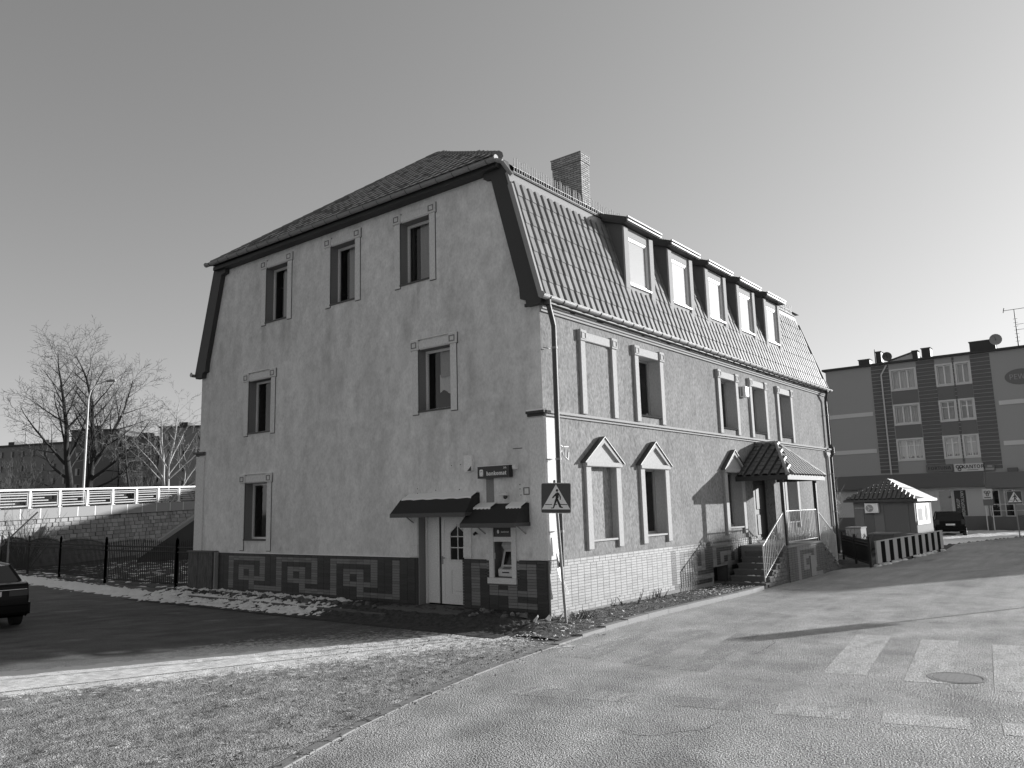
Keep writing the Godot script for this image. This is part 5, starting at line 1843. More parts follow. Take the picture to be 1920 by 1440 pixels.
func cash_machine():
	var t := thing("cash_machine", "cash machine in a framed niche beside the white door", "cash machine", Vector3(0, 0.98, -1.26))
	var T := Transform3D(TG.basis, Vector3.ZERO)
	var b := MB.new(T)
	b.box(Vector3(-0.40, 0.0, 0.0), Vector3(-0.27, 1.24, 0.05)); b.box(Vector3(0.27, 0.0, 0.0), Vector3(0.40, 1.24, 0.05))
	b.box(Vector3(-0.27, 0.82, -0.02), Vector3(0.27, 0.93, 0.03)); b.box(Vector3(-0.27, 1.17, -0.02), Vector3(0.27, 1.24, 0.03))
	obj("niche_frame", b, M.block_light, t)
	b = MB.new(T)
	b.box(Vector3(-0.42, -0.13, 0.0), Vector3(0.42, 0.0, 0.10))
	obj("sill", b, M.block_light, t)
	b = MB.new(T)
	b.box(Vector3(-0.45, -0.165, 0.0), Vector3(0.45, -0.13, 0.06))
	obj("drip", b, M.concrete_dark, t)
	b = MB.new(T)
	b.box(Vector3(-0.27, 0.93, -0.02), Vector3(0.27, 1.17, 0.02))
	obj("header", b, M.sign_dark, t)
	text("lettering", "bankomat", 0.05, Transform3D(TG.basis, T * Vector3(0.07, 1.045, 0.022)), M.white, t, 0.004)
	b = MB.new(T)
	b.prism(_ellipse(Vector2(-0.13, 1.05), 0.03, 0.045, 10), 0.02, 0.024)
	obj("emblem", b, M.white, t)
	b = MB.new(T)
	b.quad(Vector3(-0.40, 0, 0), Vector3(-0.40, 0, -0.42), Vector3(-0.40, 1.24, -0.42), Vector3(-0.40, 1.24, 0))
	b.quad(Vector3(0.40, 0, -0.42), Vector3(0.40, 0, 0), Vector3(0.40, 1.24, 0), Vector3(0.40, 1.24, -0.42))
	b.quad(Vector3(-0.4, 0, 0), Vector3(0.4, 0, 0), Vector3(0.4, 0, -0.42), Vector3(-0.4, 0, -0.42))
	b.quad(Vector3(-0.4, 1.24, -0.42), Vector3(0.4, 1.24, -0.42), Vector3(0.4, 1.24, 0), Vector3(-0.4, 1.24, 0))
	b.quad(Vector3(-0.4, 0, -0.42), Vector3(0.4, 0, -0.42), Vector3(0.4, 1.24, -0.42), Vector3(-0.4, 1.24, -0.42))
	obj("niche", b, M.grey_metal, t)
	# machine fascia: side view polygon (depth, height) swept across
	var TS := Transform3D(T.basis * Basis(Vector3(0, 0, 1), Vector3(0, 1, 0), Vector3(-1, 0, 0)), Vector3.ZERO)
	b = MB.new(TS)
	b.prism(PackedVector2Array([Vector2(-0.41, 0.02), Vector2(-0.08, 0.02), Vector2(-0.06, 0.18), Vector2(-0.17, 0.24), Vector2(-0.30, 0.62), Vector2(-0.20, 0.72), Vector2(-0.26, 0.80), Vector2(-0.41, 0.80)]), -0.24, 0.22)
	obj("fascia", b, M.block_light, t)
	b = MB.new(TS)
	b.prism(PackedVector2Array([Vector2(-0.19, 0.275), Vector2(-0.175, 0.28), Vector2(-0.275, 0.575), Vector2(-0.29, 0.57)]), -0.17, 0.15)
	obj("screen", b, M.glass_dark, t)
	b = MB.new(TS)
	b.prism(PackedVector2Array([Vector2(-0.16, 0.222), Vector2(-0.07, 0.172), Vector2(-0.06, 0.19), Vector2(-0.15, 0.24)]), -0.12, 0.1)
	obj("keypad", b, M.grey_metal, t)
	bxp("card_slot", t, T, Vector3(-0.1, 0.10, -0.075), Vector3(0.1, 0.125, -0.055), M.black)
	bxp("notice", t, T, Vector3(-0.34, 0.42, -0.05), Vector3(-0.285, 0.56, -0.02), M.white)

# ---------------------------------------------------------------- signs on posts
func walk_figure(b: MB, s: float, z: float):
	# the walking figure of the crossing sign, flat print raised by a millimetre
	var L := [
		[[-0.02, 0.10], [0.03, 0.19], [0.085, 0.17], [0.09, 0.02], [0.04, -0.06], [-0.01, -0.05]],
		[[0.0, -0.03], [0.07, -0.03], [0.17, -0.26], [0.23, -0.30], [0.20, -0.325], [0.11, -0.30]],
		[[-0.02, -0.02], [0.05, -0.04], [-0.07, -0.33], [-0.16, -0.335], [-0.16, -0.31], [-0.10, -0.30]],
		[[0.0, 0.17], [0.03, 0.13], [-0.08, 0.0], [-0.13, -0.01], [-0.12, 0.03]],
		[[0.06, 0.17], [0.10, 0.16], [0.16, 0.04], [0.15, -0.06], [0.12, -0.06], [0.12, 0.03]]]
	for q in L:
		var p := PackedVector2Array()
		for k in q: p.append(Vector2(k[0], k[1]) * s)
		b.prism(p, z, z + 0.0015)
	b.prism(_ellipse(Vector2(0.035, 0.245) * s, 0.04 * s, 0.045 * s, 12), z, z + 0.0015)

func crossing_sign(label: String, at: Vector3, lean: Vector3, face: Vector3, size: float, cy: float, roll := 0.0) -> Node3D:
	var t := thing("crossing_sign", label, "road sign", at)
	var top := lean + Vector3(0, cy + size * 0.55, 0)
	var b := MB.new()
	b.cyl(Vector3(0, -0.1, 0), top, 0.032, 0.032, 10)
	obj("post", b, M.grey_metal, t)
	b = MB.new()
	b.cyl(top, top + Vector3(0, 0.03, 0), 0.036, 0.02, 8)
	obj("cap", b, M.iron, t)
	var f := face.normalized()
	var u := Vector3.UP.cross(f).normalized()
	var B := Basis(u, f.cross(u), f).rotated(f, roll)
	var T := Transform3D(B, lean * (cy / (cy + size * 0.55)) + Vector3(0, cy, 0) + f * 0.05)
	var h := size / 2
	b = MB.new(T)
	b.prism(_rounded(h, h, size * 0.06), -0.012, 0.0)
	obj("plate", b, M.light_metal, t)
	b = MB.new(T)
	b.prism(_rounded(h - 0.012, h - 0.012, size * 0.05), 0.0, 0.002)
	obj("blue_field", b, M.sign_blue, t)
	b = MB.new(T)
	b.prism(PackedVector2Array([Vector2(-size * 0.47, -size * 0.37), Vector2(size * 0.47, -size * 0.37), Vector2(0, size * 0.45)]), 0.002, 0.0035)
	obj("white_triangle", b, M.white, t)
	b = MB.new(T)
	walk_figure(b, size * 1.02, 0.0035)
	for q in [[-0.36, -0.13], [-0.02, 0.04], [0.14, 0.37]]:
		b.box(Vector3(q[0] * size, -0.225 * size, 0.0035), Vector3(q[1] * size, -0.198 * size, 0.0045))
	obj("walking_figure", b, M.black, t)
	b = MB.new(T)
	b.box(Vector3(-0.06, -0.12, -0.04), Vector3(0.06, -0.08, -0.012)); b.box(Vector3(-0.06, 0.1, -0.04), Vector3(0.06, 0.14, -0.012))
	obj("clamp", b, M.iron, t)
	return t

func street_signs():
	crossing_sign("leaning square pedestrian crossing sign on a post at the house corner", Vector3(-0.16, 0, 0.56), Vector3(-0.10, 0, -0.12), Vector3(-0.80, 0, 0.60), 0.66, 2.76, -0.03)
	crossing_sign("small distant pedestrian crossing sign by the shop steps", Vector3(40.7, 0, 4.87), Vector3(0.0, 0, -0.05), Vector3(-1, 0, 0.15), 0.75, 2.35, 0.0)
	# the sign across the road whose shadow falls over the carriageway
	var t := thing("road_sign", "rectangular road sign on a tall post across the road, seen by its shadow", "road sign", Vector3(13.4, 0, 11.45))
	var b := MB.new()
	b.cyl(Vector3(0, -0.1, 0), Vector3(0, 2.95, 0), 0.035, 0.035, 10)
	obj("post", b, M.grey_metal, t)
	b = MB.new(Transform3D(TG.basis, Vector3(-0.05, 2.56, 0)))
	b.prism(_rounded(0.30, 0.36, 0.04), -0.01, 0.01)
	obj("plate", b, M.light_metal, t)

# ---------------------------------------------------------------- shops and flats across the end of the street
const BX := 52.5
func right_block():
	var t := thing("flats_with_shops", "four storey block of flats with dark boarded strip and ground floor shops", "building", Vector3(BX, 0, -2.5))
	var T := Transform3D(TG.basis, -Vector3(0, 0, -2.5))       # local a = z, out = towards the street
	var cols := [[-3.62, -1.97, 3], [-0.39, 0.54, 2], [0.92, 1.74, 2]]
	var rws := [[10.93, 12.40], [8.22, 9.60], [5.42, 6.90]]
	var holes := []
	for c in cols:
		for r in rws: holes.append(Rect2(c[0], r[0], c[1] - c[0], r[1] - r[0]))
	house = t
	var plain := func(a, h): return g1(0.92 + 0.1 * n2(a, h, 0.004))
	wall("wall", T, -8.65, 6.0, 0.0, 13.0, holes, M.block_wall, plain, PackedVector2Array(), 0.0, 2.0)
	var TE := Transform3D(Basis.IDENTITY, Vector3(0, 0, 8.6 + 2.5))
	var b := MB.new(Transform3D(Basis.IDENTITY, Vector3(-BX, 0, 2.5)))
	b.quad(Vector3(BX, 0, 6.0), Vector3(BX + 11, 0, 6.0), Vector3(BX + 11, 13, 6.0), Vector3(BX, 13, 6.0))
	b.quad(Vector3(BX + 11, 0, -8.65), Vector3(BX, 0, -8.65), Vector3(BX, 13, -8.65), Vector3(BX + 11, 13, -8.65))
	b.quad(Vector3(BX + 11, 0, 6.0), Vector3(BX + 11, 0, -8.65), Vector3(BX + 11, 13, -8.65), Vector3(BX + 11, 13, 6.0))
	b.quad(Vector3(BX + 0.5, 0.0, 5.9), Vector3(BX + 0.5, 0, -8.6), Vector3(BX + 0.5, 13, -8.6), Vector3(BX + 0.5, 13, 5.9))
	obj("side_wall", b, M.block_wall, t)
	b = MB.new(T)
	b.box(Vector3(-8.85, 13.0, -11.2), Vector3(6.2, 13.16, 0.30))
	obj("roof_slab", b, M.board, t)
	# concrete bands on the plain panels
	for y in [9.0, 6.05]:
		b = MB.new(T)
		b.box(Vector3(-8.65, y, 0.0), Vector3(-5.25, y + 0.32, 0.06))
		obj("floor_band", b, M.block_light, t)
		bxp("floor_band", t, T, Vector3(3.4, y, 0.0), Vector3(6.0, y + 0.32, 0.06), M.block_light)
	# boarded strip: every board a piece
	var y := 4.42
	while y < 12.9:
		for s in [[-5.1, -3.8], [-1.8, -0.52], [0.66, 0.80], [1.88, 3.15]]:
			b = MB.new(T)
			b.bev(Vector3(s[0], y, 0.0), Vector3(s[1], y + 0.255, 0.05), 0.01)
			obj("siding_board", b, M.siding, t)
		y += 0.295
	b = MB.new(T)
	b.box(Vector3(-5.12, 4.4, 0.0), Vector3(3.17, 12.95, 0.012))
	var gap := MB.new(T)
	for s in [[-5.12, -3.8], [-1.8, -0.52], [0.66, 0.80], [1.88, 3.17]]:
		gap.box(Vector3(s[0], 4.4, 0.0), Vector3(s[1], 12.95, 0.012))
	obj("siding_gap", gap, M.siding_gap, t)
	b = MB.new(T)
	b.tube([Vector3(-3.9, 12.95, 0.1), Vector3(-4.35, 12.2, 0.12), Vector3(-4.33, 4.3, 0.12)], 0.06, 8)
	obj("downpipe", b, M.block_light, t)
	for ci in cols.size():
		var c: Array = cols[ci]
		for ri in rws.size():
			var r: Array = rws[ri]
			var wn := part("window", t)
			var q := Rect2(c[0], r[0], c[1] - c[0], r[1] - r[0])
			b = MB.new(T)
			ring(b, q.grow(0.14), 0.14, 0.0, 0.06)
			obj("surround", b, M.block_light, wn)
			reveal("reveal", wn, T, q, 0.16, M.block_dark)
			b = MB.new(T)
			ring(b, q, 0.07, -0.16, -0.10)
			for k in range(1, c[2]):
				var x := lerpf(c[0], c[1], float(k) / c[2])
				b.box(Vector3(x - 0.05, r[0] + 0.07, -0.16), Vector3(x + 0.05, r[1] - 0.07, -0.10))
			if ri == 2 or (ri == 1 and ci > 0):
				b.box(Vector3(c[0] + 0.07, lerpf(r[0], r[1], 0.68), -0.16), Vector3(c[1] - 0.07, lerpf(r[0], r[1], 0.73), -0.101))
			obj("frame", b, M.pvc, wn)
			b = MB.new(T)
			b.quad(Vector3(c[0], r[0], -0.13), Vector3(c[1], r[0], -0.13), Vector3(c[1], r[1], -0.13), Vector3(c[0], r[1], -0.13))
			obj("pane", b, M.glass, wn)
			b = MB.new(T)
			var n := 22
			for k in n:
				var u0 := lerpf(c[0], c[1], float(k) / n); var u1 := lerpf(c[0], c[1], float(k + 1) / n)
				var sag := 0.0 if ri < 2 else 0.25 * absf(sin(k * 0.7 + ci))
				b.quad(Vector3(u0, r[0] + sag, -0.30 - 0.03 * (k % 2)), Vector3(u1, r[0] + sag, -0.30 - 0.03 * ((k + 1) % 2)), Vector3(u1, r[1], -0.30 - 0.03 * ((k + 1) % 2)), Vector3(u0, r[1], -0.30 - 0.03 * (k % 2)))
			obj("curtain", b, M.curtain, wn)
			if ri < 2:
				b = MB.new(T)
				b.box(Vector3(c[0] - 0.1, rws[ri + 1][1] + 0.14, 0.0), Vector3(c[1] + 0.1, r[0] - 0.16, 0.03))
				obj("spandrel", b, M.block_dark, wn)
	# shopfront
	var sf := part("shopfront", t)
	b = MB.new(T)
	b.box(Vector3(-8.6, 0.0, 0.0), Vector3(2.1, 1.02, 0.10)); b.box(Vector3(3.7, 0.0, 0.0), Vector3(5.95, 1.02, 0.10))
	obj("plinth", b, M.block_dark, sf)
	b = MB.new(T)
	b.box(Vector3(-8.6, 1.02, 0.0), Vector3(1.95, 3.3, 0.05))
	obj("panel", b, M.block_light, sf)
	for q in [[-1.16, -0.38, 1.2, 2.9], [-6.5, -3.0, 1.2, 2.9]]:
		b = MB.new(T)
		b.box(Vector3(q[0], q[2], 0.05), Vector3(q[1], q[3], 0.07))
		obj("shop_window", b, M.glass_dark, sf)
	b = MB.new(T)
	b.box(Vector3(0.70, 1.05, 0.05), Vector3(1.75, 2.95, 0.075))
	obj("price_board", b, M.poster, sf)
	b = MB.new(T)
	b.box(Vector3(-0.17, 1.05, 0.05), Vector3(0.60, 2.92, 0.075))
	obj("poster", b, M.poster_dark, sf)
	var up := Basis(TG.basis * Vector3(0, 1, 0), TG.basis * Vector3(-1, 0, 0), TG.basis * Vector3(0, 0, 1))
	text("poster_lettering", "SKLEP", 0.26, Transform3D(up, T * Vector3(0.06, 1.95, 0.078)), M.white, sf)
	text("poster_lettering", "MONOPOLOWY", 0.26, Transform3D(up, T * Vector3(0.36, 1.98, 0.078)), M.white, sf)
	for q in [[2.05, 2.75], [3.0, 3.6], [4.3, 5.2]]:
		b = MB.new(T)
		ring(b, Rect2(q[0], 0.95, q[1] - q[0], 1.95), 0.08, 0.0, 0.07)
		obj("door_frame", b, M.block_light, sf)
		b = MB.new(T)
		b.box(Vector3(q[0] + 0.08, 1.03, 0.0), Vector3(q[1] - 0.08, 2.82, 0.04))
		obj("door_pane", b, M.glass_dark, sf)
	# metal canopies over the shops
	for q in [[-8.8, 1.95, 0], [2.0, 6.0, 1]]:
		b = MB.new(Transform3D(Basis(Vector3(-1, 0, 0), Vector3(0, 1, 0), Vector3(0, 0, -1)), Vector3(0, 0, 2.5)))
		var yy := 0.0 if q[2] == 0 else -0.15
		b.prism(PackedVector2Array([Vector2(0.0, 4.28 + yy), Vector2(0.2, 4.28 + yy), Vector2(0.85, 3.30 + yy), Vector2(0.85, 3.16 + yy), Vector2(0.0, 3.16 + yy)]), -q[1], -q[0])
		obj("shop_canopy", b, M.siding if q[2] == 0 else M.block_dark, t)
	for i in 6:
		b = MB.new()
		var a := 0.1 + i * 0.12
		b.box(Vector3(-a - 0.06, 3.2, 1.951 + 2.5), Vector3(-a, 4.2 - maxf(0.0, a - 0.2) * 1.5, 1.97 + 2.5))
		obj("canopy_end_rib", b, M.light_metal, t)
	# steps and rail at the shop door
	for i in 5:
		b = MB.new(T)
		b.box(Vector3(2.2 if i == 0 else 4.4 + 0.3 * (i - 1), 0.0, 0.1), Vector3(4.4 + 0.3 * i - 0.002, 0.95 - 0.19 * i, 1.4))
		obj("shop_step", b, M.concrete_dark, t)
	b = MB.new(T)
	b.tube([Vector3(2.3, 1.85, 1.35), Vector3(4.2, 1.85, 1.35), Vector3(5.8, 0.9, 1.35), Vector3(5.8, 0.0, 1.35)], 0.03)
	b.tube([Vector3(2.3, 1.4, 1.35), Vector3(4.2, 1.4, 1.35), Vector3(5.8, 0.45, 1.35)], 0.02)
	obj("shop_rail", b, M.light_metal, t)
	# faded oval advert and round window mark on the plain panel
	b = MB.new(T)
	b.prism(_ellipse(Vector2(4.95, 10.95), 1.0, 0.58, 26), 0.0, 0.03)
	obj("oval_advert", b, M.block_dark, t)
	text("advert_lettering", "PEW", 0.5, Transform3D(TG.basis, T * Vector3(4.72, 10.95, 0.035)), M.block_wall, t, 0.01)
	rooftop()
	shop_signs()

func rooftop():
	var boxes := [[-5.75, 0.85, 0.55, 0.7, "low dark vent stack nearest the end of the flat roof"], [-4.62, 0.4, 1.05, 0.45, "slim dark chimney stack next to the left satellite dish"], [-1.95, 0.36, 0.75, 0.4, "narrow chimney stack in the middle of the flat roof"], [-1.15, 0.62, 0.85, 0.6, "square dark chimney stack right of the roof middle"], [2.7, 1.7, 0.85, 1.2, "wide dark plant box on the roof beside the right dish"]]
	for q in boxes:
		var t := thing("roof_stack", q[4], "chimney", Vector3(BX + 1.2, 13.16, q[0]))
		var b := MB.new()
		b.box(Vector3(-0.4, 0, -q[1] / 2), Vector3(0.4, q[2], q[1] / 2))
		obj("shaft", b, M.board, t)
		b = MB.new()
		b.box(Vector3(-0.45, q[2], -q[1] / 2 - 0.05), Vector3(0.45, q[2] + 0.07, q[1] / 2 + 0.05))
		obj("cap", b, M.concrete_dark, t)
	var t := thing("roof_hut", "pale wedge roofed stair hut on the flat roof", "roof hut", Vector3(BX + 3.0, 13.16, -3.0))
	var b := MB.new(TG)
	b.prism(PackedVector2Array([Vector2(-1.0, 0), Vector2(1.2, 0), Vector2(1.2, 0.25), Vector2(0.8, 0.75), Vector2(-1.0, 0.3)]), -1.5, 1.5)
	obj("body", b, M.block_light, t)
	b = MB.new(TG)
	b.prism(PackedVector2Array([Vector2(0.86, 0.76), Vector2(0.8, 0.86), Vector2(-1.1, 0.38), Vector2(-1.08, 0.31)]), -1.6, 1.6)
	obj("lid", b, M.concrete_dark, t)
	for q in [[-3.95, 0.5, 0.38, "dark satellite dish on the roof next to the slim stack"], [3.62, 0.75, 0.42, "pale satellite dish on the roof beside the wide plant box"]]:
		t = thing("satellite_dish", q[3], "satellite dish", Vector3(BX + 0.8, 13.16, q[0]))
		b = MB.new()
		b.cyl(Vector3(0, 0, 0), Vector3(0, q[1], 0), 0.03, 0.03, 6)
		b.cyl(Vector3(-0.1, q[1], 0), Vector3(-0.5, q[1] + 0.2, 0), 0.015, 0.015, 5)
		obj("mast", b, M.iron, t)
		b = MB.new(Transform3D(Basis.from_euler(Vector3(0, 0, 0.3)), Vector3(-0.08, q[1] + 0.1, 0)))
		for i in 16:
			var a0 := TAU * i / 16; var a1 := TAU * (i + 1) / 16
			for k in 3:
				var r0 := k / 3.0; var r1 := (k + 1) / 3.0
				var f := func(r, a): return Vector3(-0.09 * r * r, cos(a) * r * q[2], sin(a) * r * q[2])
				b.quad(f.call(r0, a0), f.call(r0, a1), f.call(r1, a1), f.call(r1, a0))
		obj("bowl", b, M.siding if q[2] < 0.4 else M.block_wall, t)
	for q in [[5.0, 2.9, true, "tall television aerial with crossbar on the flat roof"], [-4.85, 1.3, false, "thin whip aerial on the roof beside the slim stack"]]:
		t = thing("roof_aerial", q[3], "aerial", Vector3(BX + 0.7, 13.16, q[0]))
		b = MB.new()
		b.cyl(Vector3.ZERO, Vector3(0, q[1], 0), 0.045, 0.03, 6)
		obj("mast", b, M.iron, t)
		if q[2]:
			b = MB.new()
			b.cyl(Vector3(0, q[1], -0.7), Vector3(0, q[1], 0.9), 0.02, 0.02, 5)
			b.cyl(Vector3(0, q[1] - 0.15, -0.7), Vector3(0, q[1] + 0.2, -0.62), 0.03, 0.03, 5)
			for i in 7:
				b.cyl(Vector3(0, 0.5 + i * 0.28, -0.14), Vector3(0, 0.5 + i * 0.28, 0.14), 0.012, 0.012, 4)
			for i in 2:
				b.cyl(Vector3(0, 1.35 + i * 0.4, 0), Vector3(0, 1.35 + i * 0.4, 0.5), 0.014, 0.014, 4)
			obj("crossbar", b, M.iron, t)

func shop_signs():
	var mk := func(called: String, label: String, z: float, y: float, w: float, h: float, m: Material) -> Node3D:
		var t := thing(called, label, "sign", Vector3(BX - 0.12, y, z))
		var b := MB.new(TG)
		b.box(Vector3(-w / 2, -h / 2, -0.06), Vector3(w / 2, h / 2, 0.06))
		obj("panel", b, m, t)
		return t
	var t: Node3D = mk.call("shop_sign", "dark shop sign reading FORTUNA left of the white KANTOR sign", -0.93, 4.62, 1.78, 0.52, M.block_dark)
	text("lettering", "FORTUNA", 0.34, Transform3D(TG.basis, TG * Vector3(0, 0, 0.064)), M.poster_dark, t, 0.01, true)
	t = mk.call("shop_sign", "white exchange office sign reading KANTOR above the shop canopy", 1.01, 4.58, 1.9, 0.58, M.block_light)
	text("lettering", "KANTOR", 0.36, Transform3D(TG.basis, TG * Vector3(0.28, 0.05, 0.064)), M.sign_dark, t, 0.01, true)
	var b := MB.new(TG)
	for q in [[-0.72, 0.08], [-0.5, 0.08], [-0.61, -0.12]]:
		for k in 12:
			var a0 := TAU * k / 12; var a1 := TAU * (k + 1) / 12
			b.cyl(Vector3(q[0] + cos(a0) * 0.1, q[1] + sin(a0) * 0.1, 0.065), Vector3(q[0] + cos(a1) * 0.1, q[1] + sin(a1) * 0.1, 0.065), 0.03, 0.03, 4, false)
	b.box(Vector3(-0.1, -0.2, 0.06), Vector3(0.6, -0.17, 0.066))
	obj("emblem", b, M.sign_dark, t)
	t = mk.call("shop_sign", "small two line grey sign right of the KANTOR sign", 2.36, 4.5, 0.62, 0.46, M.block_dark)
	b = MB.new(TG)
	b.box(Vector3(-0.15, 0.04, 0.06), Vector3(0.15, 0.18, 0.07)); b.box(Vector3(-0.28, -0.17, 0.06), Vector3(0.28, -0.03, 0.07))
	obj("print", b, M.block_wall, t)
	t = mk.call("wall_unit", "dark boxed unit above the right shop canopy", 3.75, 4.2, 0.65, 0.45, M.siding)
	b = MB.new(TG)
	b.box(Vector3(-0.3, -0.3, -0.05), Vector3(0.3, -0.225, 0.05))
	obj("tray", b, M.block_light, t)
	# totem by the steps
	t = thing("shop_totem", "upright exchange office sign on legs beside the shop steps", "sign", Vector3(49.6, 0, 2.35))
	for q in [[-0.2], [0.2]]:
		b = MB.new(TG)
		b.box(Vector3(q[0] - 0.03, 0, -0.03), Vector3(q[0] + 0.03, 2.9, 0.03))
		obj("leg", b, M.light_metal, t)
	b = MB.new(TG)
	b.box(Vector3(-0.3, 2.25, -0.02), Vector3(0.3, 2.95, 0.08))
	obj("panel", b, M.block_light, t)
	b = MB.new(TG)
	b.box(Vector3(-0.3, 1.8, -0.02), Vector3(0.3, 2.22, 0.08))
	obj("lower_panel", b, M.block_dark, t)
	b = MB.new(TG)
	for q in [[-0.1, 2.72], [0.1, 2.72], [0.0, 2.54]]:
		for k in 12:
			var a0 := TAU * k / 12; var a1 := TAU * (k + 1) / 12
			b.cyl(Vector3(q[0] + cos(a0) * 0.08, q[1] + sin(a0) * 0.08, 0.085), Vector3(q[0] + cos(a1) * 0.08, q[1] + sin(a1) * 0.08, 0.085), 0.022, 0.022, 4, false)
	b.box(Vector3(-0.2, 2.33, 0.08), Vector3(0.2, 2.38, 0.086))
	obj("emblem", b, M.sign_dark, t)

func kiosk():
	var x := 33.6
	var t := thing("kiosk", "small dark kiosk with snow dusted hip roof and lit poster panel", "kiosk", Vector3(x, 0.36, -0.78))
	t.scale = Vector3.ONE * 0.86
	var T := Transform3D(TG.basis, Vector3.ZERO)
	var b := MB.new()
	b.box(Vector3(0, 0, -1.85), Vector3(5.4, 2.32, 1.85))
	obj("body", b, M.kiosk, t)
	bxp("base", t, Transform3D.IDENTITY, Vector3(-0.1, -0.45, -1.95), Vector3(5.5, 0.0, 1.95), M.concrete_dark)
	for i in 6:
		b = MB.new(T)
		var u := -1.82 + i * 0.61
		b.bev(Vector3(u, 0.1, 0.0), Vector3(u + 0.595, 2.2, 0.03), 0.01)
		obj("cladding_panel", b, M.kiosk_b if i % 2 else M.kiosk, t)
	b = MB.new(T)
	b.box(Vector3(0.15, 0.05, 0.03), Vector3(1.5, 2.15, 0.07))
	obj("shutter", b, M.kiosk_b, t)
	# hip roof
	var A := Vector3(-0.5, 2.40, -2.35); var B := Vector3(-0.5, 2.40, 2.15); var C := Vector3(5.9, 2.40, 2.15); var D := Vector3(5.9, 2.40, -2.35)
	var R := Vector3(2.0, 3.75, -0.1); var R2 := Vector3(3.6, 3.75, -0.1)
	b = MB.new()
	b.tri(A, B, R); b.quad(B, C, R2, R); b.tri(C, D, R2); b.quad(D, A, R, R2)
	obj("roof_deck", b, M.board, t)
	b = MB.new()
	b.box(Vector3(-0.5, 2.28, -2.35), Vector3(-0.44, 2.42, 2.15)); b.box(Vector3(-0.44, 2.28, -2.35), Vector3(5.9, 2.42, -2.29))
	obj("eaves", b, M.board, t)
	b = MB.new()
	b.box(Vector3(-0.45, 2.26, 2.10), Vector3(5.9, 2.42, 2.17))
	obj("sunlit_eaves", b, M.white, t)  # sunny edge of the eaves whitened, sunlight put into its colour
	var w := (R - Vector3(-0.5, 2.4, -0.1)).normalized()
	var un := Vector3(0, 0, 1).cross(w)
	var shape := tile_shape(0.28, 0.36)
	var mesh := shape.mesh()
	for row in 8:
		var f := (row + 0.5) / 8.0
		var z := lerpf(-2.35, -0.1, f)
		while z < lerpf(2.15, -0.1, f) - 0.1:
			var o := mi("roof_tile", mesh, M.roof_dark, t)
			o.transform = Transform3D(Basis(Vector3(0, 0, 1), w, un), Vector3(-0.5, 2.42, z) + w * (row * 0.354))
			z += 0.28
	# snow lumps caught in the pans, thicker on the far slope
	b = MB.new()
	for row in range(2, 7):
		var f := (row + 0.5) / 8.0
		var z := lerpf(-2.35, -0.1, f) + 0.08
		while z < lerpf(2.15, -0.1, f) - 0.15:
			if rng.randf() < 0.75:
				b.ball(Vector3(-0.5, 2.46, z) + w * (row * 0.354 + 0.2), Vector3(0.10, 0.035, 0.07), 6, 4)
			z += 0.28
	obj("snow_lump", b, M.snow, t)
	b = MB.new()
	var nn := Vector3(0, 2.25, 1.35).normalized() * 0.05
	b.quad(R + Vector3(-0.1, 0, 0.1) + nn, B.lerp(R, 0.55) + Vector3(0.3, 0, 0) + nn, C.lerp(R2, 0.5) + nn, R2 + nn)
	b.quad(B.lerp(R, 0.5) + Vector3(0.5, 0, 0) + nn * 0.8, B + Vector3(1.0, 0, -0.1) + nn * 0.6, C + Vector3(-0.5, 0, 0) + nn * 0.6, C.lerp(R2, 0.5) + nn * 0.8)
	obj("snow_sheet", b, M.snow, t)
	b = MB.new()
	b.box(Vector3(0.35, 0.75, 1.85), Vector3(4.3, 2.12, 1.90))
	obj("poster_panel", b, M.white, t)
	b = MB.new()
	b.prism(_ellipse(Vector2(3.2, 1.45), 0.5, 0.55, 18), 1.90, 1.905)
	b.box(Vector3(0.6, 1.0, 1.90), Vector3(2.0, 1.8, 1.904))
	obj("poster_print", b, M.block_wall, t)
	# air conditioner
	t = thing("air_conditioner", "white air conditioner unit hung on the kiosk wall", "air conditioner", Vector3(x - 0.04, 1.99, -1.34))
	t.scale = Vector3.ONE * 0.86
	b = MB.new(TG)
	b.bev(Vector3(-0.42, -0.33, 0.02), Vector3(0.42, 0.3, 0.32), 0.03)
	obj("housing", b, M.white, t)
	b = MB.new(TG)
	b.prism(_ellipse(Vector2(-0.12, -0.02), 0.24, 0.24, 20), 0.32, 0.33)
	obj("fan_grille", b, M.grey_metal, t)
	b = MB.new(TG)
	b.prism(_ellipse(Vector2(-0.12, -0.02), 0.05, 0.05, 10), 0.33, 0.345)
	for k in 3: b.cyl(Vector3(-0.12, -0.02, 0.335), Vector3(-0.12 + cos(k * 2.1) * 0.2, -0.02 + sin(k * 2.1) * 0.2, 0.335), 0.03, 0.015, 4)
	obj("fan", b, M.light_metal, t)
	b = MB.new(TG)
	b.tube([Vector3(-0.42, 0.0, 0.1), Vector3(-1.1, 0.0, 0.05)], 0.02)
	obj("pipe", b, M.light_metal, t)
	# neighbour kiosk roof with snow behind the house end
	t = thing("second_kiosk", "low shed with snow covered curved roof behind the house end", "shed", Vector3(36.0, 0, -7.5))
	b = MB.new()
	b.box(Vector3(0, 0, -2.2), Vector3(4, 2.2, 2.2))
	obj("body", b, M.kiosk_b, t)
	b = MB.new(TG)
	var arc := PackedVector2Array()
	for k in 13:
		arc.append(Vector2(cos(PI * k / 12.0) * 2.6, 2.2 + sin(PI * k / 12.0) * 0.75))
	b.prism(arc, -4.2, 0.4)
	obj("roof", b, M.snow, t)

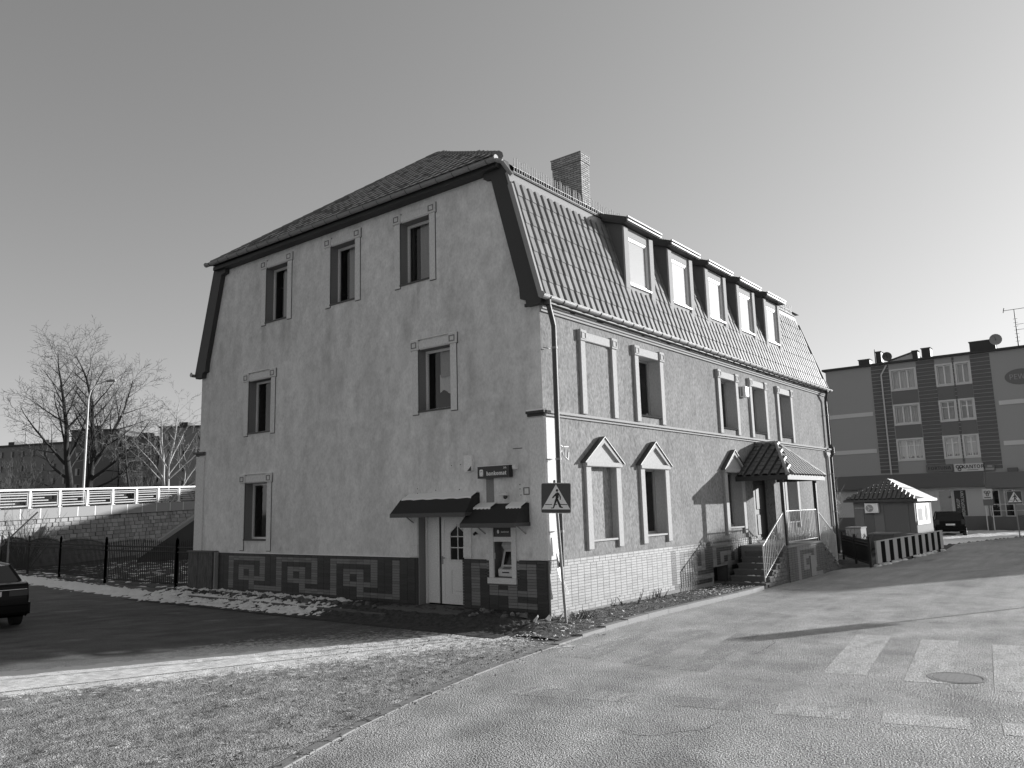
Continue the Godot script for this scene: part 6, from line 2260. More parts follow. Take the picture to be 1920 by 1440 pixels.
func barrier_and_bits():
	var a := Vector3(17.6, 0, 2.55); var c := Vector3(27.9, 0, 3.02)
	var d := (c - a).normalized()
	var T := Transform3D(Basis(d, Vector3.UP, d.cross(Vector3.UP)), Vector3.ZERO)
	var len := (c - a).length()
	var t := thing("striped_barrier", "black and grey striped roadside barrier on short posts", "barrier", a)
	var n := 19
	for i in n:
		var b := MB.new(T)
		b.box(Vector3(len * i / n, 0.12, -0.03), Vector3(len * (i + 1) / n, 0.92, 0.03))
		obj("stripe_board", b, M.stripe_light if i % 2 == 0 else M.stripe_dark, t)
	var b := MB.new(T)
	b.box(Vector3(-0.02, 0.92, -0.04), Vector3(len + 0.02, 0.955, 0.04))
	obj("top_rail", b, M.stripe_light, t)
	for i in 7:
		b = MB.new(T)
		b.cyl(Vector3(0.4 + i * (len - 0.8) / 6, -0.05, -0.08), Vector3(0.4 + i * (len - 0.8) / 6, 0.6, -0.08), 0.04, 0.04, 6)
		obj("post", b, M.iron, t)
	# low snow below it
	b = MB.new(T)
	for i in 26:
		b.ball(Vector3(rng.randf() * len, 0.01, -0.1 + rng.randf_range(-0.1, 0.1)), Vector3(rng.randf_range(0.15, 0.4), 0.07, 0.14), 7, 4)
	var sn := obj("snow_crust", b, M.snow, self)
	sn.position = a
	tag(sn, "crust of snow along the foot of the striped barrier", "snow", "", "stuff")
	fence("iron_fence", "low iron picket fence between the house end and the striped barrier", [Vector3(21.9, 0, 0.15), Vector3(17.3, 0, 2.4)], 1.05, 0.17, 2.4, false)
	# bins and boxes behind it
	for q in [[27.0, -0.6, 0.5, 1.1, "concrete", "pale upright drum standing in front of the kiosk"], [26.2, 0.9, 0.8, 0.85, "kiosk_b", "dark waste container with lid behind the small iron fence"], [28.8, 1.7, 0.5, 0.7, "kiosk", "dark rubbish bin beside the kiosk shutter"]]:
		t = thing("waste_bin", q[5], "bin", Vector3(q[0], 0, q[1]))
		b = MB.new()
		b.prism(PackedVector2Array([Vector2(-q[2] * 0.85, 0), Vector2(q[2] * 0.85, 0), Vector2(q[2], q[3]), Vector2(-q[2], q[3])]), -q[2] * 0.7, q[2] * 0.7)
		obj("body", b, M[q[4]], t)
		b = MB.new()
		b.box(Vector3(-q[2] * 1.05, q[3], -q[2] * 0.75), Vector3(q[2] * 1.05, q[3] + 0.06, q[2] * 0.75))
		obj("lid", b, M.siding, t)
	# canes of a bare bush behind the house end
	shrub("bare_bush", "bare bush of long straight canes in front of the kiosk", Vector3(25.2, 0, -1.5), 3.2, 30, 1.5, M.birch_twig, 41)
	shrub("bare_bush", "tangled low bare bush in the snow behind the small fence", Vector3(24.5, 0, 0.2), 1.1, 60, 1.6, M.shrub, 42)
	shrub("bare_bush", "thin bare climbing bush close against the house end wall", Vector3(22.6, 0, -1.2), 6.2, 16, 0.5, M.twig, 43)

# upright iron fence along a polyline
func fence(called: String, label: String, pts: Array, h: float, gap: float, bay: float, spears: bool):
	var t := thing(called, label, "fence", pts[0])
	var o: Vector3 = -t.position
	var TP := Transform3D(Basis.IDENTITY, o)
	for i in pts.size() - 1:
		var a: Vector3 = pts[i]; var c: Vector3 = pts[i + 1]
		var len := (c - a).length()
		var d := (c - a) / len
		var nb := maxi(1, int(round(len / bay)))
		for k in nb + 1:
			var p := a + d * (len * k / nb)
			var b := MB.new(TP)
			b.box(p + Vector3(-0.04, -0.05, -0.04), p + Vector3(0.04, h + 0.02, 0.04))
			b.ball(p + Vector3(0, h + 0.05, 0), Vector3(0.045, 0.05, 0.045), 6, 4)
			obj("fence_post", b, M.iron, t)
		for k in nb:
			var p0 := a + d * (len * k / nb); var p1 := a + d * (len * (k + 1) / nb)
			var b := MB.new(TP)
			for y in [0.14, h * 0.74, h * 0.84]:
				b.cyl(p0 + Vector3(0, y, 0), p1 + Vector3(0, y, 0), 0.03, 0.03, 4)
			obj("rail", b, M.iron, t)
			var n := int((p1 - p0).length() / gap)
			for q in range(1, n):
				var f := float(q) / n
				var p := p0.lerp(p1, f)
				var top := h * 0.86 + (0.1 * h * (1.0 - pow(absf(f - 0.5) * 2.0, 2.0)) if spears else 0.1)
				b = MB.new(TP)
				b.cyl(p + Vector3(0, 0.1, 0), p + Vector3(0, top, 0), 0.021, 0.018, 4, false)
				if spears: b.cyl(p + Vector3(0, top, 0), p + Vector3(0, top + 0.12, 0), 0.028, 0.001, 4, false)
				obj("picket", b, M.iron, t)

# ---------------------------------------------------------------- vehicles
func wheel(t: Node, at: Vector3, r: float, side: float):
	var w := part("wheel", t)
	var b := MB.new()
	b.cyl(at + Vector3(0, 0, -0.1), at + Vector3(0, 0, 0.1), r, r, 22)
	obj("tyre", b, M.rubber, w)
	b = MB.new()
	b.cyl(at + Vector3(0, 0, side * 0.085), at + Vector3(0, 0, side * 0.108), r * 0.66, r * 0.62, 18)
	for k in 5:
		var a := TAU * k / 5
		b.cyl(at + Vector3(0, 0, side * 0.112), at + Vector3(cos(a) * r * 0.6, sin(a) * r * 0.6, side * 0.112), 0.04, 0.03, 5)
	obj("rim", b, M.light_metal, w)

# car body from side profiles: x forward, y up, z across; sections narrow towards the roof
func car(t: Node, length: float, width: float, prof: Array, roof: Array, glass: Array):
	var hw := width / 2
	var b := MB.new()
	var sect := func(x: float, y: float) -> float:
		var k := 1.0 - 0.10 * pow(absf(x / length - 0.5) * 2.0, 3.0)
		return hw * k * (1.0 if y < 0.75 else 1.0 - 0.03 * (y - 0.75))
	for i in prof.size() - 1:
		var p: Vector2 = prof[i]; var q: Vector2 = prof[i + 1]
		b.quad(Vector3(p.x, p.y, sect.call(p.x, p.y)), Vector3(p.x, p.y, -sect.call(p.x, p.y)), Vector3(q.x, q.y, -sect.call(q.x, q.y)), Vector3(q.x, q.y, sect.call(q.x, q.y)))
	var n := 24
	for s in [-1.0, 1.0]:
		for i in n:
			var x0 := length * i / n; var x1 := length * (i + 1) / n
			var top := func(x): return _interp(prof, x)
			for yy in [[0.28, 0.45, 0.96], [0.45, 0.75, 1.0]]:
				b.quad(Vector3(x0, yy[0], s * sect.call(x0, yy[0]) * (0.95 if yy[0] < 0.4 else 1.0)), Vector3(x1, yy[0], s * sect.call(x1, yy[0]) * (0.95 if yy[0] < 0.4 else 1.0)), Vector3(x1, yy[1], s * sect.call(x1, yy[1])), Vector3(x0, yy[1], s * sect.call(x0, yy[1])))
			b.quad(Vector3(x0, 0.75, s * sect.call(x0, 0.75)), Vector3(x1, 0.75, s * sect.call(x1, 0.75)), Vector3(x1, maxf(0.75, top.call(x1)), s * sect.call(x1, 1.0)), Vector3(x0, maxf(0.75, top.call(x0)), s * sect.call(x0, 1.0)))
	b.quad(Vector3(0.1, 0.28, -hw * 0.85), Vector3(length - 0.1, 0.28, -hw * 0.85), Vector3(length - 0.1, 0.28, hw * 0.85), Vector3(0.1, 0.28, hw * 0.85))
	obj("body", b, M.car_paint, t)
	# cabin
	b = MB.new()
	var gw := MB.new()
	var rh := hw * 0.78
	for i in roof.size() - 1:
		var p: Vector2 = roof[i]; var q: Vector2 = roof[i + 1]
		var wp := lerpf(hw * 0.95, rh, clampf((p.y - 0.9) / 0.5, 0, 1)); var wq := lerpf(hw * 0.95, rh, clampf((q.y - 0.9) / 0.5, 0, 1))
		var tgt := gw if glass[i] else b
		tgt.quad(Vector3(p.x, p.y, wp), Vector3(p.x, p.y, -wp), Vector3(q.x, q.y, -wq), Vector3(q.x, q.y, wq))
		for s in [-1.0, 1.0]:
			gw.quad(Vector3(p.x, 0.9, s * hw * 0.95), Vector3(q.x, 0.9, s * hw * 0.95), Vector3(q.x, q.y, s * wq), Vector3(p.x, p.y, s * wp))
			b.cyl(Vector3(p.x, p.y, s * wp), Vector3(q.x, q.y, s * wq), 0.035, 0.035, 6)
	obj("roof", b, M.car_paint, t)
	obj("windows", gw, M.glass_dark, t)

func _interp(pr: Array, x: float) -> float:
	var y := 0.75
	for i in pr.size() - 1:
		var p: Vector2 = pr[i]; var q: Vector2 = pr[i + 1]
		if x >= p.x and x <= q.x and q.x - p.x > 1e-4:
			return lerpf(p.y, q.y, (x - p.x) / (q.x - p.x))
	return y

func cars():
	# saloon at the edge of the yard, tail towards the camera
	var fw := Vector3(0.11, 0, -0.994)
	var t := thing("parked_saloon", "black saloon car tail with number plate in the shaded yard", "car", Vector3(-7.14, 0, -11.2))
	t.rotation.y = atan2(-fw.z, fw.x)
	var prof := [Vector2(0.12, 0.30), Vector2(0.02, 0.34), Vector2(0.0, 0.55), Vector2(0.05, 0.68), Vector2(0.06, 0.72), Vector2(0.1, 1.0), Vector2(0.16, 1.06), Vector2(0.35, 1.085), Vector2(0.9, 1.10), Vector2(3.4, 1.0), Vector2(4.3, 0.86), Vector2(4.7, 0.7), Vector2(4.8, 0.5), Vector2(4.75, 0.3)]
	car(t, 4.8, 1.85, prof, [Vector2(0.75, 1.08), Vector2(1.45, 1.45), Vector2(2.4, 1.48), Vector2(3.3, 1.04)], [true, false, true])
	var TB := Transform3D(TG.basis, Vector3.ZERO)     # local: a = z across, out = rear
	var b := MB.new(TB)
	b.box(Vector3(-0.26, 0.79, -0.06), Vector3(0.26, 0.90, -0.04 + 0.0))
	var pl := obj("number_plate", b, M.white, t)
	text("plate_lettering", "T 5185A", 0.115, Transform3D(TG.basis, TB * Vector3(0.02, 0.845, -0.036)), M.black, pl, 0.003, true)
	b = MB.new(TB)
	for k in 4:
		for i in 14:
			var a0 := TAU * i / 14; var a1 := TAU * (i + 1) / 14
			var o := Vector3(-0.135 + k * 0.09, 0.985, -0.088)
			b.cyl(o + Vector3(cos(a0), sin(a0), 0) * 0.058, o + Vector3(cos(a1), sin(a1), 0) * 0.058, 0.008, 0.008, 4, false)
	obj("ring_emblem", b, M.chrome, t)
	b = MB.new(TB)
	b.box(Vector3(-0.80, 0.925, -0.085), Vector3(0.80, 0.938, -0.06))
	obj("chrome_strip", b, M.chrome, t)
	for s in [-1, 1]:
		b = MB.new(TB)
		b.box(Vector3(minf(s * 0.42, s * 0.84), 0.78, -0.12), Vector3(maxf(s * 0.42, s * 0.84), 0.91, -0.055))
		obj("tail_lamp", b, M.lamp_red, t)
	b = MB.new(TB)
	b.bev(Vector3(-0.88, 0.34, -0.2), Vector3(0.88, 0.62, 0.04), 0.05)
	b.bev(Vector3(-0.85, 0.56, -0.2), Vector3(0.85, 0.60, 0.06), 0.015)
	obj("bumper", b, M.car_paint, t)
	for q in [[0.95, 1], [0.95, -1], [3.85, 1], [3.85, -1]]:
		wheel(t, Vector3(q[0], 0.32, q[1] * 0.8), 0.32, q[1])
	# hatchback by the shops
	t = thing("parked_hatchback", "dark hatchback parked on the snow between kiosk and shops", "car", Vector3(42.6, 0, 1.0))
	t.rotation.y = 0.22
	prof = [Vector2(0.12, 0.32), Vector2(0.02, 0.36), Vector2(0.0, 0.6), Vector2(0.05, 0.95), Vector2(3.1, 0.98), Vector2(3.9, 0.85), Vector2(4.15, 0.6), Vector2(4.1, 0.3)]
	car(t, 4.15, 1.78, prof, [Vector2(0.05, 0.95), Vector2(0.35, 1.46), Vector2(1.0, 1.55), Vector2(2.1, 1.5), Vector2(3.0, 0.98)], [true, false, false, true])
	b = MB.new(TB)
	b.box(Vector3(-0.26, 0.68, -0.03), Vector3(0.26, 0.79, 0.0))
	obj("number_plate", b, M.white, t)
	for s in [-1, 1]:
		b = MB.new(TB)
		b.box(Vector3(minf(s * 0.62, s * 0.85), 0.72, -0.06), Vector3(maxf(s * 0.62, s * 0.85), 1.05, -0.02))
		obj("tail_lamp", b, M.lamp_red, t)
	b = MB.new(TB)
	b.bev(Vector3(-0.86, 0.32, -0.2), Vector3(0.86, 0.6, 0.03), 0.05)
	obj("bumper", b, M.car_paint, t)
	for q in [[0.75, 1], [0.75, -1], [3.3, 1], [3.3, -1]]:
		wheel(t, Vector3(q[0], 0.31, q[1] * 0.79), 0.31, q[1])

# ---------------------------------------------------------------- bare trees and shrubs
func limb(b: MB, tw: MB, p: Vector3, d: Vector3, len: float, r: float, level: int, lift: float, rg: RandomNumberGenerator):
	var n := maxi(3, int(len / (0.5 if level > 1 else 0.24)))
	var step := len / n
	var az := rg.randf() * TAU
	for i in n:
		var t := float(i) / n
		var r0 := maxf(r * (1.0 - 0.85 * t), 0.011); var r1 := maxf(r * (1.0 - 0.85 * (t + 1.0 / n)), 0.008)
		var e := p + d * step
		if r0 > 0.03: b.cyl(p, e, r0, r1, 6, false)
		else: tw.cyl(p, e, r0, r1, 3, false)
		p = e
		d = (d + Vector3(rg.randf_range(-0.12, 0.12), rg.randf_range(-0.06, 0.06) + lift, rg.randf_range(-0.12, 0.12))).normalized()
		if level > 0 and t > 0.12:
			for k in (2 if level <= 2 and rg.randf() < 0.8 else 1):
				az += 2.4 + rg.randf_range(-0.5, 0.5)
				var u := d.cross(Vector3.UP if absf(d.y) < 0.9 else Vector3.RIGHT).normalized()
				var w := d.cross(u)
				var s := (u * cos(az) + w * sin(az))
				var c := (d * 0.72 + s * rg.randf_range(0.5, 0.85)).normalized()
				limb(b, tw, p, c, len * rg.randf_range(0.42, 0.56) * (1.0 - 0.45 * t), maxf(r1 * 0.5, 0.012), level - 1, lift, rg)

func tree(called: String, label: String, at: Vector3, stems: Array, level: int, lift: float, bark: Material, twig: Material, sd: int):
	var t := thing(called, label, "tree", at)
	var rg := RandomNumberGenerator.new()
	rg.seed = sd
	var tr := MB.new(); var tw := MB.new(); var br := MB.new()
	var R := Vector3(0.618, 0, 0.786)      # along the railing, to the right
	for s in stems:
		# stem: [base, direction, length, radius, limbs]; limb: [height, right, up, away, length, radius]
		var p: Vector3 = s[0]
		var d: Vector3 = s[1].normalized()
		var k := 10
		var path := [p]
		for i in k:
			var e: Vector3 = p + d * (s[2] / k)
			tr.cyl(p, e, s[3] * (1.0 - 0.045 * i), s[3] * (1.0 - 0.045 * (i + 1)), 10, false)
			p = e
			path.append(p)
			d = (d + Vector3(rg.randf_range(-0.05, 0.05), 0.04, rg.randf_range(-0.05, 0.05))).normalized()
		for q in s[4]:
			var f := clampf(q[0] / s[2], 0.0, 1.0) * k
			var o: Vector3 = path[int(f)]
			limb(br, tw, o, (R * q[1] + Vector3.UP * q[2] + Vector3(0.786, 0, -0.618) * q[3]).normalized(), q[4], q[5], level, lift, rg)
	obj("trunk", tr, bark, t)
	var cr := obj("crown", br, bark, t)
	obj("twigs", tw, twig, cr)

func shrub(called: String, label: String, at: Vector3, h: float, n: int, spread: float, m: Material, sd: int, group := ""):
	var t := thing(called, label, "bush", at, 0.0, group)
	var rg := RandomNumberGenerator.new()
	rg.seed = sd
	var b := MB.new()
	var tw := MB.new()
	for i in n:
		var a := rg.randf() * TAU
		var d := Vector3(cos(a) * spread / h * rg.randf(), 1.0, sin(a) * spread / h * rg.randf()).normalized()
		var p := Vector3(cos(a) * 0.2, -0.05, sin(a) * 0.2) * rg.randf_range(0.3, 1.4)
		var l := h * rg.randf_range(0.6, 1.05)
		for k in 4:
			var e := p + d * (l / 4)
			b.cyl(p, e, 0.022 * (1.0 - k * 0.2), 0.022 * (0.8 - k * 0.2), 4, false)
			if k > 0:
				for q in 2:
					var s := Vector3(rg.randf_range(-1, 1), rg.randf_range(0, 1), rg.randf_range(-1, 1)).normalized()
					tw.cyl(e, e + (d + s).normalized() * l * 0.2, 0.009, 0.005, 3, false)
			p = e
			d = (d + Vector3(rg.randf_range(-0.12, 0.12), 0, rg.randf_range(-0.12, 0.12))).normalized()
	obj("stems", b, m, t).set_meta("kind", "stuff")
	obj("twigs", tw, m, t).set_meta("kind", "stuff")

# ---------------------------------------------------------------- embankment road, trees and flats behind
func left_background():
	var a := Vector3(-10, 0, -34.1); var c := Vector3(52, 0, -56.8)
	var d := (c - a).normalized()
	var T := Transform3D(Basis(d, Vector3.UP, d.cross(Vector3.UP)), a)
	var len := (c - a).length()
	var grade := 0.030
	var y0 := 3.23 - 15.1 * grade      # deck edge height where the run starts
	var yd := func(u: float) -> float: return y0 + grade * u
	var t := thing("retaining_wall", "coursed stone retaining wall with smooth coping slabs under the road railing", "wall", a)
	var TL := Transform3D(T.basis, Vector3.ZERO)
	var b := MB.new(TL)
	b.prism(PackedVector2Array([Vector2(0, -0.1), Vector2(len, -0.1), Vector2(len, yd.call(len) - 0.62), Vector2(0, yd.call(0.0) - 0.62)]), -0.6, -0.05)
	obj("core", b, M.concrete_dark, t)
	# coping slabs
	var u := 4.0
	while u < 44.0:
		b = MB.new(TL)
		var h0: float = yd.call(u) - 0.62; var h1: float = yd.call(u + 1.3) - 0.62
		b.prism(PackedVector2Array([Vector2(u + 0.02, h0), Vector2(u + 1.28, h1), Vector2(u + 1.28, h1 + 0.60), Vector2(u + 0.02, h0 + 0.60)]), -0.4, 0.10)
		obj("coping_slab", b, M.concrete, t)
		u += 1.3
	b = MB.new(TL)
	for i in 31:
		var uu := 4.0 + i * 1.3
		b.box(Vector3(uu - 0.025, yd.call(uu) - 0.6, -0.3), Vector3(uu + 0.02, yd.call(uu) - 0.02, 0.103))
	obj("slab_joint", b, M.light_metal, t)
	# stones
	var rg := RandomNumberGenerator.new()
	rg.seed = 77
	var count := 0
	var rest := MB.new(TL)
	for row in 11:
		u = 8.0 + rg.randf() * 0.4
		while u < 30.0:
			var w := rg.randf_range(0.36, 0.62)
			var top: float = yd.call(u + w / 2) - 0.65 - row * 0.25
			if top > 0.0:
				var m: Material = M[["stone", "stone_b", "stone_c"][rg.randi() % 3]]
				var lo := Vector3(u + 0.012, top - 0.235, -0.1); var hi := Vector3(u + w - 0.012, top, 0.0 + rg.randf_range(-0.02, 0.03))
				if count < 290 and row < 8 and u > 9.0 and u < 27.0:
					var q := MB.new(TL)
					q.bev(lo, hi, 0.02)
					obj("stone", q, m, t)
					count += 1
				else:
					rest.bev(lo, hi, 0.02)
			u += w
	obj("stones", rest, M.stone, t).set_meta("kind", "stuff")
	# embankment behind the wall
	b = MB.new(T)
	b.quad(Vector3(0, yd.call(0.0) - 0.1, -0.3), Vector3(len, yd.call(len) - 0.1, -0.3), Vector3(len, yd.call(len), -160), Vector3(0, yd.call(0.0), -160))
	struct("embankment", b, M.ground)
	# railing: bays of a white frame with slats and mesh
	rg.seed = 78
	t = thing("road_railing", "white metal road railing of slatted bays on top of the stone wall", "railing", a)
	u = 5.0
	while u < 42.0:
		var p: float = yd.call(u)
		var n1: float = yd.call(u + 2.0)
		var bay := part("bay", t)
		b = MB.new(TL)
		b.box(Vector3(u - 0.06, p, -0.06), Vector3(u + 0.06, p + 1.08, 0.06))
		b.box(Vector3(u - 0.14, p, -0.12), Vector3(u + 0.14, p + 0.03, 0.12))
		obj("post", b, M.white, bay)
		b = MB.new(TL)
		b.prism(PackedVector2Array([Vector2(u, p + 1.0), Vector2(u + 2.0, n1 + 1.0), Vector2(u + 2.0, n1 + 1.1), Vector2(u, p + 1.1)]), -0.05, 0.05)
		obj("top_rail", b, M.white, bay)
		b = MB.new(TL)
		for q in [[0.10, 0.17], [0.84, 0.89]]:
			b.prism(PackedVector2Array([Vector2(u + 0.14, p + q[0]), Vector2(u + 1.86, n1 + q[0]), Vector2(u + 1.86, n1 + q[1]), Vector2(u + 0.14, p + q[1])]), -0.03, 0.03)
		b.box(Vector3(u + 0.12, p + 0.1, -0.03), Vector3(u + 0.17, p + 0.9, 0.03)); b.box(Vector3(u + 1.83, n1 + 0.1, -0.03), Vector3(u + 1.88, n1 + 0.9, 0.03))
		obj("bay_frame", b, M.grey_metal, bay)
		for q in 4:
			b = MB.new(TL)
			var h := 0.26 + q * 0.155
			var e: float = 1.84 if q == 3 or rg.randf() < 0.35 else rg.randf_range(0.9, 1.7)
			var nh := lerpf(p, n1, e / 2.0)
			b.prism(PackedVector2Array([Vector2(u + 0.16, p + h), Vector2(u + e, nh + h), Vector2(u + e, nh + h + 0.055), Vector2(u + 0.16, p + h + 0.055)]), -0.02, 0.01)
			obj("slat", b, M.slat, bay)
		u += 2.0
	# stair parapet coming down from the bridge behind the house
	t = thing("stair_parapet", "sloping concrete stair parapet beside the house's back corner", "wall", Vector3(8.2, 0, -34.5))
	b = MB.new()
	b.prism(PackedVector2Array([Vector2(0, 0), Vector2(6, 0), Vector2(6, 4.0), Vector2(0, 0.3)]), -0.2, 0.0)
	obj("flank", b, M.board, t)
	b = MB.new()
	b.prism(PackedVector2Array([Vector2(0, 0.3), Vector2(6, 4.0), Vector2(6, 4.22), Vector2(0, 0.52)]), -0.3, 0.06)
	obj("coping", b, M.concrete, t)
	# fence along the yard
	fence("iron_fence", "dark wrought iron fence with arched spear tops along the yard edge", [Vector3(0.9, 0, -15.6), Vector3(1.02, 0, -17.5), Vector3(1.1, 0, -23.2), Vector3(1.67, 0, -28.9), Vector3(2.3, 0, -37.7)], 1.72, 0.15, 5.7, true)
	t = thing("leaning_pole", "pale slanted pole with brace leaning on the fence line", "pole", Vector3(2.0, 0, -36.2))
	b = MB.new()
	b.cyl(Vector3(-0.9, 0, -1.6), Vector3(1.3, 3.0, 0.3), 0.05, 0.05, 6)
	obj("pole", b, M.concrete, t)
	b = MB.new()
	b.cyl(Vector3(0.1, 0, 0.0), Vector3(0.2, 2.0, -0.3), 0.05, 0.05, 6)
	obj("brace", b, M.concrete, t)
	# trees
	tree("bare_tree", "large leafless tree with two dark trunks behind the road railing", Vector3(15.3, 3.0, -59.2), [
		[Vector3(-0.45, 0, -0.6), Vector3(-0.02, 1, -0.02), 5.6, 0.36, [[5.6, 0.02, 1.0, 0.0, 8.2, 0.2], [3.0, -0.85, 0.6, 0.1, 5.6, 0.13], [4.0, -0.62, 0.8, -0.3, 6.2, 0.14], [4.8, 0.3, 0.95, 0.3, 6.2, 0.12], [3.5, -0.2, 0.7, 0.7, 4.5, 0.1], [2.2, -0.95, 0.3, 0.0, 4.6, 0.09], [5.0, -0.35, 0.9, 0.2, 6.6, 0.12]]],
		[Vector3(0.35, 0, 0.55), Vector3(0.05, 1, 0.07), 3.8, 0.42, [[3.8, 0.1, 1.0, 0.0, 9.6, 0.25], [3.8, 0.5, 0.85, 0.2, 8.2, 0.2], [2.8, 0.82, 0.6, -0.1, 7.2, 0.17], [1.9, 0.95, 0.35, 0.1, 5.2, 0.12], [3.3, -0.25, 0.95, 0.3, 7.4, 0.14], [3.0, 0.2, 0.8, -0.6, 5.6, 0.12]]]], 3, 0.035, M.bark, M.twig, 12)
	tree("birch_tree", "pale barked leafless birch with fine twigs near the house corner", Vector3(16.8, 3.2, -47.9), [
		[Vector3(0, 0, 0), Vector3(-0.10, 1, -0.12), 3.2, 0.13, [[3.2, -0.2, 1.0, 0.1, 4.6, 0.09], [2.0, -0.7, 0.7, 0.0, 4.0, 0.06], [2.8, -0.3, 0.9, 0.5, 4.2, 0.06], [2.5, -0.4, 0.8, -0.5, 4.0, 0.06]]],
		[Vector3(0.08, 0, 0.1), Vector3(0.03, 1, 0.05), 3.6, 0.13, [[3.6, 0.15, 1.0, 0.0, 4.8, 0.09], [2.6, 0.5, 0.8, 0.2, 3.8, 0.06], [3.0, -0.4, 0.8, -0.3, 3.8, 0.06], [2.2, 0.7, 0.6, 0.0, 3.8, 0.06], [3.3, 0.1, 0.9, 0.4, 4.4, 0.06]]],
		[Vector3(0.15, 0, 0.2), Vector3(0.45, 1, 0.55), 2.6, 0.09, [[2.6, 0.6, 0.9, 0.0, 3.2, 0.06], [1.6, 0.9, 0.5, 0.1, 3.0, 0.045], [2.2, 0.2, 1.0, -0.2, 3.4, 0.05]]]], 3, -0.012, M.birch, M.birch_twig, 5)
	tree("young_tree", "slender dark leafless tree between the big tree and the birch", Vector3(17.0, 3.2, -53.0), [[Vector3.ZERO, Vector3(-0.25, 1, -0.3), 4.2, 0.11, [[4.2, -0.1, 1.0, 0.0, 4.6, 0.07], [3.0, -0.6, 0.8, 0.1, 3.4, 0.05], [3.4, 0.5, 0.8, 0.0, 3.2, 0.05]]]], 3, 0.0, M.bark, M.birch_twig, 21)
	for q in [[8.5, -55, 3.4, 51, "dark bare thicket at the foot of the big tree's shaded side"], [12.0, -60.5, 4.2, 52, "tall bare thicket left of the two dark trunks"], [19.5, -56.5, 4.4, 53, "broad bare thicket right of the two dark trunks"], [21.0, -50.0, 3.6, 54, "bare thicket directly behind the birch"], [6.0, -62.0, 3.8, 55, "bare thicket furthest along the railing from the house"]]:
		shrub("bare_thicket", q[4], Vector3(q[0], 3.1, q[1]), q[2], 46, 3.2, M.shrub, q[3], "thickets behind the road railing")
	shrub("bare_thicket", "leggy bare bush overhanging the stone wall at the picture edge", Vector3(3.0, 0.0, -36.6), 3.1, 40, 2.4, M.twig, 61, "thickets behind the road railing")
	# street lamp
	t = thing("street_lamp", "tall thin street lamp with curved arm among the bare branches", "street lamp", Vector3(13.3, 3.2, -53.8))
	b = MB.new()
	b.cyl(Vector3.ZERO, Vector3(-0.3, 8.6, 0.7), 0.10, 0.06, 10)
	b.tube([Vector3(-0.3, 8.6, 0.7), Vector3(-0.22, 9.3, 0.85), Vector3(0.05, 9.75, 1.2), Vector3(0.5, 10.0, 1.75)], 0.05, 8)
	obj("pole", b, M.light_metal, t)
	b = MB.new(Transform3D(Basis(Vector3(0.6, 0.05, 0.8).normalized(), Vector3.UP, Vector3(-0.8, 0, 0.6)), Vector3(0.75, 10.03, 2.05)))
	b.bev(Vector3(-0.35, -0.08, -0.12), Vector3(0.35, 0.06, 0.12), 0.03)
	obj("head", b, M.grey_metal, t)
	far_flats()

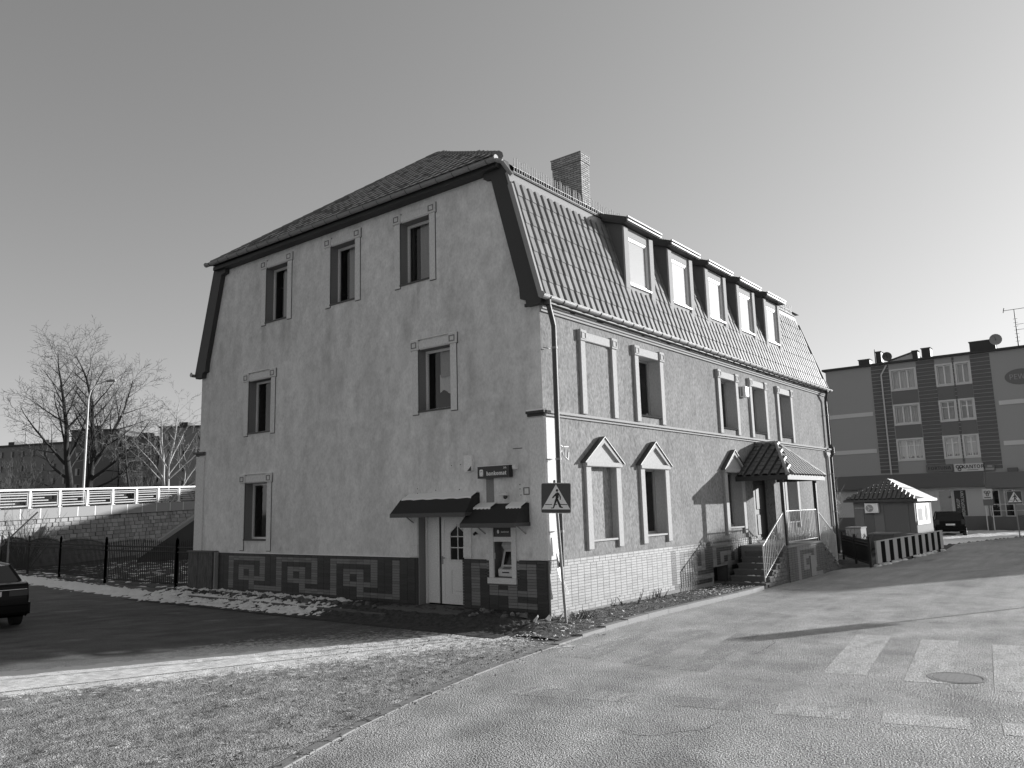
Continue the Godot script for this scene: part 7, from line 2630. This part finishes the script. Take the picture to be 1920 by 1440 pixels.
func far_flats():
	# long block: [start, end, base, height, storeys, wall material, label]
	var L := [
		[Vector3(35, 0, -195), Vector3(54.5, 0, -143), 17.0, "far_wall", "far grey block of flats left of the bare tree with rows of small windows"],
		[Vector3(47.0, 0, -137.5), Vector3(52.2, 0, -130.5), 17.9, "far_wall_b", "far dark stepped block of flats behind the bare tree"],
		[Vector3(52.4, 0, -130.3), Vector3(56.4, 0, -125.0), 16.4, "far_wall_b", "far dark lower block with balconies behind the birch"],
		[Vector3(56.6, 0, -124.8), Vector3(66, 0, -112.0), 18.1, "far_wall_c", "far block of flats whose end shows beside the house wall"]]
	for i in L.size():
		var q: Array = L[i]
		var a: Vector3 = q[0]; var c: Vector3 = q[1]
		var d := (c - a).normalized()
		var len := (c - a).length()
		var T := Transform3D(Basis(d, Vector3.UP, d.cross(Vector3.UP)), Vector3.ZERO)
		var t := thing("far_flats", q[4], "building", a)
		var b := MB.new(T)
		b.box(Vector3(0, 0, -12), Vector3(len, q[2], 0))
		obj("wall", b, M[q[3]], t)
		b = MB.new(T)
		b.box(Vector3(-0.2, q[2], -12.2), Vector3(len + 0.2, q[2] + 0.3, 0.3))
		for k in int(len / 9.0) + 1:
			b.box(Vector3(2.0 + k * 9.0, q[2] + 0.3, -5), Vector3(3.6 + k * 9.0, q[2] + 1.3, -3))
		obj("roof", b, M.board, t)
		var n := int(len / 2.7)
		for r in 5:
			for k in n:
				var x := 1.0 + k * 2.7
				var y: float = q[2] - 2.3 - r * 2.8
				if i == 1 and k > 0: continue
				var wn := bxp("window", t, T, Vector3(x, y, 0.0), Vector3(x + 0.95, y + 1.35, 0.06), M.far_wall_c)
				bxp("pane", wn, T, Vector3(x + 0.5, y + 0.1, 0.06), Vector3(x + 0.87, y + 1.25, 0.08), M.black)
				bxp("pane", wn, T, Vector3(x + 0.08, y + 0.1, 0.06), Vector3(x + 0.44, y + 1.25, 0.08), M.blind)
		if i == 2:
			for r in 4:
				b = MB.new(T)
				b.box(Vector3(2.0, q[2] - 4.2 - r * 2.8, 0), Vector3(5.0, q[2] - 3.2 - r * 2.8, 1.1))
				obj("balcony", b, M.far_wall, t)
	var t := thing("far_aerial", "thin television aerial on the roof of the far grey flats", "aerial", Vector3(48.0, 17.2, -160.4))
	var b := MB.new()
	b.cyl(Vector3.ZERO, Vector3(0, 4.6, 0), 0.10, 0.07, 5)
	obj("mast", b, M.grey_metal, t)
	b = MB.new()
	b.cyl(Vector3(-0.4, 3.6, -0.6), Vector3(0.9, 4.4, 1.3), 0.06, 0.06, 4)
	b.cyl(Vector3(-0.5, 3.1, -0.7), Vector3(0.2, 3.4, 0.3), 0.05, 0.05, 4)
	obj("element", b, M.grey_metal, t)

# buildings out of the picture whose shade falls into it
func shade_casters():
	var mk := func(label: String, at: Vector3, w: float, dp: float, h: float, stack: float):
		var t := thing("neighbour_building", label, "building", at)
		var b := MB.new()
		b.box(Vector3(0, 0, 0), Vector3(dp, h, w))
		obj("wall", b, M.block_wall, t)
		b = MB.new()
		b.box(Vector3(-0.2, h, -0.2), Vector3(dp + 0.2, h + 0.2, w + 0.2))
		obj("roof", b, M.board, t)
		if stack > 0.0:
			b = MB.new()
			b.box(Vector3(2.0, h + 0.2, stack), Vector3(3.0, h + 2.1, stack + 1.3))
			obj("chimney", b, M.brick, t)
		for r in 3:
			for k in int(w / 3.0):
				bxp("window", t, Transform3D.IDENTITY, Vector3(-0.04, 1.2 + r * 2.9, 0.8 + k * 3.0), Vector3(0.0, 2.7 + r * 2.9, 2.2 + k * 3.0), M.glass_dark)
	mk.call("three storey building across the road just outside the picture's right edge", Vector3(53.5, 0, 21.5), 6.2, 12.0, 9.75, 3.6)
	mk.call("low two storey annex across the road outside the picture beside the taller building", Vector3(53.5, 0, 16.0), 5.3, 12.0, 6.4, 0.0)
	mk.call("long block of flats hidden behind the corner house", Vector3(54, 0, -60), 50.2, 12.0, 12.5, 0.0)

func _ready():
	rng.seed = 2024
	set_light()
	make_materials()
	print("materials")
	build_ground()
	print("ground")
	build_house()
	print("house")
	build_porch()
	gable_things()
	street_signs()
	print("street")
	right_block()
	kiosk()
	barrier_and_bits()
	cars()
	left_background()
	shade_casters()
	print("done")
